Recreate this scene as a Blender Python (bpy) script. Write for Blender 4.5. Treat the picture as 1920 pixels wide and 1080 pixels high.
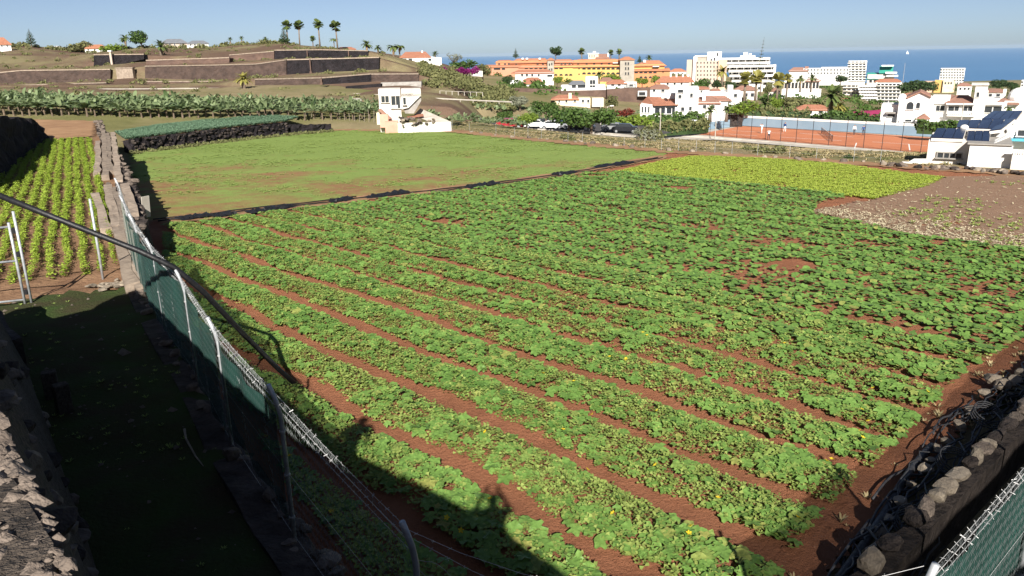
import bpy, bmesh, math, random
import numpy as np
from mathutils import Vector, Matrix
random.seed(11)
rng = np.random.default_rng(11)
R = math.radians
for _o in list(bpy.data.objects):
    bpy.data.objects.remove(_o)
scene = bpy.context.scene
COL = scene.collection

# ------------------------------------------------------------------ camera
FPX, PITCH, ROLL, CAMH = 1450.0, R(16.83), R(0.95), 6.0
_f = np.array([0, math.cos(PITCH), -math.sin(PITCH)])
_u0 = np.array([0, math.sin(PITCH), math.cos(PITCH)])
_r0 = np.array([1.0, 0, 0])
_r = math.cos(ROLL) * _r0 - math.sin(ROLL) * _u0
_u = math.cos(ROLL) * _u0 + math.sin(ROLL) * _r0
CAM = np.array([0, 0, CAMH])
cam = bpy.data.cameras.new('camera')
cam.sensor_width = 36.0
cam.lens = 36.0 * FPX / 1920.0
cam.clip_start = 0.05
cam.clip_end = 60000
camo = bpy.data.objects.new('camera', cam)
COL.objects.link(camo)
camo.matrix_world = Matrix(((_r[0], _u[0], -_f[0], 0), (_r[1], _u[1], -_f[1], 0), (_r[2], _u[2], -_f[2], CAMH), (0, 0, 0, 1)))
scene.camera = camo

# ------------------------------------------------------------------ sky and sun
SUN_EL, SUN_DIR = R(32.0), Vector((-0.02, 1.0, -math.tan(R(32.0)))).normalized()
world = bpy.data.worlds.new('World')
scene.world = world
world.use_nodes = True
wn, wl = world.node_tree.nodes, world.node_tree.links
wn.clear()
sky = wn.new('ShaderNodeTexSky')
sky.sky_type = 'NISHITA'
sky.sun_disc = False
sky.sun_elevation = SUN_EL
sky.sun_rotation = R(180)
sky.altitude = 100
sky.air_density = 0.47
sky.dust_density = 0.5
sky.ozone_density = 2.2
hsv = wn.new('ShaderNodeHueSaturation')
hsv.inputs['Saturation'].default_value = 0.87
bg = wn.new('ShaderNodeBackground')
bg.inputs['Strength'].default_value = 0.05
wo = wn.new('ShaderNodeOutputWorld')
wl.new(sky.outputs[0], hsv.inputs['Color'])
wl.new(hsv.outputs[0], bg.inputs['Color'])
wl.new(bg.outputs[0], wo.inputs['Surface'])
sun = bpy.data.lights.new('sun', 'SUN')
sun.energy = 5.0
sun.angle = R(0.5)
sun.color = (1.0, 0.95, 0.87)
suno = bpy.data.objects.new('sun', sun)
COL.objects.link(suno)
suno.rotation_euler = SUN_DIR.to_track_quat('-Z', 'Y').to_euler()
scene.view_settings.view_transform = 'Standard'
scene.view_settings.look = 'None'
scene.view_settings.exposure = 0.88
scene.view_settings.gamma = 1.0
scene.cycles.max_bounces = 5
scene.cycles.transparent_max_bounces = 12
scene.cycles.use_denoising = True

# ------------------------------------------------------------------ helpers
def ray(px, py):
    return _f + _r * ((px - 960) / FPX) + _u * ((540 - py) / FPX)

def at(px, py, Y):
    """the point at distance Y (m, along +Y) that lies in direction px,py of the survey photograph"""
    d = ray(px, py)
    return CAM + d * (Y / d[1])

def gnd(px, py, slope=0.03, z0=0.0):
    d = ray(px, py)
    return CAM + d * ((z0 - CAMH) / (d[2] + slope * d[1]))

def fz(x, y):
    return -0.03 * y

def link(o, parent=None):
    COL.objects.link(o)
    if parent is not None:
        o.parent = parent
    return o

def tag(o, label, cat, group=None):
    o['label'] = label
    o['category'] = cat
    if group:
        o['group'] = group
    return o

def thing(name, label, cat, loc=(0, 0, 0), rz=0.0, group=None):
    o = bpy.data.objects.new(name, None)
    o.empty_display_size = 0.2
    link(o)
    o.location = loc
    o.rotation_euler = (0, 0, rz)
    return tag(o, label, cat, group)

def stuff(o):
    o['kind'] = 'stuff'
    return o

def struct(o):
    o['kind'] = 'structure'
    return o

class MB:
    def __init__(s):
        s.v, s.f = [], []
    def add(s, vs, fs):
        b = len(s.v)
        s.v.extend([tuple(map(float, p)) for p in vs])
        s.f.extend([tuple(i + b for i in q) for q in fs])
        return s
    def box(s, c, d, rz=0.0, taper=1.0, rx=0.0):
        hx, hy, hz = d[0] / 2, d[1] / 2, d[2] / 2
        vs = []
        ca, sa = math.cos(rz), math.sin(rz)
        cx, sx = math.cos(rx), math.sin(rx)
        for z in (-hz, hz):
            k = 1.0 if z < 0 else taper
            for x, y in ((-hx, -hy), (hx, -hy), (hx, hy), (-hx, hy)):
                x, y, zz = x * k, y * k, z
                y, zz = y * cx - zz * sx, y * sx + zz * cx
                vs.append((c[0] + x * ca - y * sa, c[1] + x * sa + y * ca, c[2] + zz))
        s.add(vs, [(3, 2, 1, 0), (4, 5, 6, 7), (0, 1, 5, 4), (1, 2, 6, 5), (2, 3, 7, 6), (3, 0, 4, 7)])
        return s
    def bb(s, x0, x1, y0, y1, z0, z1):
        return s.box(((x0 + x1) / 2, (y0 + y1) / 2, (z0 + z1) / 2), (abs(x1 - x0), abs(y1 - y0), abs(z1 - z0)))
    def prism(s, poly, z0, z1):
        n = len(poly)
        vs = [(p[0], p[1], z0) for p in poly] + [(p[0], p[1], z1) for p in poly]
        fs = [tuple(range(n))[::-1], tuple(range(n, 2 * n))]
        fs += [(i, (i + 1) % n, n + (i + 1) % n, n + i) for i in range(n)]
        return s.add(vs, fs)
    def prism_xz(s, poly, y0, y1):
        n = len(poly)
        vs = [(p[0], y0, p[1]) for p in poly] + [(p[0], y1, p[1]) for p in poly]
        fs = [tuple(range(n)), tuple(range(n, 2 * n))[::-1]]
        fs += [((i + 1) % n, i, n + i, n + (i + 1) % n) for i in range(n)]
        return s.add(vs, fs)
    def tube(s, pts, r, n=6, cap=True):
        pts = [Vector(p) for p in pts]
        m = len(pts)
        rs = r if isinstance(r, (list, tuple)) else [r] * m
        b = len(s.v)
        ref = None
        for i, p in enumerate(pts):
            t = (pts[min(i + 1, m - 1)] - pts[max(i - 1, 0)])
            if t.length < 1e-9:
                t = Vector((0, 0, 1))
            t.normalize()
            if ref is None:
                ref = Vector((0, 0, 1)) if abs(t.z) < 0.9 else Vector((1, 0, 0))
            a = ref - t * ref.dot(t)
            if a.length < 1e-4:
                a = t.orthogonal()
            a.normalize()
            ref = a
            c = t.cross(a)
            for k in range(n):
                an = 2 * math.pi * k / n
                q = p + (a * math.cos(an) + c * math.sin(an)) * rs[i]
                s.v.append((q.x, q.y, q.z))
        for i in range(m - 1):
            for k in range(n):
                k2 = (k + 1) % n
                s.f.append((b + i * n + k, b + i * n + k2, b + (i + 1) * n + k2, b + (i + 1) * n + k))
        if cap:
            s.f.append(tuple(b + k for k in range(n))[::-1])
            s.f.append(tuple(b + (m - 1) * n + k for k in range(n)))
        return s
    def mesh(s, name, mat, smooth=False):
        me = bpy.data.meshes.new(name)
        me.from_pydata(s.v, [], s.f)
        if mat is not None:
            me.materials.append(mat)
        if smooth:
            me.polygons.foreach_set('use_smooth', [True] * len(me.polygons))
        me.update()
        return me
    def build(s, name, mat, parent=None, smooth=False, rel=None):
        """rel: the parent's location, when the vertices are given in world space"""
        if rel is not None:
            s.v = [(x - rel[0], y - rel[1], z - rel[2]) for x, y, z in s.v]
        return link(bpy.data.objects.new(name, s.mesh(name, mat, smooth)), parent)

def np_mesh(name, verts, faces, mat, smooth=False):
    verts = np.asarray(verts, dtype=np.float32)
    faces = np.asarray(faces, dtype=np.int32)
    k = faces.shape[1]
    me = bpy.data.meshes.new(name)
    me.vertices.add(len(verts))
    me.vertices.foreach_set('co', verts.ravel())
    me.loops.add(faces.size)
    me.loops.foreach_set('vertex_index', faces.ravel())
    me.polygons.add(len(faces))
    me.polygons.foreach_set('loop_start', np.arange(0, faces.size, k, dtype=np.int32))
    if smooth:
        me.polygons.foreach_set('use_smooth', np.ones(len(faces), dtype=bool))
    me.update(calc_edges=True)
    me.validate()
    if mat is not None:
        me.materials.append(mat)
    return me

def scatter(tv, tf, pos, scale, yaw, tilt=None, tdir=None):
    """copies of a template joined into one vertex/face array"""
    tv = np.asarray(tv, float)
    tf = np.asarray(tf, int)
    n = len(pos)
    pos = np.asarray(pos, float)
    yaw = np.asarray(yaw, float)
    scale = np.asarray(scale, float)
    if scale.ndim == 1:
        scale = np.repeat(scale[:, None], 3, 1)
    P = tv[None, :, :] * scale[:, None, :]
    c, s = np.cos(yaw)[:, None], np.sin(yaw)[:, None]
    x = P[..., 0] * c - P[..., 1] * s
    y = P[..., 0] * s + P[..., 1] * c
    z = P[..., 2]
    if tilt is not None:
        if tdir is None:
            tdir = rng.uniform(0, 2 * np.pi, n)
        ct, st = np.cos(tilt)[:, None], np.sin(tilt)[:, None]
        cd, sd = np.cos(tdir)[:, None], np.sin(tdir)[:, None]
        a = x * cd + y * sd
        b = -x * sd + y * cd
        a2 = a * ct + z * st
        z2 = -a * st + z * ct
        x = a2 * cd - b * sd
        y = a2 * sd + b * cd
        z = z2
    V = np.stack([x, y, z], -1) + pos[:, None, :]
    k = len(tv)
    F = tf[None] + (np.arange(n) * k)[:, None, None]
    return V.reshape(-1, 3), F.reshape(-1, tf.shape[1])

def in_poly(x, y, poly):
    x, y = np.asarray(x, float), np.asarray(y, float)
    ins = np.zeros(x.shape, bool)
    n = len(poly)
    for i in range(n):
        x1, y1 = poly[i][:2]
        x2, y2 = poly[(i + 1) % n][:2]
        if y1 == y2:
            continue
        c = (y1 > y) != (y2 > y)
        xi = (x2 - x1) * (y - y1) / (y2 - y1) + x1
        ins ^= c & (x < xi)
    return ins

_T = rng.uniform(0, 1, (64, 64))
def vnoise(x, y, s):
    """smooth value noise, 0..1"""
    x, y = np.asarray(x, float) / s, np.asarray(y, float) / s
    i, j = np.floor(x).astype(int), np.floor(y).astype(int)
    fx, fy = x - i, y - j
    fx, fy = fx * fx * (3 - 2 * fx), fy * fy * (3 - 2 * fy)
    g = lambda a, b: _T[a % 64, b % 64]
    return (g(i, j) * (1 - fx) + g(i + 1, j) * fx) * (1 - fy) + (g(i, j + 1) * (1 - fx) + g(i + 1, j + 1) * fx) * fy

# ------------------------------------------------------------------ materials
MATS = {}
def nodes(name):
    m = bpy.data.materials.new(name)
    m.use_nodes = True
    nt = m.node_tree
    nt.nodes.clear()
    out = nt.nodes.new('ShaderNodeOutputMaterial')
    b = nt.nodes.new('ShaderNodeBsdfPrincipled')
    nt.links.new(b.outputs[0], out.inputs['Surface'])
    MATS[name] = m
    return m, nt, b, out

def ramp(nt, fac, stops):
    r = nt.nodes.new('ShaderNodeValToRGB')
    e = r.color_ramp.elements
    e[0].position, e[0].color = stops[0][0], (*stops[0][1], 1)
    e[1].position, e[1].color = stops[-1][0], (*stops[-1][1], 1)
    for p, c in stops[1:-1]:
        q = e.new(p)
        q.color = (*c, 1)
    nt.links.new(fac, r.inputs[0])
    return r.outputs[0]

def noise(nt, scale, detail=4, rough=0.55, coord=None, dist=0.0):
    n = nt.nodes.new('ShaderNodeTexNoise')
    n.inputs['Scale'].default_value = scale
    n.inputs['Detail'].default_value = detail
    n.inputs['Roughness'].default_value = rough
    n.inputs['Distortion'].default_value = dist
    if coord is None:
        g = nt.nodes.new('ShaderNodeNewGeometry')
        coord = g.outputs['Position']
    nt.links.new(coord, n.inputs['Vector'])
    return n.outputs['Fac']

def mixc(nt, fac, a, b):
    m = nt.nodes.new('ShaderNodeMix')
    m.data_type = 'RGBA'
    for sock, val in ((m.inputs[6], a), (m.inputs[7], b)):
        if hasattr(val, 'node'):
            nt.links.new(val, sock)
        else:
            sock.default_value = (*val, 1)
    if hasattr(fac, 'node'):
        nt.links.new(fac, m.inputs[0])
    else:
        m.inputs[0].default_value = fac
    return m.outputs[2]

def bump(nt, b, h, strength=0.4, dist=0.05):
    bp = nt.nodes.new('ShaderNodeBump')
    bp.inputs['Strength'].default_value = strength
    bp.inputs['Distance'].default_value = dist
    nt.links.new(h, bp.inputs['Height'])
    nt.links.new(bp.outputs[0], b.inputs['Normal'])

def mat(name, c, rough=0.8, var=0.25, scale=1.5, bstr=0.3, bscale=8.0, bdist=0.03, metal=0.0, spec=0.3, c2=None, obj=False):
    """plain procedural surface: base colour with noise variation and fine relief"""
    m, nt, b, out = nodes(name)
    lo = c2 if c2 is not None else tuple(v * (1 - var) for v in c)
    hi = c if c2 is not None else tuple(min(1, v * (1 + var * 0.5)) for v in c)
    f = noise(nt, scale, 5, 0.6)
    col = ramp(nt, f, [(0.3, lo), (0.68, hi)])
    if obj:
        oi = nt.nodes.new('ShaderNodeObjectInfo')
        hs = nt.nodes.new('ShaderNodeHueSaturation')
        mp = nt.nodes.new('ShaderNodeMapRange')
        mp.inputs['To Min'].default_value = 0.75
        mp.inputs['To Max'].default_value = 1.2
        nt.links.new(oi.outputs['Random'], mp.inputs['Value'])
        nt.links.new(mp.outputs[0], hs.inputs['Value'])
        nt.links.new(col, hs.inputs['Color'])
        col = hs.outputs[0]
    nt.links.new(col, b.inputs['Base Color'])
    b.inputs['Roughness'].default_value = rough
    b.inputs['Metallic'].default_value = metal
    b.inputs['Specular IOR Level'].default_value = spec
    if bstr:
        bump(nt, b, noise(nt, bscale, 4, 0.6), bstr, bdist)
    return m

def leafmat(name, c1, c2, rough=0.6, trans=0.25, spec=0.2, obj=True, old=None, fine=0):
    """foliage: colour varies from leaf to leaf and plant to plant; some light passes through"""
    m, nt, b, out = nodes(name)
    g = nt.nodes.new('ShaderNodeNewGeometry')
    fac = g.outputs['Random Per Island']
    if obj:
        oi = nt.nodes.new('ShaderNodeObjectInfo')
        ad = nt.nodes.new('ShaderNodeMath')
        ad.operation = 'ADD'
        nt.links.new(fac, ad.inputs[0])
        nt.links.new(oi.outputs['Random'], ad.inputs[1])
        fr = nt.nodes.new('ShaderNodeMath')
        fr.operation = 'PINGPONG'
        fr.inputs[1].default_value = 1.0
        nt.links.new(ad.outputs[0], fr.inputs[0])
        fac = fr.outputs[0]
    col = ramp(nt, fac, [(0.0, c1), (1.0, c2)] if old is None else [(0.0, c1), (0.93, c2), (0.97, tuple((a + b_) / 2 for a, b_ in zip(c2, old))), (1.0, old)])
    if fine:
        col = mixc(nt, ramp(nt, noise(nt, fine, 3, 0.6), [(0.35, (0, 0, 0)), (0.7, (0.5, 0.5, 0.5))]), col, tuple(v * 0.6 for v in c1))
    nt.links.new(col, b.inputs['Base Color'])
    b.inputs['Roughness'].default_value = rough
    b.inputs['Specular IOR Level'].default_value = spec
    if trans > 0:
        tr = nt.nodes.new('ShaderNodeBsdfTranslucent')
        nt.links.new(col, tr.inputs['Color'])
        mx = nt.nodes.new('ShaderNodeMixShader')
        mx.inputs[0].default_value = trans
        nt.links.new(b.outputs[0], mx.inputs[1])
        nt.links.new(tr.outputs[0], mx.inputs[2])
        nt.links.new(mx.outputs[0], out.inputs['Surface'])
    return m

# soil of the pumpkin field
m, nt, b, out = nodes('red_soil')
n1, n2, n3 = noise(nt, 0.7, 5), noise(nt, 3.0, 6, 0.65), noise(nt, 26.0, 4, 0.7)
c = mixc(nt, n2, (0.22, 0.088, 0.046), (0.46, 0.20, 0.11))
c = mixc(nt, ramp(nt, n1, [(0.35, (0, 0, 0)), (0.7, (0.6, 0.6, 0.6))]), c, (0.27, 0.115, 0.062))
c = mixc(nt, ramp(nt, n3, [(0.62, (0, 0, 0)), (0.78, (0.8, 0.8, 0.8))]), c, (0.45, 0.27, 0.17))
nt.links.new(c, b.inputs['Base Color'])
b.inputs['Roughness'].default_value = 0.95
b.inputs['Specular IOR Level'].default_value = 0.1
bump(nt, b, noise(nt, 14.0, 8, 0.75), 1.0, 0.09)
# meadow: thin green over red soil
m, nt, b, out = nodes('meadow_ground')
n1, n2, n3 = noise(nt, 0.16, 6, 0.65, dist=0.8), noise(nt, 1.3, 5, 0.7), noise(nt, 7.0, 3, 0.7)
g = mixc(nt, n2, (0.15, 0.215, 0.055), (0.26, 0.335, 0.095))
s = mixc(nt, n2, (0.21, 0.11, 0.055), (0.32, 0.19, 0.10))
sep = nt.nodes.new('ShaderNodeSeparateXYZ')
gg = nt.nodes.new('ShaderNodeNewGeometry')
nt.links.new(gg.outputs['Position'], sep.inputs[0])
mr = nt.nodes.new('ShaderNodeMapRange')
mr.inputs['From Min'].default_value = 36
mr.inputs['From Max'].default_value = 82
mr.inputs['To Min'].default_value = -0.17
mr.inputs['To Max'].default_value = 0.2
nt.links.new(sep.outputs['Y'], mr.inputs['Value'])
ad = nt.nodes.new('ShaderNodeMath')
ad.operation = 'ADD'
nt.links.new(n1, ad.inputs[0])
nt.links.new(mr.outputs[0], ad.inputs[1])
ad2 = nt.nodes.new('ShaderNodeMath')
ad2.operation = 'MULTIPLY_ADD'
nt.links.new(n2, ad2.inputs[0])
ad2.inputs[1].default_value = 0.4
nt.links.new(ad.outputs[0], ad2.inputs[2])
k = ramp(nt, ad2.outputs[0], [(0.50, (0, 0, 0)), (0.72, (1, 1, 1))])
nt.links.new(mixc(nt, k, s, g), b.inputs['Base Color'])
b.inputs['Roughness'].default_value = 0.95
b.inputs['Specular IOR Level'].default_value = 0.05
bump(nt, b, n3, 0.8, 0.08)
# brown resting field with pale straw
m, nt, b, out = nodes('fallow_soil')
n1, n2, n3 = noise(nt, 0.3, 4), noise(nt, 4.0, 6, 0.7), noise(nt, 18.0, 3, 0.7)
c = mixc(nt, n2, (0.19, 0.115, 0.075), (0.31, 0.2, 0.135))
c = mixc(nt, ramp(nt, n3, [(0.55, (0, 0, 0)), (0.75, (0.7, 0.7, 0.7))]), c, (0.36, 0.27, 0.19))
nt.links.new(c, b.inputs['Base Color'])
b.inputs['Roughness'].default_value = 0.95
b.inputs['Specular IOR Level'].default_value = 0.1
bump(nt, b, n3, 0.7, 0.05)
# wide ground: dry grass, earth and green patches
m, nt, b, out = nodes('dry_ground')
n1, n2, n3 = noise(nt, 0.035, 5, 0.6, dist=0.5), noise(nt, 0.6, 6, 0.7), noise(nt, 5.0, 4, 0.7)
c = mixc(nt, n2, (0.17, 0.135, 0.075), (0.34, 0.28, 0.165))
c = mixc(nt, ramp(nt, n1, [(0.42, (0, 0, 0)), (0.6, (0.8, 0.8, 0.8))]), c, mixc(nt, n2, (0.09, 0.1, 0.035), (0.19, 0.19, 0.07)))
nt.links.new(c, b.inputs['Base Color'])
b.inputs['Roughness'].default_value = 0.95
b.inputs['Specular IOR Level'].default_value = 0.05
bump(nt, b, n3, 0.8, 0.15)
# hillside: brown earth with dry grass
m, nt, b, out = nodes('hill_earth')
n1, n2, n3 = noise(nt, 0.045, 5, 0.6, dist=0.5), noise(nt, 0.5, 6, 0.7), noise(nt, 3.0, 4, 0.7)
c = mixc(nt, n2, (0.10, 0.066, 0.048), (0.19, 0.125, 0.088))
c = mixc(nt, ramp(nt, n1, [(0.46, (0, 0, 0)), (0.62, (0.9, 0.9, 0.9))]), c, mixc(nt, n2, (0.16, 0.14, 0.07), (0.3, 0.26, 0.145)))
nt.links.new(c, b.inputs['Base Color'])
b.inputs['Roughness'].default_value = 0.95
b.inputs['Specular IOR Level'].default_value = 0.05
bump(nt, b, n3, 0.8, 0.3)
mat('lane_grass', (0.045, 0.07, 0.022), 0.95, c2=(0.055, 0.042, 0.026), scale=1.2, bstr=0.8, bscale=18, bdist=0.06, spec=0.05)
mat('terrace_soil', (0.28, 0.17, 0.1), 0.95, c2=(0.16, 0.09, 0.055), scale=1.6, bstr=0.8, bscale=9, bdist=0.08, spec=0.05)
mat('bare_dirt', (0.36, 0.22, 0.125), 0.95, c2=(0.24, 0.14, 0.08), scale=0.6, bstr=0.6, bscale=5, bdist=0.08, spec=0.05)
mat('dark_stone', (0.075, 0.06, 0.052), 0.9, c2=(0.022, 0.018, 0.017), scale=2.5, bstr=0.9, bscale=5, bdist=0.12, spec=0.15, obj=True)
mat('rubble', (0.2, 0.16, 0.13), 0.9, c2=(0.08, 0.062, 0.05), scale=6, bstr=0.8, bscale=20, bdist=0.03, obj=True)
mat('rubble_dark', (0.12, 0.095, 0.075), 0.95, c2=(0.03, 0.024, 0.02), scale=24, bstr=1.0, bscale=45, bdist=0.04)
mat('pale_stone', (0.33, 0.275, 0.21), 0.9, c2=(0.16, 0.13, 0.1), scale=5, bstr=0.7, bscale=18, bdist=0.03, obj=True)
mat('slab_stone', (0.36, 0.29, 0.225), 0.9, c2=(0.2, 0.155, 0.12), scale=3, bstr=0.7, bscale=12, bdist=0.03, obj=True)
mat('concrete', (0.36, 0.34, 0.31), 0.9, c2=(0.23, 0.21, 0.19), scale=1.3, bstr=0.4, bscale=14, bdist=0.02)
mat('pale_concrete', (0.52, 0.48, 0.42), 0.9, c2=(0.36, 0.32, 0.27), scale=0.7, bstr=0.3, bscale=8, bdist=0.02)
mat('asphalt', (0.075, 0.07, 0.067), 0.9, var=0.3, scale=1, bstr=0.3, bscale=20)
mat('galvanised', (0.46, 0.48, 0.5), 0.5, var=0.3, scale=9, bstr=0.15, bscale=30, bdist=0.01, metal=0.35, spec=0.5)
mat('mesh_wire', (0.15, 0.165, 0.165), 0.6, var=0.2, scale=20, bstr=0, metal=0.2, spec=0.4)
mat('wire', (0.5, 0.5, 0.5), 0.5, var=0.2, scale=20, bstr=0, metal=0.3, spec=0.5)
mat('black_plastic', (0.012, 0.012, 0.014), 0.5, var=0.4, scale=8, bstr=0.4, bscale=12, bdist=0.02, spec=0.4)
mat('grey_hose', (0.06, 0.06, 0.065), 0.6, var=0.5, scale=12, bstr=0.2, bscale=20, spec=0.4)
mat('wood_grey', (0.3, 0.25, 0.2), 0.9, var=0.4, scale=4, bstr=0.5, bscale=20)
mat('white_wall', (0.80, 0.79, 0.76), 0.85, c2=(0.68, 0.66, 0.62), scale=0.5, bstr=0.15, bscale=6, bdist=0.02)
mat('old_white_wall', (0.78, 0.74, 0.68), 0.9, c2=(0.5, 0.44, 0.38), scale=0.9, bstr=0.3, bscale=6, bdist=0.03)
mat('cream_wall', (0.76, 0.66, 0.48), 0.85, c2=(0.64, 0.53, 0.37), scale=0.4, bstr=0.1)
mat('pink_wall', (0.66, 0.36, 0.27), 0.9, c2=(0.5, 0.27, 0.2), scale=0.8, bstr=0.2)
mat('orange_wall', (0.55, 0.245, 0.115), 0.85, c2=(0.47, 0.2, 0.095), scale=0.3, bstr=0.1)
mat('salmon_wall', (0.55, 0.27, 0.17), 0.85, c2=(0.47, 0.23, 0.145), scale=0.3, bstr=0.1)
mat('yellow_wall', (0.62, 0.41, 0.14), 0.85, c2=(0.54, 0.35, 0.12), scale=0.3, bstr=0.1)
mat('grey_tower', (0.40, 0.36, 0.30), 0.9, c2=(0.3, 0.27, 0.23), scale=0.6, bstr=0.3, bscale=4, bdist=0.05)
mat('beige_block', (0.54, 0.44, 0.36), 0.9, c2=(0.45, 0.36, 0.3), scale=0.2, bstr=0.1)
mat('peach_wall', (0.7, 0.5, 0.36), 0.9, c2=(0.6, 0.42, 0.3), scale=0.2, bstr=0.1)
mat('green_roof', (0.05, 0.34, 0.26), 0.7, c2=(0.04, 0.27, 0.21), scale=0.2, bstr=0.1)
mat('terrace_wall', (0.10, 0.07, 0.058), 0.95, c2=(0.05, 0.037, 0.032), scale=0.7, bstr=0.9, bscale=2.2, bdist=0.3, spec=0.1)
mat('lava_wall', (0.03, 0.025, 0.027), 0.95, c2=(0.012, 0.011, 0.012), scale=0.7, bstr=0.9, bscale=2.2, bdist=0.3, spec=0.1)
mat('brown_wall', (0.15, 0.098, 0.075), 0.95, c2=(0.09, 0.06, 0.05), scale=0.5, bstr=0.6, bscale=3, bdist=0.15, spec=0.1)
mat('trunk', (0.16, 0.12, 0.085), 0.95, var=0.4, scale=3, bstr=0.7, bscale=8, bdist=0.08)
mat('palm_trunk', (0.2, 0.155, 0.115), 0.95, var=0.4, scale=3, bstr=0.9, bscale=6, bdist=0.1)
mat('dry_frond', (0.3, 0.2, 0.1), 0.9, var=0.4, scale=2, bstr=0)
mat('hide_dark', (0.02, 0.02, 0.022), 0.6, var=0.2, bstr=0)
mat('clay_court', (0.52, 0.19, 0.09), 0.95, c2=(0.44, 0.155, 0.075), scale=0.25, bstr=0.2)
mat('line_paint', (0.8, 0.78, 0.74), 0.9, var=0.1, bstr=0)
mat('blue_screen', (0.22, 0.31, 0.385), 0.9, c2=(0.18, 0.265, 0.34), scale=0.3, bstr=0.2, bscale=2, bdist=0.05)
mat('car_red', (0.33, 0.02, 0.035), 0.25, var=0.1, bstr=0, spec=0.6)
mat('car_white', (0.75, 0.75, 0.74), 0.3, var=0.05, bstr=0, spec=0.6)
mat('car_black', (0.02, 0.021, 0.025), 0.25, var=0.1, bstr=0, spec=0.6)
mat('car_blue', (0.03, 0.055, 0.12), 0.25, var=0.1, bstr=0, spec=0.6)
mat('car_silver', (0.42, 0.43, 0.44), 0.3, var=0.1, bstr=0, spec=0.6, metal=0.4)
mat('tyre', (0.02, 0.02, 0.02), 0.9, var=0.1, bstr=0)
mat('magenta', (0.25, 0.025, 0.08), 0.8, var=0.2, bstr=0)
mat('sailcloth', (0.8, 0.8, 0.8), 0.8, var=0.05, bstr=0)
mat('skin', (0.5, 0.3, 0.2), 0.6, var=0.1, bstr=0)
mat('cloth_white', (0.75, 0.75, 0.75), 0.9, var=0.1, bstr=0)
mat('cloth_blue', (0.03, 0.07, 0.2), 0.9, var=0.2, bstr=0)
mat('cloth_dark', (0.05, 0.05, 0.06), 0.9, var=0.2, bstr=0)
mat('hair', (0.03, 0.02, 0.015), 0.7, var=0.3, bstr=0)
mat('pool_blue', (0.1, 0.42, 0.55), 0.3, var=0.1, bstr=0)
mat('cloth_canopy', (0.8, 0.8, 0.79), 0.9, var=0.05, bstr=0)
# clay roof tiles: rows of ribs
def roofmat(name, c1, c2):
    m, nt, b, out = nodes(name)
    f = noise(nt, 1.6, 5, 0.7)
    nt.links.new(ramp(nt, f, [(0.3, c1), (0.7, c2)]), b.inputs['Base Color'])
    b.inputs['Roughness'].default_value = 0.9
    w = nt.nodes.new('ShaderNodeTexWave')
    w.inputs['Scale'].default_value = 4.0
    g = nt.nodes.new('ShaderNodeNewGeometry')
    nt.links.new(g.outputs['Position'], w.inputs['Vector'])
    bump(nt, b, w.outputs['Fac'], 0.5, 0.08)
roofmat('clay_roof', (0.34, 0.135, 0.08), (0.5, 0.22, 0.13))
roofmat('orange_roof', (0.42, 0.17, 0.09), (0.55, 0.25, 0.14))
roofmat('old_roof', (0.26, 0.13, 0.095), (0.4, 0.22, 0.16))
roofmat('grey_roof', (0.16, 0.17, 0.19), (0.24, 0.25, 0.27))
# glass: dark, glossy
m, nt, b, out = nodes('window_glass')
b.inputs['Base Color'].default_value = (0.035, 0.04, 0.045, 1)
b.inputs['Roughness'].default_value = 0.15
b.inputs['Specular IOR Level'].default_value = 0.5
m, nt, b, out = nodes('solar_glass')
f = noise(nt, 0.8, 3)
nt.links.new(ramp(nt, f, [(0.3, (0.008, 0.012, 0.03)), (0.7, (0.016, 0.024, 0.055))]), b.inputs['Base Color'])
b.inputs['Roughness'].default_value = 0.22
b.inputs['Specular IOR Level'].default_value = 0.4
# woven shade net: lets about a third of the light through
m, nt, b, out = nodes('shade_net')
f = noise(nt, 2.0, 4)
nt.links.new(ramp(nt, f, [(0.3, (0.006, 0.045, 0.036)), (0.7, (0.013, 0.08, 0.064))]), b.inputs['Base Color'])
b.inputs['Roughness'].default_value = 0.9
tp = nt.nodes.new('ShaderNodeBsdfTransparent')
mx = nt.nodes.new('ShaderNodeMixShader')
mx.inputs[0].default_value = 0.28
nt.links.new(b.outputs[0], mx.inputs[1])
nt.links.new(tp.outputs[0], mx.inputs[2])
nt.links.new(mx.outputs[0], out.inputs['Surface'])
m, nt, b, out = nodes('clear_film')
b.inputs['Base Color'].default_value = (0.5, 0.52, 0.48, 1)
b.inputs['Roughness'].default_value = 0.4
tp = nt.nodes.new('ShaderNodeBsdfTransparent')
mx = nt.nodes.new('ShaderNodeMixShader')
mx.inputs[0].default_value = 0.55
nt.links.new(b.outputs[0], mx.inputs[1])
nt.links.new(tp.outputs[0], mx.inputs[2])
nt.links.new(mx.outputs[0], out.inputs['Surface'])
# sea
m, nt, b, out = nodes('sea_water')
f = noise(nt, 0.0012, 5, 0.6)
nt.links.new(ramp(nt, f, [(0.3, (0.075, 0.19, 0.36)), (0.7, (0.09, 0.215, 0.39))]), b.inputs['Base Color'])
b.inputs['Roughness'].default_value = 0.45
b.inputs['Specular IOR Level'].default_value = 0.35
bump(nt, b, noise(nt, 0.08, 5, 0.7), 0.9, 4.0)
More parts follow.
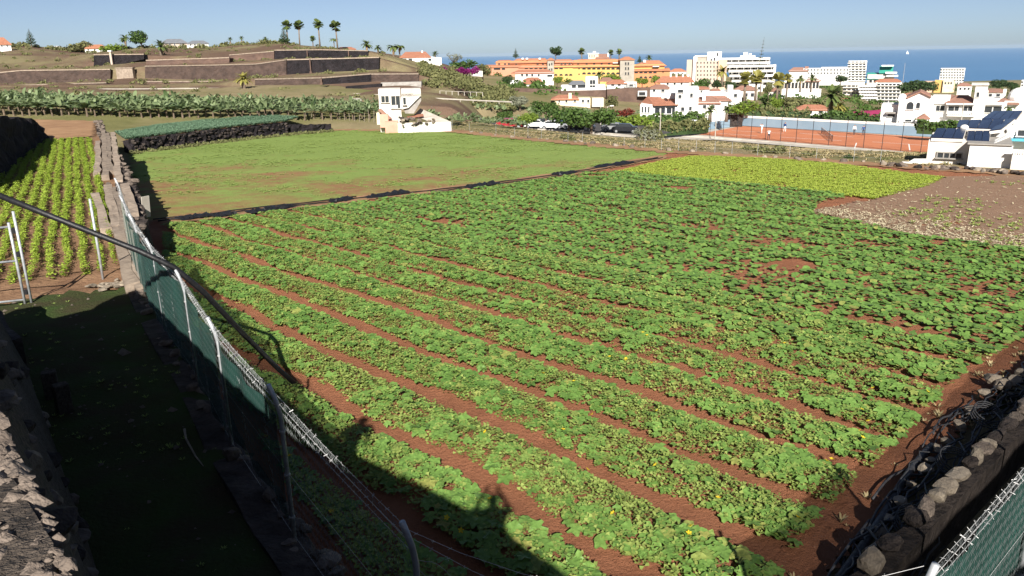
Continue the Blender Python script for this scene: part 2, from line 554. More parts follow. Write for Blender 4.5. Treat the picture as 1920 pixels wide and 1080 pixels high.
# foliage
leafmat('pumpkin_leaf', (0.1, 0.205, 0.042), (0.205, 0.35, 0.082), 0.5, 0.25, 0.3, old=(0.36, 0.35, 0.1), fine=22)
leafmat('weed_leaf', (0.16, 0.23, 0.05), (0.32, 0.4, 0.11), 0.6, 0.3, 0.15)
leafmat('lime_leaf', (0.24, 0.33, 0.04), (0.42, 0.5, 0.09), 0.6, 0.35, 0.15)
leafmat('row_leaf', (0.2, 0.3, 0.03), (0.36, 0.47, 0.07), 0.6, 0.35, 0.15)
leafmat('meadow_leaf', (0.16, 0.24, 0.06), (0.3, 0.38, 0.11), 0.7, 0.3, 0.1)
leafmat('leek_leaf', (0.09, 0.17, 0.10), (0.2, 0.3, 0.19), 0.5, 0.2, 0.3)
leafmat('banana_leaf', (0.06, 0.11, 0.035), (0.26, 0.32, 0.16), 0.45, 0.25, 0.35)
leafmat('tree_leaf', (0.03, 0.065, 0.016), (0.085, 0.14, 0.032), 0.6, 0.15, 0.2)
leafmat('bright_leaf', (0.09, 0.15, 0.02), (0.19, 0.26, 0.04), 0.6, 0.25, 0.2)
leafmat('dark_leaf', (0.02, 0.045, 0.016), (0.055, 0.09, 0.03), 0.6, 0.15, 0.2)
leafmat('olive_leaf', (0.08, 0.09, 0.035), (0.2, 0.2, 0.085), 0.7, 0.2, 0.1)
leafmat('grey_leaf', (0.12, 0.13, 0.09), (0.27, 0.28, 0.2), 0.7, 0.2, 0.1)
leafmat('palm_leaf', (0.05, 0.08, 0.025), (0.13, 0.17, 0.05), 0.5, 0.15, 0.3)
leafmat('palm_yellow', (0.13, 0.14, 0.03), (0.3, 0.27, 0.07), 0.5, 0.2, 0.3)
leafmat('bougainvillea', (0.13, 0.01, 0.08), (0.3, 0.03, 0.19), 0.6, 0.3, 0.1)
leafmat('red_leaf', (0.12, 0.025, 0.02), (0.25, 0.06, 0.04), 0.6, 0.3, 0.1)
leafmat('dry_grass', (0.26, 0.2, 0.1), (0.46, 0.38, 0.21), 0.8, 0.2, 0.05)
leafmat('straw', (0.38, 0.32, 0.21), (0.56, 0.5, 0.34), 0.8, 0.1, 0.05)
leafmat('flower_yellow', (0.75, 0.5, 0.02), (0.8, 0.62, 0.05), 0.6, 0.3, 0.05)
M = MATS
HAZE = 0.00002
# ------------------------------------------------------------------ terrain
def G0(px, py, z):
    return gnd(px, py, 0.0, z)

_cp = []
for p in [(-60, 0), (0, 0), (60, 0), (-60, 40), (-60, 75), (-20, 20), (0, 20), (20, 20), (40, 25), (-16, 35), (0, 40), (18, 40), (32, 45), (32, 52), (26, 52),
          (-36, 73), (-27, 97), (-23, 103), (-10, 70), (0, 60), (8, 60), (12, 65), (0, 79), (-7, 97), (21, 57), (-20, 85), (-150, 20), (150, 20), (60, 40)]:
    _cp.append((p[0], p[1], fz(*p)))
for px, py, z in [(945, 243, -6.5), (1080, 252, -6.5), (1190, 258, -6.7), (1000, 228, -6.6), (1150, 236, -6.7), (1300, 252, -8), (1500, 268, -8.1), (1740, 290, -8.1),
                  (1390, 233, -8.1), (1740, 255, -8.1), (1830, 250, -8), (1210, 226, -6.4), (1380, 222, -6.8), (1690, 240, -8.2), (1900, 238, -8.2), (1500, 220, -10.5),
                  (1620, 222, -10), (870, 238, -5.5)]:
    _cp.append(tuple(G0(px, py, z)))
for px, py, Y in [(1000, 166, 225), (1090, 172, 215), (1220, 192, 205), (1070, 197, 185), (1150, 172, 235), (1400, 168, 420), (1320, 172, 380), (1250, 170, 330), (950, 155, 260),
                  (930, 142, 300), (1120, 160, 300), (870, 165, 215), (1650, 200, 500), (1600, 165, 800), (1780, 172, 700), (1785, 158, 1000), (1900, 172, 600),
                  (1540, 165, 500), (1550, 188, 300), (1470, 190, 260), (1700, 205, 400), (1310, 185, 250), (0, 216, 95), (-200, 205, 95), (150, 219, 96), (300, 222, 98), (500, 221, 103),
                  (700, 223, 110), (880, 215, 130), (0, 176, 135), (300, 178, 135), (600, 182, 135), (-300, 178, 135), (760, 178, 145), (850, 172, 180), (2100, 150, 900), (1000, 150, 900),
                  (2300, 240, 140), (2200, 180, 400)]:
    _cp.append(tuple(at(px, py, Y)))
for px, Y in [(0, 200), (300, 200), (600, 200), (-300, 200), (0, 300), (400, 300), (700, 260)]:
    q = at(px, 172, Y)
    _cp.append((q[0], q[1], 0.0))
_cp += [(-800, 300, 5), (-800, 900, -25), (-300, 900, -25), (-500, 100, 0), (500, 100, -8), (700, 400, -20), (0, 1300, -42), (900, 1300, -45), (-900, 1300, -40), (400, 1300, -44)]
_cp = np.array(_cp)
_cx, _cr = _cp[:, :2], _cp[:, 2] - fz(0, _cp[:, 1])
def _phi(d):
    return np.where(d > 1e-6, d * d * np.log(d + 1e-9), 0)
_D = np.sqrt(((_cx[:, None] - _cx[None]) ** 2).sum(-1)) / 100.0
_n = len(_cx)
_A = np.zeros((_n + 3, _n + 3))
_A[:_n, :_n] = _phi(_D) + np.eye(_n) * 0.004
_A[:_n, _n] = 1
_A[:_n, _n + 1:] = _cx / 100.0
_A[_n:, :_n] = _A[:_n, _n:].T
_w = np.linalg.solve(_A, np.concatenate([_cr, np.zeros(3)]))
FIELD_ALL = [(-1, 3), (4, 3), (33, 34), (33, 46), (28.5, 49), (21.5, 57), (13, 65), (2.4, 80), (-6.9, 97), (-22, 104), (-28, 98), (-36, 74), (-17, 35.5), (-10, 20.4)]
COURTP = [tuple(G0(*p, -8.0)[:2]) for p in [(1170, 268), (1340, 266), (1800, 306), (1800, 246), (1400, 222), (1220, 244)]]
PARKP = [tuple(G0(*p, -6.3)[:2]) for p in [(830, 250), (1190, 268), (1265, 254), (1165, 222), (955, 218), (840, 228)]]
def hgt(x, y):
    x, y = np.atleast_1d(np.asarray(x, float)), np.atleast_1d(np.asarray(y, float))
    d = np.sqrt((x[:, None] - _cx[None, :, 0]) ** 2 + (y[:, None] - _cx[None, :, 1]) ** 2) / 100.0
    r = _phi(d) @ _w[:_n] + _w[_n] + (x * _w[_n + 1] + y * _w[_n + 2]) / 100.0
    r = np.where((y < 58) & (np.abs(x) < 34), np.clip(r, -0.4, 0.0), r)
    z = fz(x, y) + r
    far = np.clip((y - 1150) / 350, 0, 1)
    z = z * (1 - far) + (-112) * far
    z = np.where(in_poly(x, y, FIELD_ALL), np.minimum(z, fz(x, y) - 0.12), z)
    z = np.where((y < 42) , np.minimum(z, fz(x, y) - 0.6 * (~in_poly(x, y, FIELD_ALL))), z)
    z = np.where(in_poly(x, y, COURTP), np.minimum(z, -8.3), z)
    z = np.where(in_poly(x, y, PARKP), np.minimum(z, -6.6), z)
    return z
def hz(x, y):
    return float(hgt([x], [y])[0])

ys = np.concatenate([np.arange(-40, 40, 4), np.arange(40, 160, 2.0), np.arange(160, 420, 7), np.geomspace(420, 1900, 45)])
a = np.linspace(-1, 1, 150)
xs = np.sinh(a * 4.2) / math.sinh(4.2) * 1700
xs = np.sort(np.concatenate([xs, np.arange(-60, 61, 3.0)]))
GX, GY = np.meshgrid(xs, ys)
GZ = np.concatenate([hgt(GX[i], GY[i]) for i in range(len(ys))]).reshape(GX.shape)
GZ += (vnoise(GX, GY, 4.0) - 0.5) * 0.35 * (GY > 60) * (~in_poly(GX, GY, FIELD_ALL))
ny, nx = GX.shape
idx = np.arange(ny * nx).reshape(ny, nx)
F = np.stack([idx[:-1, :-1], idx[:-1, 1:], idx[1:, 1:], idx[1:, :-1]], -1).reshape(-1, 4)
gme = np_mesh('ground', np.stack([GX, GY, GZ], -1).reshape(-1, 3), F, M['dry_ground'], True)
struct(link(bpy.data.objects.new('ground', gme)))
# sea
SEA = -98.0
sme = MB().add([(-30000, 900, SEA), (45000, 900, SEA), (45000, 42000, SEA), (-30000, 42000, SEA)], [(0, 1, 2, 3)])
struct(sme.build('sea', M['sea_water']))

# ------------------------------------------------------------------ cultivated sheets
RA = R(-47.0)
RU = np.array([math.cos(RA), math.sin(RA)])     # along the pumpkin rows
RN = np.array([-RU[1], RU[0]])                  # across them
FX0 = [(-0.62, 5.3), (-10.05, 20.5), (-12.6, 26.3), (-16.9, 34.2), (-7.3, 41.2), (-1.8, 45.2), (5.1, 51.8), (11.9, 60.5), (13.2, 64.2), (21, 56.4), (28, 48), (31, 44.5), (30, 38),
       (13, 17.4), (7.9, 12.2), (4.0, 8.3), (1.6, 5.3)]
def sheet(name, poly, res, material, zfun, rot=0.0):
    """a grid of cells inside a polygon, with relief"""
    P = np.array(poly)
    x0, y0 = P.min(0) - res
    x1, y1 = P.max(0) + res
    gx, gy = np.meshgrid(np.arange(x0, x1 + res, res), np.arange(y0, y1 + res, res))
    z = zfun(gx, gy)
    ny, nx = gx.shape
    idx = np.arange(ny * nx).reshape(ny, nx)
    cx, cy = gx[:-1, :-1] + res / 2, gy[:-1, :-1] + res / 2
    keep = in_poly(cx, cy, poly)
    F = np.stack([idx[:-1, :-1], idx[:-1, 1:], idx[1:, 1:], idx[1:, :-1]], -1)[keep]
    used, inv = np.unique(F, return_inverse=True)
    V = np.stack([gx, gy, z], -1).reshape(-1, 3)[used]
    return struct(link(bpy.data.objects.new(name, np_mesh(name, V, inv.reshape(-1, 4), material, True))))
def z_rows(x, y):
    n = x * RN[0] + y * RN[1]
    k = np.clip(1 - (n - 9) / 14, 0.2, 1)
    return fz(x, y) - 0.05 * np.cos(2 * np.pi * (n - 6.75) / 1.5) * k + (vnoise(x, y, 0.35) - 0.5) * 0.05 + (vnoise(x, y, 2.5) - 0.5) * 0.06
sheet('pumpkin_field_soil', FX0, 0.2, M['red_soil'], z_rows)
MEADOW = [(-16.9, 34.2), (-7.3, 41.2), (-1.8, 45.2), (5.1, 51.8), (11.9, 60.5), (13.2, 64.2), (2.4, 79), (-6.6, 94), (-20.5, 103), (-24, 103), (-28.2, 97), (-35.3, 73), (-24.6, 50)]
sheet('meadow', MEADOW, 0.8, M['meadow_ground'], lambda x, y: fz(x, y) - 0.01 + (vnoise(x, y, 1.7) - 0.5) * 0.12)
FALLOW = [tuple(gnd(*p)[:2]) for p in [(1520, 399), (1640, 374), (1770, 334), (1905, 331), (2050, 350), (2100, 480), (1920, 473), (1700, 441)]]
sheet('fallow_field', FALLOW, 0.5, M['fallow_soil'], lambda x, y: fz(x, y) + 0.055 + (vnoise(x, y, 0.8) - 0.5) * 0.06)
# dirt verge along the far edge of the fields
VERGE = [(-23, 101), (-6.9, 93.5), (2.2, 78.2), (12.6, 63.2), (20.8, 55.6), (27.6, 47.3), (33, 41), (34, 46), (28.6, 50.2), (21.4, 58.2), (13.4, 66), (2.6, 82), (-6.6, 98), (-22, 106)]
sheet('dirt_verge', VERGE, 0.7, M['bare_dirt'], lambda x, y: fz(x, y) + 0.03 + (vnoise(x, y, 1.5) - 0.5) * 0.1)

# ------------------------------------------------------------------ raised lane and terrace on the near side
ZL = 0.6
C1, C2 = (-0.79, 5.19), (2.83, 4.57)
RD = np.array([0.741, 0.671])
FEN = [(-0.79, 5.19), (-2.59, 7.82), (-4.12, 10.15), (-5.62, 12.72), (-7.22, 15.16), (-8.76, 17.73), (-10.24, 20.36), (-11.9, 23.5)]
RF = [tuple(np.array(C2) + RD * 3.0 * i) for i in range(9)]
def zl(x, y):
    return ZL + (vnoise(x, y, 0.9) - 0.5) * 0.16 + (vnoise(x, y, 0.3) - 0.5) * 0.05
LANE = [(-0.74, 5.25)] + [(p[0] + 0.06, p[1] + 0.03) for p in FEN[1:6]] + [(-9.2, 18.6), (-11.6, 17.4), (-17, 16.0), (-14, 4), (0, -6), (10, -6), (34, 18), RF[8], RF[0]]
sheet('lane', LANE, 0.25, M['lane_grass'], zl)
TERR = [(-9.2, 18.6), (-10.2, 20.5), (-12.8, 26.2), (-17.3, 35.2), (-23.7, 46.9), (-34.3, 66.3), (-38, 73), (-60, 76), (-70, 60), (-40, 20), (-17, 16.0), (-11.6, 17.4)]
sheet('terrace_ground', TERR, 0.4, M['terrace_soil'], lambda x, y: zl(x, y) - 0.03)
sheet('bare_dirt_patch', [tuple(G0(*p, 0.6)[:2]) for p in [(172, 257), (180, 228), (60, 226), (72, 262), (80, 268)]], 0.5, M['bare_dirt'], lambda x, y: ZL + 0.1 + (vnoise(x, y, 1.5) - 0.5) * 0.1)

# rocks shared by all the stone work
def rock_mesh(seed, flat=1.0, name='stone', material='rubble'):
    r = random.Random(seed)
    bm = bmesh.new()
    bmesh.ops.create_icosphere(bm, subdivisions=2, radius=0.5)
    ds = [(Vector(a) + Vector((r.gauss(0, .25), r.gauss(0, .25), r.gauss(0, .25)))).normalized() for a in ((1, 0, 0), (-1, 0, 0), (0, 1, 0), (0, -1, 0), (0, 0, 1), (0, 0, -1))]
    ds += [Vector((r.gauss(0, 1), r.gauss(0, 1), r.gauss(0, 1))).normalized() for _ in range(3)]
    for v in bm.verts:
        n = v.co.normalized()
        k = 0.56
        for d in ds:
            k = min(k, 0.36 / max(0.15, n.dot(d)) * r.uniform(0.98, 1.02))
        v.co = n * k
        v.co.z *= flat
    bmesh.ops.dissolve_limit(bm, angle_limit=0.12, verts=bm.verts, edges=bm.edges)
    me = bpy.data.meshes.new(name)
    bm.to_mesh(me)
    bm.free()
    me.materials.append(M[material])
    return me
ROCKS = {k: [rock_mesh(i * 7 + 3, 0.8, 'stone', k) for i in range(5)] for k in ('rubble', 'pale_stone', 'dark_stone')}
def rock(parent, loc, size, kind='rubble', name='stone', rel=None):
    o = bpy.data.objects.new(name, random.choice(ROCKS[kind]))
    link(o, parent)
    if rel is not None:
        loc = [loc[i] - rel[i] for i in range(3)]
    o.location = loc
    s = size if isinstance(size, (tuple, list)) else (size, size * random.uniform(0.7, 1.0), size * random.uniform(0.6, 0.9))
    o.scale = s
    o.rotation_euler = (random.uniform(-0.3, 0.3), random.uniform(-0.3, 0.3), random.uniform(0, 6.28))
    return o

def strip_wall(name, line, zb, zt, thick, material, parent=None, step=0.5, rough=0.08, rel=None, batter=0.0, side=1):
    """a rough masonry wall along a polyline; the front face is on the right-hand side of the line"""
    pts = []
    for a, b in zip(line[:-1], line[1:]):
        a, b = np.array(a, float), np.array(b, float)
        m = max(1, int(np.linalg.norm(b[:2] - a[:2]) / step))
        for i in range(m):
            pts.append(a + (b - a) * i / m)
    pts.append(np.array(line[-1], float))
    pts = np.array(pts)
    t = np.gradient(pts[:, :2], axis=0)
    t /= np.linalg.norm(t, axis=1)[:, None]
    nr = np.stack([t[:, 1], -t[:, 0]], 1) * side
    N = len(pts)
    zb = np.interp(np.arange(N), np.linspace(0, N - 1, len(zb)), zb) if hasattr(zb, '__len__') else np.full(N, zb)
    zt = np.interp(np.arange(N), np.linspace(0, N - 1, len(zt)), zt) if hasattr(zt, '__len__') else np.full(N, zt)
    hmax = float((zt - zb).max())
    K = max(2, int(hmax / step) + 1)
    V, ring = [], []
    for i in range(N):
        row = []
        for k in range(K + 1):
            f = k / K
            z = zb[i] + (zt[i] - zb[i]) * f
            o = random.uniform(-rough, rough) + batter * (1 - f)
            row.append((*(pts[i, :2] + nr[i] * o), z + (random.uniform(-rough, rough) * 0.7 if k == K else 0)))
        row.append((*(pts[i, :2] - nr[i] * thick), zt[i] + random.uniform(-rough, rough) * 0.5))
        row.append((*(pts[i, :2] - nr[i] * thick), zb[i]))
        ring.append(row)
    mb = MB()
    w = K + 3
    for row in ring:
        mb.v.extend([tuple(map(float, p)) for p in row])
    for i in range(N - 1):
        for k in range(w - 1):
            q = (i * w + k, (i + 1) * w + k, (i + 1) * w + k + 1, i * w + k + 1)
            mb.f.append(q if side == 1 else q[::-1])
    mb.f.append(tuple(range(w)))
    mb.f.append(tuple((N - 1) * w + k for k in range(w))[::-1])
    return mb.build(name, material, parent, False, rel)

# low retaining wall under the fence (field side), then the long terrace wall
lw = thing('retaining_wall', 'dark dry-stone retaining wall between the lane fence and the pumpkin field', 'wall', (-5, 12, -0.5))
ln = [(-0.7 + 0.12, 5.25)] + [(p[0] + 0.12, p[1] + 0.07) for p in FEN[1:]] + [(-12.6, 26.3), (-17.1, 35.3)]
strip_wall('wall_core', ln, [-0.5, -1.4], [0.62, 0.62], 0.5, M['dark_stone'], lw, 0.35, 0.09, (-5, 12, -0.5), 0.12)
for i in range(110):
    k = random.uniform(0, len(ln) - 1.001)
    j = int(k)
    p = np.array(ln[j]) + (np.array(ln[j + 1]) - np.array(ln[j])) * (k - j)
    o = random.uniform(-0.3, 0.05)
    rock(lw, (p[0] + o, p[1] + o * 0.5, 0.62 + random.uniform(-0.06, 0.06)), random.uniform(0.14, 0.34), 'rubble', 'stone', (-5, 12, -0.5))
cross = thing('retaining_wall', 'dark retaining wall under the wires at the near corner of the field', 'wall', (1, 5, -0.4))
strip_wall('wall_core', [(1.9, 4.75), (-0.6, 5.2)], -0.6, 0.58, 0.4, M['dark_stone'], cross, 0.35, 0.06, (1, 5, -0.4), 0.1)
strip_wall('wall_core', [(2.8, 4.62), (1.95, 4.75)], -0.6, 0.58, 0.4, M['dark_stone'], cross, 0.35, 0.06, (1, 5, -0.4), 0.1)
tw = thing('retaining_wall', 'tall dark stone terrace wall shading the left edge of the meadow', 'wall', (-25, 50, -1.8))
ln2 = [(-17.2, 35.4), (-23.6, 47), (-34.2, 66.4), (-37.6, 72.8)]
strip_wall('wall_core', ln2, [-1.6, -2.0, -2.6, -3.0], [0.66, 0.66, 0.66, 0.66], 0.6, M['dark_stone'], tw, 0.45, 0.14, (-25, 50, -1.8), 0.2)
for i in range(120):
    k = random.uniform(0, len(ln2) - 1.001)
    j = int(k)
    p = np.array(ln2[j]) + (np.array(ln2[j + 1]) - np.array(ln2[j])) * (k - j)
    o = random.uniform(-0.5, 0.05)
    rock(tw, (p[0] + o, p[1] + o * 0.5, 0.68 + random.uniform(-0.08, 0.06)), random.uniform(0.2, 0.5), 'slab' if 0 else 'rubble', 'stone', (-25, 50, -1.8))

# ------------------------------------------------------------------ pumpkin rows
def leaf_template(n, seed, cup=0.1):
    r = random.Random(seed)
    vs, fs = [(0, 0, -0.02)], []
    for i in range(n):
        a = 2 * math.pi * (i + 0.5) / n - math.pi / 2
        lob = 0.5 + 0.5 * math.cos(5 * (a - math.pi / 2))
        rad = 0.37 + 0.16 * lob + r.uniform(-0.02, 0.02)
        rad *= 0.55 if i in (0, n - 1) else 1.0
        vs.append((rad * math.cos(a), rad * math.sin(a), cup * (0.35 - 0.75 * lob) * 0.8 + r.uniform(-0.04, 0.04)))
    for i in range(n):
        fs.append((0, 1 + i, 1 + (i + 1) % n))
    return vs, fs
LT = [leaf_template(20, s, 0.16) for s in (1, 2, 3, 4)]
LTF = leaf_template(10, 9, 0.16)
PK = [tuple(p) for p in [(-0.4, 5.7), (-9.7, 20.6), (-12.2, 26.4), (-15.3, 33.4), (-6.9, 39.8), (-1.6, 43.9), (5.2, 50.3), (7.0, 50.4), (13.5, 43.6), (17.0, 38.6), (14.6, 36.2), (13.4, 33.8), (15.1, 28.8), (17.5, 25.8), (23, 23),
      (12.0, 16.8), (9.5, 14.9), (7.8, 13.1), (6.0, 11.2), (4.5, 9.7), (3.3, 8.2), (1.2, 6.4), (0.2, 5.6)]]
BARE = [(gnd(1415, 515)[:2], 1.9), (gnd(1330, 428)[:2], 1.3), (gnd(1460, 455)[:2], 1.3), (gnd(860, 420)[:2], 0.8), (gnd(1700, 620)[:2], 0.7), (gnd(1850, 545)[:2], 1.0), (gnd(1650, 465)[:2], 0.9), (gnd(1180, 405)[:2], 0.7)]
def crop(N):
    x = rng.uniform(-16, 24, N)
    y = rng.uniform(5, 52, N)
    k = in_poly(x, y, PK)
    x, y = x[k], y[k]
    n = x * RN[0] + y * RN[1]
    wob = (vnoise(x * RU[0] + y * RU[1], n, 2.2) - 0.5) * 0.34
    ph = (n + wob - 6.75) / 1.5
    row = np.floor(ph).astype(int)
    s = np.minimum(ph - row, 1 - ph + row) * 1.5
    gap = np.interp(n, [6, 9, 13, 17, 21, 60], [0.235, 0.215, 0.17, 0.11, 0.0, -0.1])
    gap = gap + (vnoise(x, y, 1.3) - 0.5) * np.interp(n, [6, 15, 20], [0.12, 0.22, 0.32])
    ok = s > gap + rng.uniform(-0.05, 0.05, len(s))
    patch = vnoise(x + 31, y + 7, 3.1)
    ok &= ~((n > 15) & (patch < 0.05 + 0.05 * (x > 4)))
    for c, r in BARE:
        d2 = ((x - c[0]) / (0.9 * r)) ** 2 + ((y - c[1]) / (1.1 * r)) ** 2 + (vnoise(x + 9, y, 0.6) - 0.5) * 1.8
        ok &= (d2 > 0.7) | (rng.uniform(0, 1, len(x)) < 0.3)
    return x[ok], y[ok], row[ok], s[ok], n[ok]
NROW = 8
X_, Y_, RW, S_, NN = crop(175000)
dist = np.hypot(X_, Y_)
clump = vnoise(X_ + 5, Y_ + 50, 0.75)
keep = rng.uniform(0, 1, len(X_)) < np.where(NN < 16, np.where(clump > 0.5, 0.85, 0.22), 0.78)
X_, Y_, RW, S_, NN, dist = X_[keep], Y_[keep], RW[keep], S_[keep], NN[keep], dist[keep]
n_ = len(X_)
SC = rng.gamma(8, 0.0215, n_).clip(0.08, 0.28)
YAW = rng.uniform(0, 6.283, n_)
TILT = np.abs(rng.normal(0.2, 0.17, n_))
TD = np.where(rng.uniform(0, 1, n_) < 0.55, rng.normal(-1.57, 0.7, n_), rng.uniform(0, 6.283, n_))
Z_ = fz(X_, Y_) + 0.06 + 0.12 * np.clip(S_ / 0.5, 0.2, 1) * rng.uniform(0.25, 1.0, n_) + (vnoise(X_, Y_, 1.1) - 0.5) * 0.07
POS = np.stack([X_, Y_, Z_], -1)
# small weeds between the pumpkins
WX, WY, WR, WS, WN = crop(900000)
wk = (WN < 19) & (rng.uniform(0, 1, len(WX)) < np.interp(WN, [6, 9, 13, 19], [1.0, 0.9, 0.55, 0.25]) * np.where(vnoise(WX + 5, WY + 50, 0.75) < 0.56, 1.0, 0.45))
WX, WY, WR, WS, WN = WX[wk], WY[wk], WR[wk], WS[wk], WN[wk]
wq = len(WX)
WZ = fz(WX, WY) + 0.03 + rng.uniform(0, 0.17, wq) * np.clip(WS / 0.5, 0.3, 1)
WSC = rng.uniform(0.05, 0.115, wq)
WT = ([(0, 0, 0), (0.5, -0.32, 0.12), (0.62, 0, 0.05), (0.5, 0.32, 0.12), (-0.5, 0.3, 0.12), (-0.62, 0, 0.05), (-0.5, -0.3, 0.12)], [(0, 1, 2), (0, 2, 3), (0, 4, 5), (0, 5, 6)])
ORD = ['shaded pumpkin row closest to the lane fence', 'pumpkin row beside the black shadow of the photographer', 'third pumpkin row from the lane fence', 'fourth pumpkin row from the lane fence',
       'fifth pumpkin row from the lane fence', 'sixth pumpkin row from the lane fence', 'seventh pumpkin row from the lane fence', 'eighth pumpkin row from the lane fence']
LEAF_ME = [MB().add(*t).mesh('leaf', M['pumpkin_leaf'], True) for t in LT]
flower = MB()
for i in range(5):
    a = 2 * math.pi * i / 5
    flower.add([(0, 0, 0), (0.5 * math.cos(a - 0.5), 0.5 * math.sin(a - 0.5), 0.32), (0.75 * math.cos(a), 0.75 * math.sin(a), 0.36), (0.5 * math.cos(a + 0.5), 0.5 * math.sin(a + 0.5), 0.32)], [(0, 1, 2, 3)])
FLOWER_ME = flower.mesh('flower', M['flower_yellow'])
for k in range(NROW):
    rr = k - 2
    idx = np.where(RW == rr)[0] if k < NROW - 1 else np.where(RW == rr)[0]
    if k == 0:
        idx = np.where(RW <= rr)[0]
    if len(idx) == 0:
        continue
    root = thing('pumpkin_row', ORD[k], 'crop row', tuple(POS[idx].mean(0) * np.array([1, 1, 0]) + np.array([0, 0, float(fz(0, POS[idx][:, 1].mean()))])), 0, 'pumpkin rows in red soil')
    base = np.array(root.location)
    order = idx[np.argsort(dist[idx])]
    near, rest = order[:170], order[170:]
    for i in near:
        o = bpy.data.objects.new('leaf', LEAF_ME[i % 4])
        link(o, root)
        d = Vector((math.cos(TD[i]), math.sin(TD[i]), 0))
        ax = Vector((0, 0, 1)).cross(d)
        o.matrix_local = Matrix.Translation(Vector(POS[i] - base)) @ Matrix.Rotation(TILT[i], 4, ax) @ Matrix.Rotation(YAW[i], 4, 'Z') @ Matrix.Diagonal((SC[i], SC[i], SC[i], 1))
    V, Fc = scatter(*LT[k % 4], POS[rest] - base, SC[rest], YAW[rest], TILT[rest], TD[rest])
    stuff(link(bpy.data.objects.new('foliage', np_mesh('foliage', V, Fc, M['pumpkin_leaf'], True)), root))
    w = np.where((WR == rr) if k else (WR <= rr))[0]
    if len(w):
        V, Fc = scatter(*WT, np.stack([WX[w], WY[w], WZ[w]], -1) - base, WSC[w], rng.uniform(0, 6.28, len(w)), rng.uniform(0, 0.6, len(w)))
        stuff(link(bpy.data.objects.new('weeds', np_mesh('weeds', V, Fc, M['weed_leaf'])), root))
    for i in random.sample(list(order[:300]), 5):
        o = link(bpy.data.objects.new('flower', FLOWER_ME), root)
        o.location = POS[i] - base + np.array([0.05, 0, 0.07])
        o.scale = (0.06, 0.06, 0.06)
        o.rotation_euler = (random.uniform(0, 0.9), 0, random.uniform(0, 6))
rest = np.where(RW > NROW - 3)[0]
V, Fc = scatter(*LTF, POS[rest], SC[rest], YAW[rest], TILT[rest], TD[rest])
o = stuff(link(bpy.data.objects.new('pumpkin_canopy', np_mesh('pumpkin_canopy', V, Fc, M['pumpkin_leaf'], True))))
tag(o, 'dense dark green pumpkin leaves closing over the far rows of the big field', 'crops')
w = np.where(WR > NROW - 3)[0]
V, Fc = scatter(*WT, np.stack([WX[w], WY[w], WZ[w]], -1), WSC[w] * 1.3, rng.uniform(0, 6.28, len(w)), rng.uniform(0, 0.6, len(w)))
tag(stuff(link(bpy.data.objects.new('field_weeds', np_mesh('field_weeds', V, Fc, M['weed_leaf'])))), 'small yellow green weeds among the middle pumpkin rows', 'weeds')
# clods and pebbles on the bare strips
n = 15000
x, y = rng.uniform(-12, 12, n), rng.uniform(6, 24, n)
k = in_poly(x, y, FX0)
x, y = x[k], y[k]
CL = ([(-.5, -.4, 0), (.5, -.35, 0), (.4, .45, 0), (-.45, .4, 0), (0.05, 0, .5)], [(0, 1, 4), (1, 2, 4), (2, 3, 4), (3, 0, 4)])
V, Fc = scatter(*CL, np.stack([x, y, z_rows(x, y) - 0.005], -1), rng.gamma(1.6, 0.014, len(x)) + 0.01, rng.uniform(0, 6.28, len(x)), rng.uniform(0, 0.4, len(x)))
tag(stuff(link(bpy.data.objects.new('soil_clods', np_mesh('soil_clods', V, Fc, M['red_soil'])))), 'small clods and pebbles on the bare red soil', 'clods')

# ------------------------------------------------------------------ other crops
TUFT_V, TUFT_F = [], []
for i in range(6):
    a = i * 2.4
    c, s = math.cos(a), math.sin(a)
    b = len(TUFT_V)
    TUFT_V += [(-0.09 * s, 0.09 * c, 0), (0.09 * s, -0.09 * c, 0), (0.42 * c - 0.1 * s, 0.42 * s + 0.1 * c, 0.62), (0.42 * c + 0.1 * s, 0.42 * s - 0.1 * c, 0.62), (0.7 * c, 0.7 * s, 0.75)]
    TUFT_F += [(b, b + 1, b + 3), (b, b + 3, b + 2), (b + 2, b + 3, b + 4)]
def tufts(name, poly, N, size, material, zfun, label, cat, thr=None, nz=4.0, hs=1.0):
    P = np.array(poly)
    x = rng.uniform(P[:, 0].min(), P[:, 0].max(), N)
    y = rng.uniform(P[:, 1].min(), P[:, 1].max(), N)
    k = in_poly(x, y, poly)
    if thr is not None:
        k &= vnoise(x + 3, y + 9, nz) + rng.normal(0, 0.12, N) > thr(x, y)
    x, y = x[k], y[k]
    sc = rng.uniform(size[0], size[1], len(x))
    sc3 = np.stack([sc, sc, sc * hs], -1)
    V, Fc = scatter(TUFT_V, TUFT_F, np.stack([x, y, zfun(x, y)], -1), sc3, rng.uniform(0, 6.28, len(x)))
    return tag(stuff(link(bpy.data.objects.new(name, np_mesh(name, V, Fc, material)))), label, cat)
tufts('meadow_grass', MEADOW, 26000, (0.12, 0.3), M['meadow_leaf'], lambda x, y: fz(x, y) - 0.03, 'low thin green growth covering the wide meadow behind the pumpkins', 'grass',
      thr=lambda x, y: np.interp(y, [35, 50, 75, 100], [0.62, 0.5, 0.3, 0.2]), nz=5.0, hs=0.3)
LIME = [tuple(gnd(*p)[:2]) for p in [(1160, 322), (1235, 304), (1300, 293), (1420, 297), (1560, 307), (1770, 334), (1735, 352), (1640, 374), (1560, 366), (1450, 352), (1330, 340)]]
tufts('lime_crop', LIME, 26000, (0.14, 0.32), M['lime_leaf'], lambda x, y: fz(x, y), 'bright lime green leafy crop plot in front of the tennis court', 'crops', thr=lambda x, y: 0.12 + 0 * x, nz=2.0, hs=0.5)
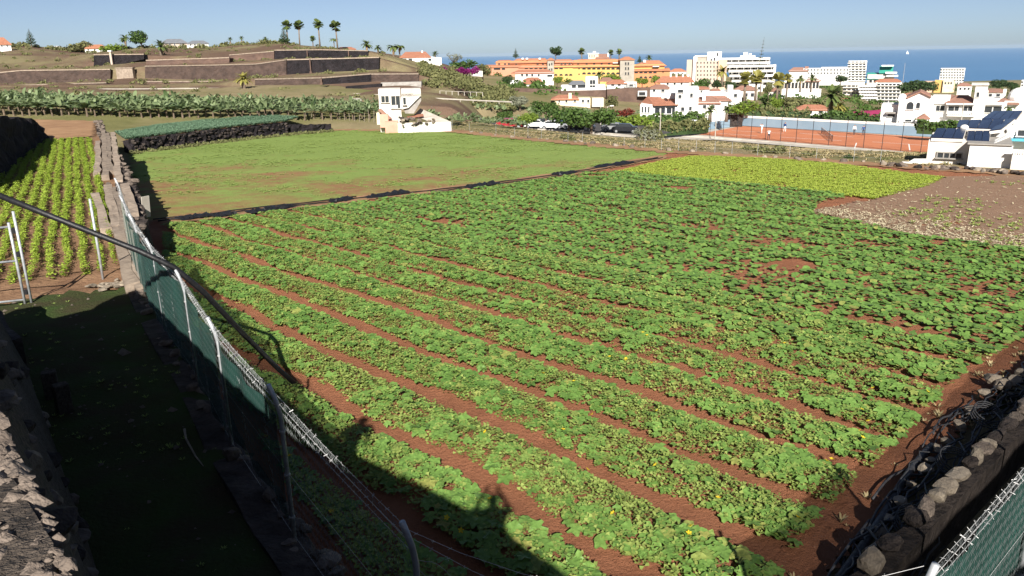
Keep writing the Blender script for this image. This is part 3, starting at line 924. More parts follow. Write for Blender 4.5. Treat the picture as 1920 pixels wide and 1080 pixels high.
tufts('weed_patch', [tuple(gnd(*p)[:2]) for p in [(1640, 376), (1770, 336), (1920, 338), (1920, 470), (1700, 438)]], 1500, (0.12, 0.3), M['weed_leaf'], lambda x, y: fz(x, y) + 0.04, 'sparse green weeds sprouting on the brown fallow plot', 'weeds',
      thr=lambda x, y: 0.62 + 0 * x, nz=3.0, hs=0.5)
# straw left on the fallow plot
n = 42000
P = np.array(FALLOW)
x, y = rng.uniform(P[:, 0].min(), P[:, 0].max(), n), rng.uniform(P[:, 1].min(), P[:, 1].max(), n)
a, b = np.array(gnd(1520, 402)[:2]), np.array(gnd(1920, 474)[:2])
t = (b - a) / np.linalg.norm(b - a)
dd = (x - a[0]) * -t[1] + (y - a[1]) * t[0]
k = in_poly(x, y, FALLOW) & (rng.uniform(0, 1, n) < np.interp(dd, [0, 1.2, 2.6, 5, 12], [0.98, 0.75, 0.25, 0.08, 0.03]))
x, y = x[k], y[k]
V, Fc = scatter([(-.5, -.12, 0), (.5, -.12, .1), (.5, .12, .1), (-.5, .12, 0)], [(0, 1, 2), (0, 2, 3)], np.stack([x, y, fz(x, y) + 0.1], -1), rng.uniform(0.06, 0.17, len(x)), rng.uniform(0, 6.28, len(x)), rng.uniform(0, 0.5, len(x)))
tag(stuff(link(bpy.data.objects.new('straw_litter', np_mesh('straw_litter', V, Fc, M['straw'])))), 'pale dry straw scattered along the near edge of the fallow plot', 'straw')
# yellow green crop rows on the left terrace
d0 = np.array([-0.477, 0.879])
nrm = np.array([-0.879, -0.477])
r0 = np.array([-10.55, 20.05])
ordn = ['first', 'second', 'third', 'fourth', 'fifth', 'sixth', 'seventh', 'eighth', 'ninth', 'tenth', 'eleventh', 'twelfth', 'thirteenth', 'fourteenth', 'fifteenth', 'sixteenth']
ROWPOLY = [(-10.4, 19.7), (-29.9, 56.6), (-36.5, 56.5), (-26.5, 39.5), (-19, 25), (-13.2, 17.6), (-11.4, 18.3)]
for k in range(16):
    s0 = rng.uniform(0, 42, 6500)
    s0 = s0[rng.uniform(0, 1, 6500) < np.interp(s0, [0, 5, 14, 42], [0.5, 0.7, 0.9, 1.0])]
    wd = np.interp(s0, [0, 10, 30], [0.055, 0.08, 0.1])
    wob = (vnoise(s0, s0 * 0 + k * 3.3, 2.0) - 0.5) * 0.14
    o_ = 0.41 * k + rng.normal(0, 1, len(s0)) * wd * 0.75 + wob
    x = r0[0] + d0[0] * s0 + nrm[0] * o_
    y = r0[1] + d0[1] * s0 + nrm[1] * o_
    kk = in_poly(x, y, ROWPOLY)
    x, y, s0 = x[kk], y[kk], s0[kk]
    if len(x) < 10:
        continue
    V, Fc = scatter(*WT, np.stack([x, y, ZL + rng.uniform(0.0, 0.2, len(x))], -1), rng.uniform(0.055, 0.12, len(x)), rng.uniform(0, 6.28, len(x)), rng.uniform(0, 0.7, len(x)))
    o = link(bpy.data.objects.new('bean_row', np_mesh('bean_row', V, Fc, M['row_leaf'])))
    tag(o, ordn[k] + ' yellow green crop row left of the stone slabs, counted from the slabs', 'crop row', 'crop rows on the left terrace')
    stuff(o) if 0 else None
# blue green leeks on the stone-walled terrace
WB = [gnd(*p) for p in [(246, 287), (400, 267), (540, 251)]]
LEEK = [(WB[0][0] - 0.6, WB[0][1] + 0.5), (WB[1][0] - 0.4, WB[1][1] + 0.5), (WB[2][0] - 0.4, WB[2][1] + 0.4)] + [tuple(G0(*p)[:2]) for p in [(560, 222, -1.5), (500, 216, -1.3), (400, 220, -1.15), (300, 229, -0.95), (216, 244, -0.85)]]
LZ = [-1.0, -1.25, -1.6]
def lz(x, y):
    return np.interp(y, [73, 84, 97, 110], [-0.95, -1.15, -1.4, -1.3])
sheet('leek_terrace', LEEK, 0.7, M['terrace_soil'], lambda x, y: lz(x, y) - 0.05)
tufts('leek_crop', LEEK, 16000, (0.22, 0.42), M['leek_leaf'], lambda x, y: lz(x, y) - 0.05, 'blue green leek plants on the terrace above the black stone wall', 'crops', hs=0.9)
sw = thing('stone_wall', 'long black dry-stone wall holding up the blue green crop terrace', 'wall', (-31, 85, -2.4))
strip_wall('wall_core', [WB[0], WB[1], WB[2]], [WB[0][2] - .3, WB[1][2] - .3, WB[2][2] - .3], LZ, 0.7, M['lava_wall'], sw, 0.45, 0.16, (-31, 85, -2.4), 0.15, -1 if 0 else 1)
sw2 = thing('stone_wall', 'lower black stone wall with weeds at the right end of the crop terrace', 'wall', (-25, 100, -2.6))
e0, e1 = gnd(545, 250), gnd(622, 244)
strip_wall('wall_core', [e0, e1], [e0[2] - .3, e1[2] - .3], [-1.9, -2.3], 0.7, M['lava_wall'], sw2, 0.45, 0.16, (-25, 100, -2.6), 0.15)
for i in range(150):
    k = random.uniform(0, 1.999)
    j = int(k)
    p = WB[j] + (WB[j + 1] - WB[j]) * (k - j)
    zt = LZ[j] + (LZ[j + 1] - LZ[j]) * (k - j)
    h = random.random()
    rock(sw, (p[0] + 0.15 * (1 - h) - 0.03, p[1] - 0.05, p[2] + 0.1 + (zt - p[2] - 0.05) * h), random.uniform(0.25, 0.55), 'dark_stone', 'stone', (-31, 85, -2.4))
# dark bank at far left with a grassy top
bk = thing('earth_bank', 'dark shaded earth bank at the left edge beyond the crop rows', 'bank', (-36, 48, 0.6))
b0, b1, b2 = G0(-60, 372, 0.6), G0(5, 318, 0.6), G0(80, 262, 0.6)
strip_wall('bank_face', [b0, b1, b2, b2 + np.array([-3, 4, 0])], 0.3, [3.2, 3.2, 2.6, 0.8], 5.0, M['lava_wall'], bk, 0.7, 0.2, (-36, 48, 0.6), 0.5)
tufts('dry_bank_grass', [(b0[0] - 6, b0[1] - 2), (b0[0], b0[1]), (b1[0] - .3, b1[1]), (b2[0] - 1, b2[1] - 2), (b2[0] - 6, b2[1] - 1), (b1[0] - 7, b1[1])], 900, (0.3, 0.6), M['olive_leaf'], lambda x, y: 3.0 + 0 * x - np.clip((y - 53) * 0.3, 0, 2), 'dry grass on top of the dark bank at far left', 'grass')
# ------------------------------------------------------------------ walls that carry the road the photograph is taken from
U5 = np.array([0.6293, -0.7771])
N5 = np.array([0.7771, 0.6293])
def nu(n, u, z):
    p = N5 * n + U5 * u
    return (float(p[0]), float(p[1]), z)
def loft(sections, material, name, parent, rel, rough=0.05):
    mb = MB()
    w = len(sections[0])
    for s in sections:
        for p in s:
            mb.v.append((p[0] + random.uniform(-rough, rough), p[1] + random.uniform(-rough, rough), p[2] + random.uniform(-rough, rough) * 0.6))
    for i in range(len(sections) - 1):
        for k in range(w - 1):
            mb.f.append((i * w + k, i * w + k + 1, (i + 1) * w + k + 1, (i + 1) * w + k))
    mb.f.append(tuple(range(w))[::-1])
    mb.f.append(tuple((len(sections) - 1) * w + k for k in range(w)))
    return mb.build(name, material, parent, False, rel)
PT = 5.46
def ptop(u):
    return PT + 0.13 * max(min(u, 0.0), -4.0)
pw = thing('parapet_wall', 'rubble-topped high stone wall in the lower left corner shading the lane', 'wall', nu(0.3, -6, 0.6))
rel = nu(0.3, -6, 0.6)
secs = []
for u in np.arange(3.0, -14.7, -0.3):
    b = 0.45 + 0.055 * -min(u, 0)
    b = min(b, 1.35)
    secs.append([nu(b + 0.08, u, 0.3), nu(b, u, 1.2), nu(b * 0.75, u, 2.3), nu(b * 0.5 + 0.03, u, 3.4), nu(0.02 + b * 0.1, u, 4.45), nu(0.08, u, ptop(u) - 0.06), nu(0.05, u, ptop(u)), nu(-0.46, u, ptop(u) + 0.02), nu(-0.48, u, 4.3)])
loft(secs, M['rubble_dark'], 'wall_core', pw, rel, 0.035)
for i in range(230):
    u = random.uniform(-1.8, 0.1) if i < 190 else random.uniform(-6.5, 1.5)
    rock(pw, nu(random.uniform(-0.3, 0.09), u, ptop(u) + random.uniform(-0.03, 0.01)), random.uniform(0.012, 0.045), random.choice(['rubble', 'dark_stone', 'dark_stone']), 'stone', rel)
n = 4200
uu, nn_ = rng.uniform(-2.6, 0.1, n), rng.uniform(-0.3, 0.1, n)
V, Fc = scatter(*CL, np.stack([N5[0] * nn_ + U5[0] * uu, N5[1] * nn_ + U5[1] * uu, np.array([ptop(q) for q in uu]) + 0.005], -1) - np.array(rel), rng.gamma(1.6, 0.009, n) + 0.005, rng.uniform(0, 6, n), rng.uniform(0, 0.6, n))
stuff(link(bpy.data.objects.new('rubble_bits', np_mesh('rubble_bits', V, Fc, M['rubble'])), pw))
for i in range(70):
    u = random.uniform(-13, -3)
    z = random.uniform(0.7, 4.3)
    b = min(0.45 + 0.055 * -u, 1.35)
    n = np.interp(z, [0.6, 1.2, 2.3, 3.4, 4.6, PT], [b + .05, b, b * .75, b * .5 + .03, .1 + b * .12, .08])
    rock(pw, nu(float(n) - 0.03, u, z), random.uniform(0.15, 0.35), random.choice(['dark_stone', 'rubble']), 'stone', rel)
lowp = thing('garden_wall', 'low dark stone wall end beside the lane gate at the left edge', 'wall', nu(1.2, -17, 0.6))
rel = nu(1.2, -17, 0.6)
secs = []
for u in np.arange(-14.2, -18.6, -0.4):
    secs.append([nu(1.25, u, 0.3), nu(1.2, u, 1.7), nu(0.7, u, 1.7), nu(0.65, u, 0.3)])
loft(secs, M['dark_stone'], 'wall_core', lowp, rel, 0.06)
# second wall, to the right of the corner
pw2 = thing('parapet_wall', 'high stone wall along the right-hand road shading the ditch', 'wall', (9, 4, 0.6))
secs = []
w2n = np.array([-0.671, 0.741])
w2o = np.array([1.93, -2.26]) - w2n * 0.95
for s in np.arange(0, 34, 0.8):
    c = w2o + RD * s
    q = lambda o, z: (c[0] + w2n[0] * o, c[1] + w2n[1] * o, z)
    secs.append([q(-0.4, 4.3), q(-0.38, PT), q(0.06, PT), q(0.25, 3.5), q(0.6, 0.3)])
loft(secs, M['dark_stone'], 'wall_core', pw2, (9, 4, 0.6), 0.06)
road = MB().prism([nu(-0.3, -14, 0)[:2], nu(-0.3, 3.0, 0)[:2], tuple(w2o + RD * 33), (34, -14), (2, -14), (-16, 2)], 4.2, 4.7)
struct(road.build('road', M['asphalt']))

# ------------------------------------------------------------------ people
def skin_person(name, label, loc, rz, joints, edges, shirt, pants, height=1.72, group=None, hat=None):
    """joints: name -> (x, y, z, radius); one continuous skinned body, clothing bands by height, head with hair"""
    names = list(joints)
    me = bpy.data.meshes.new(name)
    me.from_pydata([joints[k][:3] for k in names], [(names.index(a), names.index(b)) for a, b in edges], [])
    o = bpy.data.objects.new(name, me)
    link(o)
    o.location = loc
    o.rotation_euler = (0, 0, rz)
    md = o.modifiers.new('skin', 'SKIN')
    for i, k in enumerate(names):
        r = joints[k][3]
        me.skin_vertices[0].data[i].radius = (r, r * (1.25 if k in ('chest', 'pelvis', 'belly') else 1.0))
        me.skin_vertices[0].data[i].use_root = (k == 'pelvis')
    md.use_smooth_shade = True
    sb = o.modifiers.new('sub', 'SUBSURF')
    sb.levels = 2
    sb.render_levels = 2
    dg = bpy.context.evaluated_depsgraph_get()
    dg.update()
    ev = bpy.data.meshes.new_from_object(o.evaluated_get(dg))
    o.modifiers.clear()
    o.data = ev
    ev.materials.clear()
    for k in (M['skin'], shirt, pants, M['hair']):
        ev.materials.append(k)
    for p in ev.polygons:
        c = p.center
        z = c.z / height
        arm = abs(c.x) > 0.24 and z > 0.4
        mi = 0
        if z < 0.03:
            mi = 3
        elif z < 0.56 and not arm:
            mi = 2
        elif z < 0.835:
            mi = 1 if not (arm and abs(c.x) > 0.31) else 0
        elif z > 0.945 or (z > 0.88 and c.y < -0.035):
            mi = 3
        p.material_index = mi
        p.use_smooth = True
    face = MB()
    hc = joints['head']
    for s in (-1, 1):
        face.box((hc[0] + s * 0.034, hc[1] + hc[3] * 0.93, hc[2] + 0.0), (0.022, 0.02, 0.012))
        face.box((hc[0] + s * hc[3] * 1.02, hc[1], hc[2] - 0.01), (0.025, 0.045, 0.06))
    face.box((hc[0], hc[1] + hc[3] * 1.02, hc[2] - 0.03), (0.026, 0.04, 0.045), 0, 0.5)
    face.box((hc[0], hc[1] + hc[3] * 0.93, hc[2] - 0.07), (0.05, 0.015, 0.012))
    face.build('face', M['skin'], o)
    return tag(o, label, 'person', group)
def stand(arms='raised', step=0.0):
    J = {'pelvis': (0, 0, .93, .125), 'belly': (0, 0, 1.08, .12), 'chest': (0, 0, 1.3, .135), 'neck': (0, 0.01, 1.47, .055), 'head': (0, .03, 1.6, .098), 'crown': (0, .02, 1.68, .08)}
    Eg = [('pelvis', 'belly'), ('belly', 'chest'), ('chest', 'neck'), ('neck', 'head'), ('head', 'crown')]
    for s, t in ((-1, 'l'), (1, 'r')):
        J['hip' + t] = (s * .1, 0, .86, .095)
        J['knee' + t] = (s * .11, .03 + s * step, .48, .06)
        J['ank' + t] = (s * .11, -.03 + s * step * 0.8, .08, .042)
        J['toe' + t] = (s * .13, .13 + s * step * 0.8, .03, .04)
        J['sh' + t] = (s * .185, 0, 1.41, .068)
        if arms == 'raised':
            J['elb' + t] = (s * .27, .2, 1.27, .046)
            J['wri' + t] = (s * .09, .36, 1.53, .032)
            J['han' + t] = (s * .06, .4, 1.6, .035)
        else:
            J['elb' + t] = (s * .25, -.02, 1.14, .046)
            J['wri' + t] = (s * .29, .1 if s > 0 else .05, .93, .032)
            J['han' + t] = (s * .3, .14 if s > 0 else .07, .84, .035)
        Eg += [('pelvis', 'hip' + t), ('hip' + t, 'knee' + t), ('knee' + t, 'ank' + t), ('ank' + t, 'toe' + t), ('chest', 'sh' + t), ('sh' + t, 'elb' + t), ('elb' + t, 'wri' + t), ('wri' + t, 'han' + t)]
    return J, Eg
J, Eg = stand('raised')
skin_person('person', 'person leaning at the parapet whose head shadow falls on the red soil', (-0.12, -0.52, 4.7), 0.05, J, Eg, M['cloth_dark'], M['cloth_blue'])
J, Eg = stand('down')
skin_person('person', 'person at the parapet whose shadow bulges on the leaves further left', nu(-0.62, -3.3, 4.7), 0.3, J, Eg, M['cloth_blue'], M['cloth_dark'])

# ------------------------------------------------------------------ chain-link fences
def chainlink(L=3.0, H=1.72, d=0.062, r=0.0016):
    mb = MB()
    m = int(H / d)
    for i in range(int(L / d)):
        for sgn in (0,):
            pts = []
            for k in range(m + 1):
                pts.append((d * (i + (k % 2)), 0.004 * (1 if (k + i) % 2 else -1), 0.04 + k * d * 1.05))
            b = len(mb.v)
            for p in pts:
                mb.v += [(p[0] - r, p[1] - r, p[2]), (p[0] + r, p[1] - r, p[2]), (p[0], p[1] + r, p[2])]
            for k in range(m):
                for q in range(3):
                    q2 = (q + 1) % 3
                    mb.f.append((b + k * 3 + q, b + k * 3 + q2, b + k * 3 + 3 + q2, b + k * 3 + 3 + q))
    return mb.mesh('mesh_panel', M['mesh_wire'])
LINK_ME = chainlink()
def net_mesh(z0, z1, seed):
    r = random.Random(seed)
    mb = MB()
    nx, nz = 12, 5
    for j in range(nz + 1):
        for i in range(nx + 1):
            zt = z0 + (z1 - z0) * j / nz
            mb.v.append((3.0 * i / nx, 0.03 + 0.03 * math.sin(i * 1.3 + seed) + r.uniform(-0.01, 0.01), zt - (0.09 * math.sin(math.pi * i / nx) if j == nz else 0)))
    w = nx + 1
    for j in range(nz):
        for i in range(nx):
            mb.f.append((j * w + i, j * w + i + 1, (j + 1) * w + i + 1, (j + 1) * w + i))
    return mb.mesh('shade_net', M['shade_net'], True)
def barbed(pts, name, parent, rel, sag=0.03, r=0.002):
    mb = MB()
    for a, b in zip(pts[:-1], pts[1:]):
        a, b = Vector(a), Vector(b)
        L = (b - a).length
        P = []
        for i in range(9):
            f = i / 8
            q = a.lerp(b, f)
            q.z -= sag * 4 * f * (1 - f)
            P.append(q)
        mb.tube(P, r, 4, False)
        for i in range(1, int(L / 0.13)):
            f = i * 0.13 / L
            q = a.lerp(b, f)
            q.z -= sag * 4 * f * (1 - f)
            for k in range(2):
                d = Vector((random.uniform(-1, 1), random.uniform(-1, 1), random.uniform(-1, 1))).normalized() * 0.022
                mb.tube([q - d, q + d], 0.0016, 3, False)
    return mb.build(name, M['wire'], parent, False, rel)
def fence(label, posts, lean, panels, nets, z0=ZL, top=2.6, film=()):
    base = Vector((posts[0][0], posts[0][1], z0))
    root = thing('chain_link_fence', label, 'fence', base)
    hh = top - z0
    pm = MB().tube([(0, 0, -0.3), (0, 0, hh - 0.42), (lean[0] * 0.25, lean[1] * 0.25, hh - 0.25), (lean[0], lean[1], hh)], 0.027, 10).mesh('post', M['galvanised'], True)
    cap = MB().tube([(0, 0, 0.0), (0, 0, 0.012)], 0.033, 10).mesh('cap', M['galvanised'])
    clip = MB().tube([(0, 0, 0.0), (0, 0, 0.02)], 0.036, 10).mesh('clip', M['wire'])
    for p in posts:
        o = link(bpy.data.objects.new('post', pm), root)
        o.location = (p[0] - base.x, p[1] - base.y, 0)
        for zc in (0.3, 0.85, 1.4):
            c = link(bpy.data.objects.new('clip', clip), o)
            c.location = (0, 0, zc)
    for i, (a, b) in enumerate(zip(posts[:-1], posts[1:])):
        L = math.hypot(b[0] - a[0], b[1] - a[1])
        an = math.atan2(b[1] - a[1], b[0] - a[0])
        if i in panels:
            o = link(bpy.data.objects.new('mesh_panel', LINK_ME), root)
            o.location = (a[0] - base.x, a[1] - base.y, 0)
            o.rotation_euler = (0, 0, an)
            o.scale = (L / 3.0, 1, 1)
        if i in nets:
            o = link(bpy.data.objects.new('shade_net', net_mesh(*nets[i], i)), root)
            o.location = (a[0] - base.x, a[1] - base.y, 0)
            o.rotation_euler = (0, 0, an)
            o.scale = (L / 3.0, 1, 1)
        if i in film:
            o = link(bpy.data.objects.new('plastic_film', net_mesh(0.1, 1.5, i + 9)), root)
            o.data.materials[0] = M['clear_film']
            o.location = (a[0] - base.x, a[1] - base.y, 0)
            o.rotation_euler = (0, 0, an)
            o.scale = (L / 3.0, 1, 1)
    for f, zz in ((1.0, hh - 0.01), (0.55, hh - 0.17), (0.0, hh - 0.34)):
        barbed([(p[0] + lean[0] * f, p[1] + lean[1] * f, z0 + zz) for p in posts], 'barbed_wire', root, base)
    # plain tension wires along the mesh
    mb = MB()
    for zz in (1.72, 0.9, 0.06):
        mb.tube([(p[0], p[1], z0 + zz) for p in posts], 0.0022, 4, False)
    mb.build('tension_wire', M['wire'], root, False, base)
    return root
lean = (-0.10 * N5[0], -0.10 * N5[1])
fence('chain-link fence with green shade net and bent posts along the dark lane', FEN, lean, set(range(7)), {1: (0.3, 1.65), 2: (0.05, 1.72), 3: (0.05, 1.72), 4: (0.05, 1.6), 5: (0.2, 1.5)}, film=(5, 6))
fence('chain-link fence with barbed wire climbing the lower right corner', RF[:6], (0.05, -0.05), set(range(5)), {0: (0.0, 1.66)}, film=(1, 2, 3))
# the two strands that join both fences across the field corner
cw = thing('wire_strands', 'slack barbed wire strands crossing the bottom edge between two fence corners', 'wire', (1, 5, 2.4))
barbed([(C1[0] - 0.1, C1[1] - 0.08, 2.58), (C2[0], C2[1], 2.55)], 'barbed_wire', cw, (1, 5, 2.4), 0.45)
barbed([(C1[0], C1[1], 2.40), (C2[0], C2[1], 2.3)], 'barbed_wire', cw, (1, 5, 2.4), 0.52)
mb = MB()
torn = Vector((C1[0] + 0.02, C1[1] + 0.02, 1.9))
for i in range(9):
    p = [torn + Vector((0, 0, -0.09 * i + 0.3))]
    for k in range(6):
        p.append(p[-1] + Vector((0.05, -0.008, random.uniform(-0.06, 0.045))))
    mb.tube(p, 0.0019, 3, False)
mb.build('torn_mesh', M['wire'], cw, False, (1, 5, 2.4))

# ------------------------------------------------------------------ black irrigation pipe over the fence
P1 = np.array([FEN[3][0] - 0.1, FEN[3][1] - 0.06, 2.62])
P0 = at(-60, 343, 12.2)
Pm = at(150, 427, 12.5)
P2 = at(545, 716, 11.7)
P3 = gnd(556, 727)
pts = [P0, Pm, at(260, 470, 12.65), P1 + np.array([0, 0, 0.02]), at(380, 546, 13.0), at(460, 630, 13.8), at(520, 690, 14.5), np.array([P3[0], P3[1], P3[2] + 0.06])]
pipe = MB().tube([tuple(p) for p in pts], 0.05, 10)
tag(pipe.build('irrigation_pipe', M['black_plastic'], None, True), 'thick black irrigation pipe slung over a fence post down to the field', 'pipe')

# ------------------------------------------------------------------ gate, pole, slabs and blocks beside the lane
gb = G0(60, 570, ZL)
gt = at(27, 396, gb[1])
gd = np.array([-0.93, -0.37])
gate = thing('metal_gate', 'open galvanised tube gate leaf at the left edge of the lane', 'gate', tuple(gb))
hg = gt[2] - ZL
for off in (0.0, 0.13):
    o = MB().tube([(-off, -off * 0.3, 0), (-off, -off * 0.3, hg - 0.25 * (off > 0))], 0.03, 8).build('upright', M['galvanised'], gate, True)
for z in (0.12, 1.05, hg - 0.35):
    MB().tube([(-0.13, -0.04, z), (gd[0] * 2.4, gd[1] * 2.4, z + 0.02)], 0.026, 8).build('rail', M['galvanised'], gate, True)
MB().tube([(gd[0] * 2.4, gd[1] * 2.4, 0.05), (gd[0] * 2.4, gd[1] * 2.4, hg - 0.3)], 0.03, 8).build('upright', M['galvanised'], gate, True)
for z in (0.3, 1.2, 1.75):
    MB().box((-0.065, -0.02, z), (0.07, 0.05, 0.12)).build('hinge', M['black_plastic'], gate)
pb = G0(193, 522, ZL)
pt = at(163, 373, pb[1])
pole = MB().tube([(0, 0, -0.2), (0.01, 0.02, pt[2] - ZL)], 0.032, 10).build('gate_post', M['galvanised'], None, True)
pole.location = tuple(pb)
tag(pole, 'single grey steel post standing in a pale plaster heap', 'post')
heap = thing('plaster_heap', 'flat heap of pale plaster rubble at the foot of the grey post', 'heap', tuple(G0(215, 534, ZL)))
for i in range(26):
    rock(heap, (random.gauss(0, 0.28), random.gauss(0, 0.16), 0.03), (random.uniform(0.12, 0.35), random.uniform(0.1, 0.25), 0.1), 'pale_stone', 'lump')
SL = [((184, 264), (182, 325)), ((194, 246), (199, 330)), ((202, 250), (206, 321)), ((211, 248), (224, 338)), ((180, 363), (197, 429)), ((200, 348), (218, 425)), ((210, 351), (236, 452)), ((222, 360), (241, 430)), ((218, 425), (245, 533)), ((236, 440), (262, 540)), ((232, 345), (252, 400))]
SLN = ['far left stone slab nearest the crop rows, beyond the gap', 'second far stone slab from the crop rows, beyond the gap', 'third far stone slab from the crop rows, beyond the gap', 'wide far stone slab on the terrace wall edge, beyond the gap',
       'separate long slab lying nearest the crop rows, before the gap', 'long pale slab second from the crop rows, before the gap', 'long slab third from the crop rows, before the gap', 'short slab on the wall edge, before the gap',
       'steep pale slab running down behind the grey post', 'grey slab beneath the black pipe near the fence', 'slab fragment on the wall crest at the gap']
for (a, b), lb in zip(SL, SLN):
    a, b = G0(*a, 0.78), G0(*b, 0.78)
    d = b - a
    L = np.linalg.norm(d[:2])
    mb = MB()
    nseg = max(4, int(L / 1.2))
    ring = []
    t = d[:2] / L
    nn = np.array([t[1], -t[0]])
    for i in range(nseg + 1):
        c = a + d * i / nseg
        w = 0.15 + random.uniform(-0.025, 0.025)
        k = random.uniform(-0.05, 0.05)
        for sx, z in ((-w, 0.42), (w, 0.42), (w, 0.80 + random.uniform(-0.03, 0.03)), (-w, 0.82 + random.uniform(-0.03, 0.03))):
            q = c[:2] + nn * (sx + k)
            mb.v.append((q[0], q[1], z))
    for i in range(nseg):
        for k in range(4):
            mb.f.append((i * 4 + k, i * 4 + (k + 1) % 4, i * 4 + 4 + (k + 1) % 4, i * 4 + 4 + k))
    mb.f += [(0, 3, 2, 1), tuple(nseg * 4 + k for k in range(4))]
    c = (a + b) / 2
    o = mb.build('stone_slab', M['slab_stone'], None, False, (c[0], c[1], 0.6))
    o.location = (c[0], c[1], 0.6)
    tag(o, lb, 'slab', 'long stone slabs on the terrace edge')
for i in range(46):
    k = random.uniform(0, 1)
    p = G0(190 + 35 * random.random() + 30 * k, 345 + 100 * k, 0.62)
    rock(tw, (p[0], p[1], 0.66), random.uniform(0.15, 0.4), random.choice(['rubble', 'dark_stone']), 'stone', (-25, 50, -1.8))
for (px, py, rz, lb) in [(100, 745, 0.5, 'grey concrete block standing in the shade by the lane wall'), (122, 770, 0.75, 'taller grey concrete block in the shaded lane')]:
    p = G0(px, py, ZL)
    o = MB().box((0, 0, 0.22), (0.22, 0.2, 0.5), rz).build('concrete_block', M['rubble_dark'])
    bv = o.modifiers.new('bevel', 'BEVEL')
    bv.width = 0.015
    o.location = tuple(p)
    tag(o, lb, 'block')
p, q = G0(347, 812, ZL), G0(368, 862, ZL)
tag(MB().tube([(p[0], p[1], p[2] + .06), ((p[0] + q[0]) / 2 - .05, (p[1] + q[1]) / 2, .72), (q[0], q[1], q[2] + .05), (q[0] + .2, q[1] - .25, .64)], [0.022, 0.016, 0.012, 0.006], 6).build('stick', M['wood_grey']), 'dead stick lying on the shaded lane', 'stick')
pn = at(257, 388, 30.5)
o = MB().box((0, 0, 0), (0.35, 0.04, 0.85)).build('white_panel', M['pale_concrete'])
o.location = (pn[0] + 0.35, pn[1], pn[2])
o.rotation_euler = (0.1, 0, 1.1)
tag(o, 'small pale panel leaning in the black shade below the terrace wall', 'panel')
tufts('lane_tufts', [tuple(p) for p in LANE[:8]] + [(-9, 8), (-4, 4)], 1500, (0.04, 0.1), M['meadow_leaf'], lambda x, y: zl(x, y) - 0.02, 'short grass and weeds on the shaded lane', 'grass', thr=lambda x, y: 0.5 + 0 * x, nz=1.3, hs=0.7)
n = 420
x, y = rng.uniform(-12, -0.5, n), rng.uniform(5, 18, n)
k = in_poly(x, y, LANE)
V, Fc = scatter(*CL, np.stack([x[k], y[k], zl(x[k], y[k])], -1), rng.gamma(2, 0.02, k.sum()) + 0.015, rng.uniform(0, 6, k.sum()), rng.uniform(0, .4, k.sum()))
tag(stuff(link(bpy.data.objects.new('lane_gravel', np_mesh('lane_gravel', V, Fc, M['rubble'])))), 'loose stones and litter on the shaded lane', 'gravel')

# ------------------------------------------------------------------ ditch, hoses and stones along the right edge of the field
EDGE = [(3.2, 7.3), (4.0, 8.25), (6.05, 10.55), (7.74, 12.4), (9.56, 14.35), (11.0, 15.7), (14.5, 19.0), (22, 26.2)]
ditch = [p for p in EDGE] + [RF[8], RF[4], RF[0], (1.6, 4.9), (1.9, 5.6)]
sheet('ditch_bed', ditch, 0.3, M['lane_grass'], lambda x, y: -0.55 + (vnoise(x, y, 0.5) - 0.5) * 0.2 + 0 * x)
sd = thing('stone_wall', 'row of pale sunlit stones on a low wall beside the dark ditch', 'wall', (7, 10.7, 0))
s0 = np.array(C2) + w2n * 1.52
strip_wall('wall_core', [s0 + RD * 2.6, s0 + RD * 14], -0.6, [0.22, 0.34], 0.3, M['dark_stone'], sd, 0.4, 0.05, (7, 10.7, 0), 0.05, -1)
s = 2.75
while s < 14:
    L = random.uniform(0.14, 0.5)
    c = s0 + RD * (s + L / 2) - w2n * 0.15
    if random.random() < 0.16:
        s += L * 0.7
        continue
    o = bpy.data.objects.new('stone', random.choice(ROCKS[random.choice(['pale_stone', 'pale_stone', 'rubble', 'dark_stone'])]))
    link(o, sd)
    o.location = (c[0] - 7, c[1] - 10.7, 0.36 + 0.01 * s)
    o.scale = (L * 1.25, random.uniform(0.2, 0.34), random.uniform(0.2, 0.32))
    o.rotation_euler = (random.uniform(-.1, .1), random.uniform(-.1, .1), math.atan2(RD[1], RD[0]) + random.uniform(-.2, .2))
    s += L + 0.02
for i, (px, py, sz) in enumerate([(1690, 945, .2), (1652, 1000, .18), (1640, 1040, .26), (1735, 880, .2), (1745, 865, .16), (1760, 845, .2), (1775, 830, .17), (1860, 712, .3), (1880, 722, .3), (1900, 716, .25), (1845, 738, .22), (1800, 800, .2), (1668, 975, .15), (1915, 700, .22), (1820, 770, .2), (1708, 910, .15)]):
    p = gnd(px, py, 0.0, -0.2)
    o = rock(None, (p[0], p[1], p[2] + 0.02), sz * 1.3, 'pale_stone', 'boulder')
    tag(o, 'loose tan stone lying among the black hoses by the ditch', 'stone', 'loose tan stones by the ditch')
def along(s, off):
    P = np.array(EDGE)
    seg = np.linalg.norm(np.diff(P, axis=0), axis=1)
    cum = np.concatenate([[0], np.cumsum(seg)])
    x, y = np.interp(s, cum, P[:, 0]), np.interp(s, cum, P[:, 1])
    return np.array([x + 0.69 * off, y - 0.72 * off])
mb = MB().tube([(*along(s, 0.06 + 0.05 * math.sin(s)), -0.22 - 0.01 * s) for s in np.arange(0.3, 5.6, 0.4)], 0.055, 10)
tag(mb.build('drain_pipe', M['grey_hose'], None, True), 'thick grey black pipe along the near right edge of the field', 'pipe')
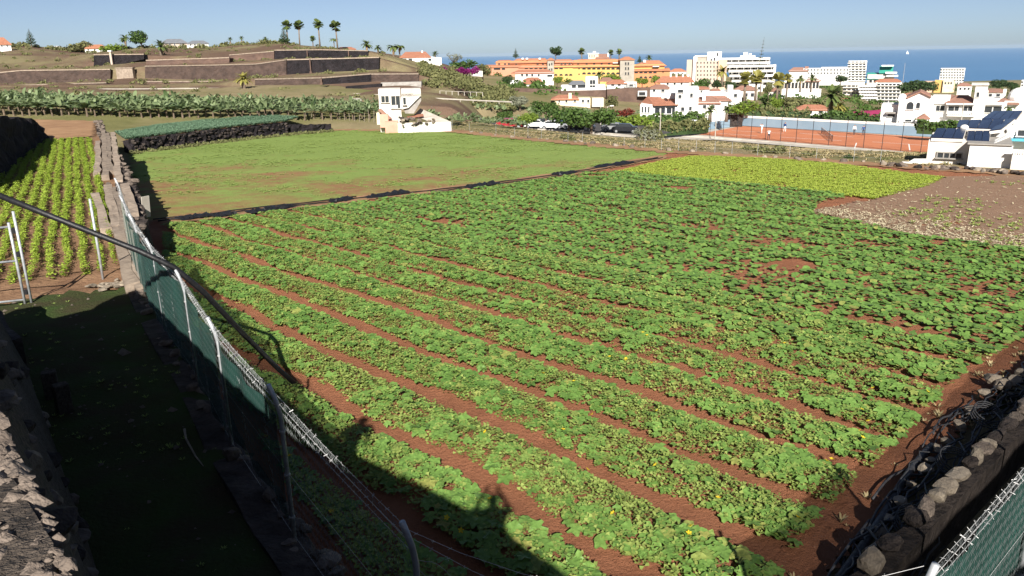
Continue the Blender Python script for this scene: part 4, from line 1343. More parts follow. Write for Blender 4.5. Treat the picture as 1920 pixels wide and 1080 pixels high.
for i in range(60):
    a0 = random.uniform(0, 9.5) if i > 22 else random.uniform(-0.2, 0.8)
    L = random.uniform(1.5, 4.5)
    o0 = random.uniform(-0.05, 0.7)
    P, ph = [], random.uniform(0, 6)
    z0 = random.uniform(-0.35, -0.05)
    for k in range(14):
        f = k / 13
        q = along(a0 + L * f, o0 + 0.16 * math.sin(ph + f * random.uniform(3, 6)) + 0.1 * f)
        P.append((q[0], q[1], z0 - 0.01 * (a0 + L * f) + 0.08 * math.sin(ph * 2 + f * 5)))
    o = MB().tube(P, random.choice([0.011, 0.014, 0.018]), 6).build('irrigation_hose', M[random.choice(['black_plastic', 'grey_hose', 'grey_hose'])], None, True)
    tag(o, 'thin black irrigation hose in the tangle along the ditch', 'hose', 'tangled hoses along the ditch')
for i in range(3):
    c = along(2.6 + 2.1 * i, 0.55)
    P = [(c[0] + 0.28 * math.cos(t) * (1 - t * 0.01), c[1] + 0.22 * math.sin(t), -0.1 + 0.006 * t + 0.1 * math.sin(t)) for t in np.arange(0, 25, 0.4)]
    o = MB().tube(P, 0.01, 5).build('hose_coil', M['grey_hose'], None, True)
    tag(o, ['loose coil of black hose at the near end of the ditch', 'coil of black hose half way along the ditch', 'coil of black hose at the far end of the ditch'][i], 'hose')
dp = [tuple(along(s, random.uniform(-0.35, 0.15))) for s in np.arange(0, 9, 0.4)]
tufts('ditch_grass', [(p[0] - .3, p[1] + .3) for p in EDGE[:7]] + [(p[0] + .4, p[1] - .4) for p in EDGE[:7]][::-1], 2400, (0.05, 0.16), M['dry_grass'], lambda x, y: fz(x, y) - 0.03, 'dry grass and weeds along the field side of the ditch', 'grass', thr=lambda x, y: 0.52 + 0 * x, nz=0.8)

# ------------------------------------------------------------------ track with black plastic between meadow and pumpkins
DV = [gnd(*p) for p in [(300, 417), (400, 408), (480, 396), (600, 384), (700, 371), (800, 361), (900, 349), (1000, 336), (1100, 321), (1180, 306), (1250, 294)]]
DIVP = [(p[0] - 0.5, p[1] + 0.7) for p in DV] + [(p[0] + 0.45, p[1] - 0.6) for p in DV][::-1]
sheet('field_track', DIVP, 0.3, M['bare_dirt'], lambda x, y: fz(x, y) + 0.05 + (vnoise(x, y, 0.8) - 0.5) * 0.08)
for j, off in enumerate((-0.38, 0.0, 0.34)):
    P = []
    for a, b in zip(*[((DV[:4], DV[1:5]), (DV[:-1], DV[1:]), (DV[5:-1], DV[6:]))[j]][0]):
        for k in range(4):
            q = a + (b - a) * k / 4
            P.append((q[0] + off + random.uniform(-.12, .12), q[1] - off + random.uniform(-.12, .12), q[2] + 0.1))
    o = MB().tube(P, 0.03, 6).build('drip_hose', M['black_plastic'], None, True)
    tag(o, ['black hose on the meadow side of the dirt track', 'black hose down the middle of the dirt track', 'black hose on the pumpkin side of the dirt track'][j], 'hose')
for (px, py, L, lb) in [(510, 395, 2.6, 'crumpled black plastic sheet on the track, third from the left'), (365, 410, 1.8, 'leftmost crumpled black plastic on the dirt track'), (725, 368, 3.0, 'long crumpled black plastic in the middle of the track'), (905, 350, 2.6, 'crumpled black plastic right of the middle of the track'),
                        (1150, 311, 4.5, 'large heap of black plastic at the right end of the track'), (420, 406, 1.2, 'small crumpled black plastic left on the track'), (1060, 327, 2.0, 'crumpled black plastic before the right end of the track'), (640, 378, 1.4, 'small black plastic scrap left of the middle of the track')]:
    c = gnd(px, py)
    mb = MB()
    nx, ny = 12, 5
    an = math.atan2(DV[-1][1] - DV[0][1], DV[-1][0] - DV[0][0])
    for j in range(ny + 1):
        for i in range(nx + 1):
            x, y = (i / nx - .5) * L, (j / ny - .5) * 1.0
            e = 1 if 0 < i < nx and 0 < j < ny else 0
            x, y = x * random.uniform(.8, 1), y * random.uniform(.6, 1)
            mb.v.append((x * math.cos(an) - y * math.sin(an), x * math.sin(an) + y * math.cos(an), 0.1 + e * random.uniform(0, 0.14)))
    for j in range(ny):
        for i in range(nx):
            mb.f.append((j * (nx + 1) + i, j * (nx + 1) + i + 1, (j + 1) * (nx + 1) + i + 1, (j + 1) * (nx + 1) + i))
    o = mb.build('plastic_sheet', M['black_plastic'])
    o.location = tuple(c)
    tag(o, lb, 'plastic sheet')
# ------------------------------------------------------------------ terraced hill on the left
HX = [-260, -120, 0, 40, 110, 160, 205, 222, 272, 330, 400, 480, 515, 540, 605, 650, 700, 714, 785, 840, 900]
def L_(pts):
    return np.interp(HX, [p[0] for p in pts], [p[1] for p in pts])
HL = [  # (Y, skyline rows of the hillside, from its foot to its back)
    (123.6, L_([(-260, 225), (900, 245)])),
    (124, L_([(-260, 204), (0, 206), (400, 212), (700, 215), (735, 200), (900, 202)])),
    (132, L_([(-260, 184), (0, 178), (400, 184), (700, 186), (900, 196)])),
    (148, L_([(-260, 168), (0, 168), (200, 167), (400, 170), (600, 172), (714, 170), (900, 178)])),
    (160, L_([(-260, 163), (0, 163), (272, 163), (480, 159), (605, 158), (700, 153), (785, 153), (900, 170)])),
    (160.6, L_([(-260, 160), (0, 160), (272, 160), (470, 158), (480, 149), (605, 147), (700, 139), (785, 140), (800, 152), (900, 168)])),
    (185, L_([(-260, 160), (0, 158), (205, 151), (222, 148), (272, 146), (400, 150), (540, 139), (714, 130), (785, 136), (900, 160)])),
    (185.6, L_([(-260, 140), (0, 137), (205, 131), (222, 131), (272, 125), (400, 123), (540, 113), (713, 109), (725, 128), (785, 134), (900, 158)])),
    (210, L_([(-260, 118), (0, 118), (160, 126), (205, 118), (272, 116), (400, 112), (515, 112), (712, 108), (725, 118), (785, 128), (900, 152)])),
    (210.6, L_([(-260, 117), (0, 117), (160, 124), (205, 105), (272, 104), (400, 110), (500, 108), (515, 95), (690, 96), (712, 102), (725, 116), (785, 126), (900, 150)])),
    (225, L_([(-260, 100), (0, 103), (110, 104), (205, 102), (272, 101), (330, 100), (480, 97), (515, 94), (690, 95.5), (714, 101), (785, 118), (840, 128), (900, 146)])),
    (262, L_([(-260, 84), (0, 90), (40, 86), (110, 93), (160, 97), (205, 94), (240, 90), (330, 91), (400, 88), (440, 83), (520, 81), (605, 88), (680, 95), (785, 108), (840, 122), (900, 143)])),
    (300, L_([(-260, 86), (0, 90), (60, 82), (110, 90), (160, 97), (240, 90), (400, 89), (480, 86), (605, 92), (700, 99), (785, 108), (840, 122), (900, 143)])),
    (380, L_([(-260, 110), (0, 110), (400, 112), (700, 115), (900, 150)])),
]
NS = 150
hxs = np.linspace(-260, 970, NS)
rowsY = []
for (Y0, r0), (Y1, r1) in zip(HL[:-1], HL[1:]):
    m = 1 if Y1 - Y0 < 2 else 5
    for i in range(m):
        f = i / m
        rowsY.append((Y0 + (Y1 - Y0) * f, np.interp(hxs, HX, r0) * (1 - f) + np.interp(hxs, HX, r1) * f, 0.25 if 0 < i else 0.05))
rowsY.append((HL[-1][0], np.interp(hxs, HX, HL[-1][1]), 0))
V = []
for Y, r, a in rowsY:
    for x, y in zip(hxs, r):
        p = at(x, y, Y)
        p[2] -= 9.0 * (max(0.0, x - 840) / 100.0) ** 1.5
        V.append((p[0], p[1], p[2] + a * (vnoise(p[0], p[1], 5.0) - 0.5) * 3))
w = NS
F = [(j * w + i, j * w + i + 1, (j + 1) * w + i + 1, (j + 1) * w + i) for j in range(len(rowsY) - 1) for i in range(w - 1)]
struct(link(bpy.data.objects.new('hillside', np_mesh('hillside', V, F, M['hill_earth'], False))))
def hill_z(px, Y):
    ys = [h[0] for h in HL]
    ry = np.interp(Y, ys, [np.interp(px, HX, h[1]) for h in HL])
    return at(px, ry, Y)
def hill_at(px, row):
    yy = np.linspace(126, 160, 80)
    rr = [np.interp(Y, [h[0] for h in HL], [np.interp(px, HX, h[1]) for h in HL]) for Y in yy]
    return at(px, row, yy[int(np.argmin(np.abs(np.array(rr) - row)))])
def px_wall(name, label, Y, base, top, depth, material, Y2=None, cap=True):
    """retaining wall: base and top edges as polylines over px, standing at distance Y (Y2 at its right end)"""
    xs = np.linspace(base[0][0], base[-1][0], max(8, int(abs(base[-1][0] - base[0][0]) / 5)))
    yb = np.interp(xs, [p[0] for p in base], [p[1] for p in base])
    yt = np.interp(xs, [p[0] for p in top], [p[1] for p in top])
    Y2 = Y if Y2 is None else Y2
    c = at((base[0][0] + base[-1][0]) / 2, base[0][1], Y)
    mb = MB()
    K = 6
    for i, (x, b, t) in enumerate(zip(xs, yb, yt)):
        Yi = Y + (Y2 - Y) * i / (len(xs) - 1)
        pb, pt_ = at(x, b, Yi), at(x, t, Yi)
        for k in range(K + 1):
            f = k / K
            z = pb[2] - 0.8 + (pt_[2] - pb[2] + 0.8) * f
            mb.v.append((pb[0] + (pt_[0] - pb[0]) * f, pb[1] - 0.35 * (1 - f) + random.uniform(-.07, .07), z))
        mb.v.append((pt_[0], pt_[1] + depth, pt_[2]))
        mb.v.append((pt_[0], pt_[1] + depth, pb[2] - 1))
    w = K + 3
    for i in range(len(xs) - 1):
        for k in range(w - 1):
            mb.f.append((i * w + k, (i + 1) * w + k, (i + 1) * w + k + 1, i * w + k + 1))
    mb.f += [tuple(range(w)), tuple((len(xs) - 1) * w + k for k in range(w))[::-1]]
    root = thing(name, label, 'wall', tuple(c))
    mb.build('wall_face', material, root, False, tuple(c))
    if cap:
        cb = MB()
        P = []
        for i, (x, t) in enumerate(zip(xs, yt)):
            Yi = Y + (Y2 - Y) * i / (len(xs) - 1)
            q = at(x, t, Yi)
            P.append(q)
        for i, q in enumerate(P):
            cb.v += [(q[0], q[1] - 0.12, q[2]), (q[0], q[1] - 0.12, q[2] + 0.22), (q[0], q[1] + 0.5, q[2] + 0.22), (q[0], q[1] + 0.5, q[2])]
        for i in range(len(P) - 1):
            for k in range(4):
                cb.f.append((i * 4 + k, (i + 1) * 4 + k, (i + 1) * 4 + (k + 1) % 4, i * 4 + (k + 1) % 4))
        cb.build('coping', M['slab_stone'], root, False, tuple(c))
    return root
TWL, LVW, BRW = M['terrace_wall'], M['lava_wall'], M['brown_wall']
px_wall('terrace_wall', 'brown retaining wall across the far left of the hillside', 184.4, [(-240, 161), (0, 159), (40, 157), (207, 151)], [(-240, 140), (0, 137), (40, 133), (207, 131)], 2, TWL)
px_wall('terrace_wall', 'long brown retaining wall in the middle of the hillside terraces', 184.4, [(272, 146), (400, 150), (537, 139)], [(272, 125), (400, 123), (480, 121), (537, 113)], 2, TWL)
px_wall('terrace_wall', 'big black retaining wall in the middle row of hillside terraces', 184.2, [(538, 139), (640, 134), (711, 129)], [(538, 113), (640, 110.5), (711, 108.5)], 2, LVW)
px_wall('terrace_wall', 'topmost black retaining wall below the tall palms', 209.6, [(515, 113), (600, 111), (690, 108.5)], [(515, 95), (600, 94), (690, 96)], 2, LVW)
px_wall('terrace_wall', 'pale brown upper retaining wall left of the topmost black wall', 209.4, [(430, 112), (514, 112)], [(430, 104), (514, 97)], 2, BRW)
px_wall('terrace_wall', 'low brown retaining wall in the lowest terrace row', 159.6, [(478, 159), (604, 158)], [(478, 150), (604, 147)], 2, TWL)
px_wall('terrace_wall', 'black retaining wall in the lowest terrace row, left of the white ruin', 159.4, [(604, 158.5), (696, 153)], [(604, 147), (696, 139.5)], 2, LVW)
px_wall('terrace_wall', 'dark brown retaining wall in the lowest terrace row, above the ruin', 159.6, [(696, 153), (785, 152)], [(696, 140), (785, 139.5)], 2, TWL)
px_wall('terrace_wall', 'short dark wall with a white pillar high on the left slope', 206, [(176, 119), (215, 117), (270, 105)], [(176, 103.5), (270, 102.5)], 2, LVW)
px_wall('terrace_wall', 'low brown step wall under the far left terrace wall', 172, [(-240, 169), (0, 168), (200, 161)], [(-240, 162.5), (0, 162), (200, 156)], 3, TWL)
px_wall('terrace_wall', 'low brown step wall above the long middle terrace wall', 198, [(274, 121), (430, 116)], [(274, 114), (430, 109)], 3, BRW)
px_wall('terrace_wall', 'low brown step wall below the long middle terrace wall', 171, [(275, 160), (476, 158)], [(275, 154), (476, 153)], 3, BRW)
px_wall('terrace_wall', 'dark stone bank at the foot of the hill above the banana plants', 152, [(550, 172), (613, 168)], [(550, 164), (613, 161)], 2, LVW, cap=False)
px_wall('terrace_wall', 'dark stone bank behind the ruin roof on the left', 152, [(648, 169), (714, 166)], [(648, 162), (714, 157)], 2, LVW, cap=False)
px_wall('terrace_wall', 'grey rubble wall directly above the ruin roof', 154, [(714, 168), (790, 166)], [(714, 155), (790, 153)], 2, M['concrete'], cap=False)
for (a, b, lb) in [((185, 168), (412, 166), 'pale concrete channel on the slope above the left banana plants'), ((582, 173), (712, 179), 'pale concrete channel left of the white ruin'), ((790, 184), (960, 192), 'pale concrete channel right of the white ruin'), ((825, 176), (905, 179), 'white railing of posts on the slope right of the ruin')]:
    mb = MB()
    N = 14
    pts = [hill_at(a[0] + (b[0] - a[0]) * i / N, a[1] + (b[1] - a[1]) * i / N) for i in range(N + 1)]
    pa, pb_ = pts[0], pts[-1]
    mb.tube([(p[0], p[1], p[2] + (0.05 if 'channel' in lb else 0.55)) for p in pts], 0.11 if 'channel' in lb else 0.035, 5)
    for p in pts[::2]:
        mb.box((p[0], p[1], p[2] + (-0.2 if 'channel' in lb else 0.2)), (0.09, 0.09, 0.3 if 'channel' in lb else 0.7))
    c = (pa + pb_) / 2
    o = mb.build('water_channel', M['pale_concrete'], None, False, tuple(c))
    o.location = tuple(c)
    tag(o, lb, 'channel')
o = MB().bb(-1.9, 1.9, 0, 1.2, -0.5, 2.2).build('concrete_tank', M['slab_stone'])
o.location = tuple(at(235, 147, 183.5))
MB().bb(-2.05, 2.05, -0.1, 1.3, 2.2, 2.4).build('rim', M['slab_stone'], o)
tag(o, 'pale concrete water tank between two brown terrace walls', 'tank')
p = at(210, 118, 205)
o = MB().box((0, 0, 1.2), (0.5, 0.5, 3.2)).build('pillar', M['beige_block'])
MB().box((0, 0, 2.9), (0.95, 0.95, 0.3)).build('cap', M['white_wall'], o)
o.location = tuple(p)
tag(o, 'white pillar against the dark wall on the left slope', 'pillar')
for i, (px, b, t, Yw) in enumerate([(578, 113, 97, 209.0), (655, 110, 97, 209.0), (584, 137, 113, 183.6), (604, 158, 148, 159.0)]):
    pb_, pt_ = at(px, b, Yw), at(px, t, Yw)
    o = MB().box((0, 0, (pt_[2] - pb_[2]) / 2), (0.25, 0.3, pt_[2] - pb_[2] + 0.5)).build('buttress', M['brown_wall'])
    o.location = (pb_[0], pb_[1] - 0.4, pb_[2])
    MB().box((0, -0.1, 0.1), (0.5, 0.5, 0.5)).build('footing', M['brown_wall'], o)
    tag(o, ['thin pale buttress on the left of the topmost black wall', 'thin pale buttress on the right of the topmost black wall', 'thin pale buttress on the big black middle wall', 'thin pale buttress at the left end of the lowest black wall'][i], 'buttress')

# ------------------------------------------------------------------ plants: templates
def crown_mesh(name, material, blobs, N, leaf, seed, flat=0.75):
    """leaf clumps spread through a volume of overlapping lobes, denser towards the shell"""
    r = np.random.default_rng(seed)
    per = np.array([b[3] * b[4] * b[5] for b in blobs]) ** 0.67
    per = (per / per.sum() * N).astype(int)
    P, Nn = [], []
    for b, m in zip(blobs, per):
        d = r.normal(0, 1, (m, 3))
        d /= np.linalg.norm(d, axis=1)[:, None]
        rad = r.uniform(0.45, 1.0, m) ** 0.5 * (0.8 + 0.35 * r.uniform(0, 1, m))
        P.append(np.array(b[:3]) + d * rad[:, None] * np.array(b[3:6]))
        Nn.append(d)
    P, Nn = np.concatenate(P), np.concatenate(Nn)
    n = len(P)
    a = r.normal(0, 1, (n, 3)) + Nn * 0.9
    a /= np.linalg.norm(a, axis=1)[:, None]
    t1 = np.cross(a, r.normal(0, 1, (n, 3)))
    t1 /= np.linalg.norm(t1, axis=1)[:, None]
    t2 = np.cross(a, t1)
    s = leaf * r.uniform(0.6, 1.4, n)[:, None]
    q = [P - t1 * s - t2 * s * 0.45, P + t1 * s * 0.2 - t2 * s * 0.7 + a * s * .15, P + t1 * s + t2 * s * 0.1, P - t1 * s * 0.1 + t2 * s * 0.7 + a * s * .15]
    V = np.stack(q, 1).reshape(-1, 3)
    F = np.arange(4 * n).reshape(-1, 4)
    return np_mesh(name, V, F, material)
def blobset(seed, n, rx, rz, h, br):
    r = random.Random(seed)
    out = []
    for i in range(n):
        a, q = r.uniform(0, 6.28), math.sqrt(r.random()) * 0.75
        k = r.uniform(0.75, 1.2) * br
        out.append((rx * q * math.cos(a), rx * q * math.sin(a), h + r.uniform(-0.6, 0.7) * rz, k, k, k * 0.8))
    return out
TREE_ME = {}
def tree_mesh(kind, material, seed):
    key = (kind, material, seed)
    if key in TREE_ME:
        return TREE_ME[key]
    r = random.Random(seed)
    if kind == 'round':
        bl = blobset(seed, 11, 1.0, 0.55, 1.25, 0.48)
        cr = crown_mesh('crown', M[material], bl, 1500, 0.085, seed)
        top, n = 0.75, 5
    elif kind == 'wide':
        bl = blobset(seed, 13, 1.25, 0.3, 1.05, 0.42)
        cr = crown_mesh('crown', M[material], bl, 1500, 0.08, seed)
        top, n = 0.7, 6
    elif kind == 'bush':
        bl = blobset(seed, 9, 1.0, 0.3, 0.5, 0.5)
        cr = crown_mesh('crown', M[material], bl, 900, 0.1, seed)
        top, n = 0.3, 4
    elif kind == 'sparse':
        bl = blobset(seed, 14, 1.0, 0.6, 1.1, 0.3)
        cr = crown_mesh('crown', M[material], bl, 420, 0.06, seed)
        top, n = 0.55, 9
    tk = MB().tube([(0, 0, -0.15), (r.uniform(-.05, .05), r.uniform(-.05, .05), top * 0.6), (r.uniform(-.08, .08), r.uniform(-.08, .08), top)], [0.09, 0.065, 0.05], 7)
    for i in range(n):
        a = 6.28 * i / n + r.uniform(-.3, .3)
        q = r.uniform(0.45, 0.85)
        tk.tube([(0, 0, top * 0.75), (q * 0.45 * math.cos(a), q * .45 * math.sin(a), top + 0.15), (q * math.cos(a), q * math.sin(a), top + r.uniform(0.3, 0.75))], [0.045, 0.03, 0.012], 5)
    TREE_ME[key] = (cr, tk.mesh('trunk', M['trunk']))
    return TREE_ME[key]
def tree(name, label, cat, loc, height, kind='round', material='tree_leaf', seed=0, wide=1.0, group=None, drop=0.2):
    cr, tk = tree_mesh(kind, material, seed % 4)
    root = thing(name, label, cat, (loc[0], loc[1], loc[2] - drop), random.uniform(0, 6.28), group)
    s = height / {'round': 2.15, 'wide': 1.6, 'bush': 1.1, 'sparse': 1.9}[kind]
    for nm, me in (('crown', cr), ('trunk', tk)):
        o = link(bpy.data.objects.new(nm, me), root)
        o.scale = (s * wide, s * wide, s)
    return root
def frond_tpl(n=9, droop=1.0, leafl=0.22, up=0.5):
    """one feather frond of unit length along +x with leaflets on both sides"""
    vs, fs = [], []
    pts = []
    for i in range(n + 1):
        f = i / n
        pts.append((f * (1 - 0.12 * droop * f), 0, up * f - droop * 0.85 * f * f))
    for i in range(n):
        p, q = pts[i], pts[i + 1]
        l = leafl * (0.35 + math.sin(math.pi * min(1, (i + 0.6) / n)) * 0.8)
        for s in (-1, 1):
            b = len(vs)
            vs += [p, q, (q[0] + l * 0.45, s * l, q[2] - l * 0.35), (p[0] + l * 0.55, s * l * 0.9, p[2] - l * 0.3)]
            fs.append((b, b + 1, b + 2) if s > 0 else (b + 1, b, b + 2))
            fs.append((b, b + 2, b + 3) if s > 0 else (b + 2, b, b + 3))
    return vs, fs
def palm_mesh(kind, seed, material='palm_leaf'):
    key = ('palm', kind, seed, material)
    if key in TREE_ME:
        return TREE_ME[key]
    r = np.random.default_rng(seed + 50)
    V, F = [], []
    def addf(tpl, N, els, ln):
        nonlocal V, F
        for i in range(N):
            tv = np.array(tpl[0]) * ln * r.uniform(0.85, 1.1)
            el = r.uniform(*els)
            az = 6.28 * i / N * 2.6 + r.uniform(0, 1)
            c, s = math.cos(el), math.sin(el)
            x, z = tv[:, 0] * c - tv[:, 2] * s, tv[:, 0] * s + tv[:, 2] * c
            a, b = math.cos(az), math.sin(az)
            W = np.stack([x * a - tv[:, 1] * b, x * b + tv[:, 1] * a, z], -1)
            base = sum(len(q) for q in V)
            V.append(W)
            F.append(np.array(tpl[1]) + base)
    if kind == 'date':
        addf(frond_tpl(9, 0.75, 0.13, 0.2), 46, (-0.35, 1.25), 1.0)
    elif kind == 'fan':
        # stiff fan leaves in a ball
        fan_v, fan_f = [(0, 0, 0)], []
        for i in range(7):
            a = -1.1 + 2.2 * i / 6
            fan_v.append((0.55 + 0.45 * math.cos(a), 0.5 * math.sin(a), 0.02 - 0.12 * abs(a)))
        for i in range(6):
            fan_f.append((0, i + 1, i + 2))
        addf((fan_v, fan_f), 34, (-0.9, 1.3), 1.0)
    else:
        addf(frond_tpl(8, 1.3, 0.2, 0.55), 15, (0.0, 0.9), 1.0)
    fr = np_mesh('fronds', np.concatenate(V), np.concatenate(F), M[material])
    V, F = [], []
    addf(frond_tpl(6, 0.6, 0.1, 0.0), 18, (-1.4, -0.8), 0.75)
    sk = np_mesh('dead_fronds', np.concatenate(V), np.concatenate(F), M['dry_frond'])
    TREE_ME[key] = (fr, sk)
    return TREE_ME[key]
def palm(label, base, top, crown, kind='date', trunk_r=0.25, skirt=True, material='palm_leaf', seed=0, group=None, name='palm_tree'):
    """base: ground point; top: crown centre height; crown: frond length"""
    fr, sk = palm_mesh(kind, seed % 3, material)
    root = thing(name, label, 'palm', tuple(base), 0, group)
    h = top - base[2]
    b = random.uniform(-0.04, 0.04) * h
    MB().tube([(0, 0, -0.6), (b * 0.3, 0, h * 0.4), (b, 0, h)], [trunk_r * 1.25, trunk_r, trunk_r * 0.9], 8).build('trunk', M['palm_trunk'], root, True)
    o = link(bpy.data.objects.new('fronds', fr), root)
    o.location = (b, 0, h)
    o.scale = (crown, crown, crown)
    o.rotation_euler = (0, 0, random.uniform(0, 6.28))
    if skirt:
        o = link(bpy.data.objects.new('dead_fronds', sk), root)
        o.location = (b, 0, h)
        o.scale = (crown, crown, crown)
    return root
def palm_px(label, px, py_base, py_crown, crown_px, Y, **kw):
    p, q = at(px, py_base, Y), at(px, py_crown, Y)
    return palm(label, p, q[2], crown_px * Y / FPX, **kw)

# ------------------------------------------------------------------ banana plants
def banana_mesh(seed):
    r = np.random.default_rng(seed + 5)
    V, F = [], []
    n = 8
    for i in range(15):
        L = r.uniform(0.9, 1.75)
        el = r.uniform(0.35, 1.45)
        az = i * 2.4 + r.uniform(-.3, .3)
        w = r.uniform(0.13, 0.2)
        pts = []
        for k in range(n + 1):
            f = k / n
            x = L * f * math.cos(el) + 0.25 * L * f * f * math.cos(el)
            z = L * f * math.sin(el) - 0.42 * L * f * f
            pts.append((x, z, w * math.sin(math.pi * min(1, 0.1 + f * 0.88)) ** 0.6))
        b = sum(len(q) for q in V)
        W = []
        for x, z, ww in pts:
            for s, dz in ((-1, -0.35), (0, 0), (1, -0.35)):
                y = s * ww
                W.append((x * math.cos(az) - y * math.sin(az), x * math.sin(az) + y * math.cos(az), 0.75 + z + dz * ww * 0.8 + r.uniform(-.03, .03) * abs(s)))
        V.append(np.array(W))
        q = []
        for k in range(n):
            for j in range(2):
                q.append((b + k * 3 + j, b + (k + 1) * 3 + j, b + (k + 1) * 3 + j + 1, b + k * 3 + j + 1))
        F.append(np.array(q))
    return np_mesh('leaves', np.concatenate(V), np.concatenate(F), M['banana_leaf'])
BAN = [banana_mesh(i) for i in range(5)]
STEM = MB().tube([(0, 0, -0.3), (0.02, 0, 0.6), (0, 0, 1.0)], [0.09, 0.07, 0.05], 7).mesh('stem', M['trunk'])
def banana(p, s, label, group, stem):
    root = thing('banana_plant', label, 'banana plant', tuple(p), random.uniform(0, 6.28), group)
    o = link(bpy.data.objects.new('leaves', random.choice(BAN)), root)
    o.scale = (s, s, s)
    if stem:
        o = link(bpy.data.objects.new('stem', STEM), root)
        o.scale = (s, s, s)
cnt = 0
for row in range(5):
    x = -35 + row * 9
    while x < 708:
        Y = np.interp(x, [0, 300, 700], [95, 98, 110]) + row * 3.4 + random.uniform(-0.6, 0.6)
        py = np.interp(x, [0, 150, 300, 500, 700], [216, 218, 221, 220, 222])
        p0 = at(x, py, np.interp(x, [0, 300, 700], [95, 98, 110]))
        X = at(x, py, Y)[0]
        z = p0[2] + row * 0.10
        s = random.uniform(0.9, 1.2) * np.interp(x, [0, 450, 700], [1.35, 1.18, 1.0])
        lb = ['banana plant in the front row of the plantation, its stem showing', 'banana plant in the second row of the plantation', 'banana plant in the third row of the plantation', 'banana plant in the fourth row of the plantation', 'banana plant in the rear row of the plantation below the hill'][row]
        banana((X, Y, z), s, lb, 'banana plants, row %d' % (row + 1), row < 2)
        cnt += 1
        x += random.uniform(12, 18)
for i in range(42):
    px = random.uniform(800, 985)
    Y = random.uniform(107, 121)
    P = at(px, 226, Y)
    banana((P[0], Y, hz(P[0], Y)), random.uniform(0.7, 1.0), 'banana plant in the small grove right of the white ruin', 'banana grove right of the ruin', False)

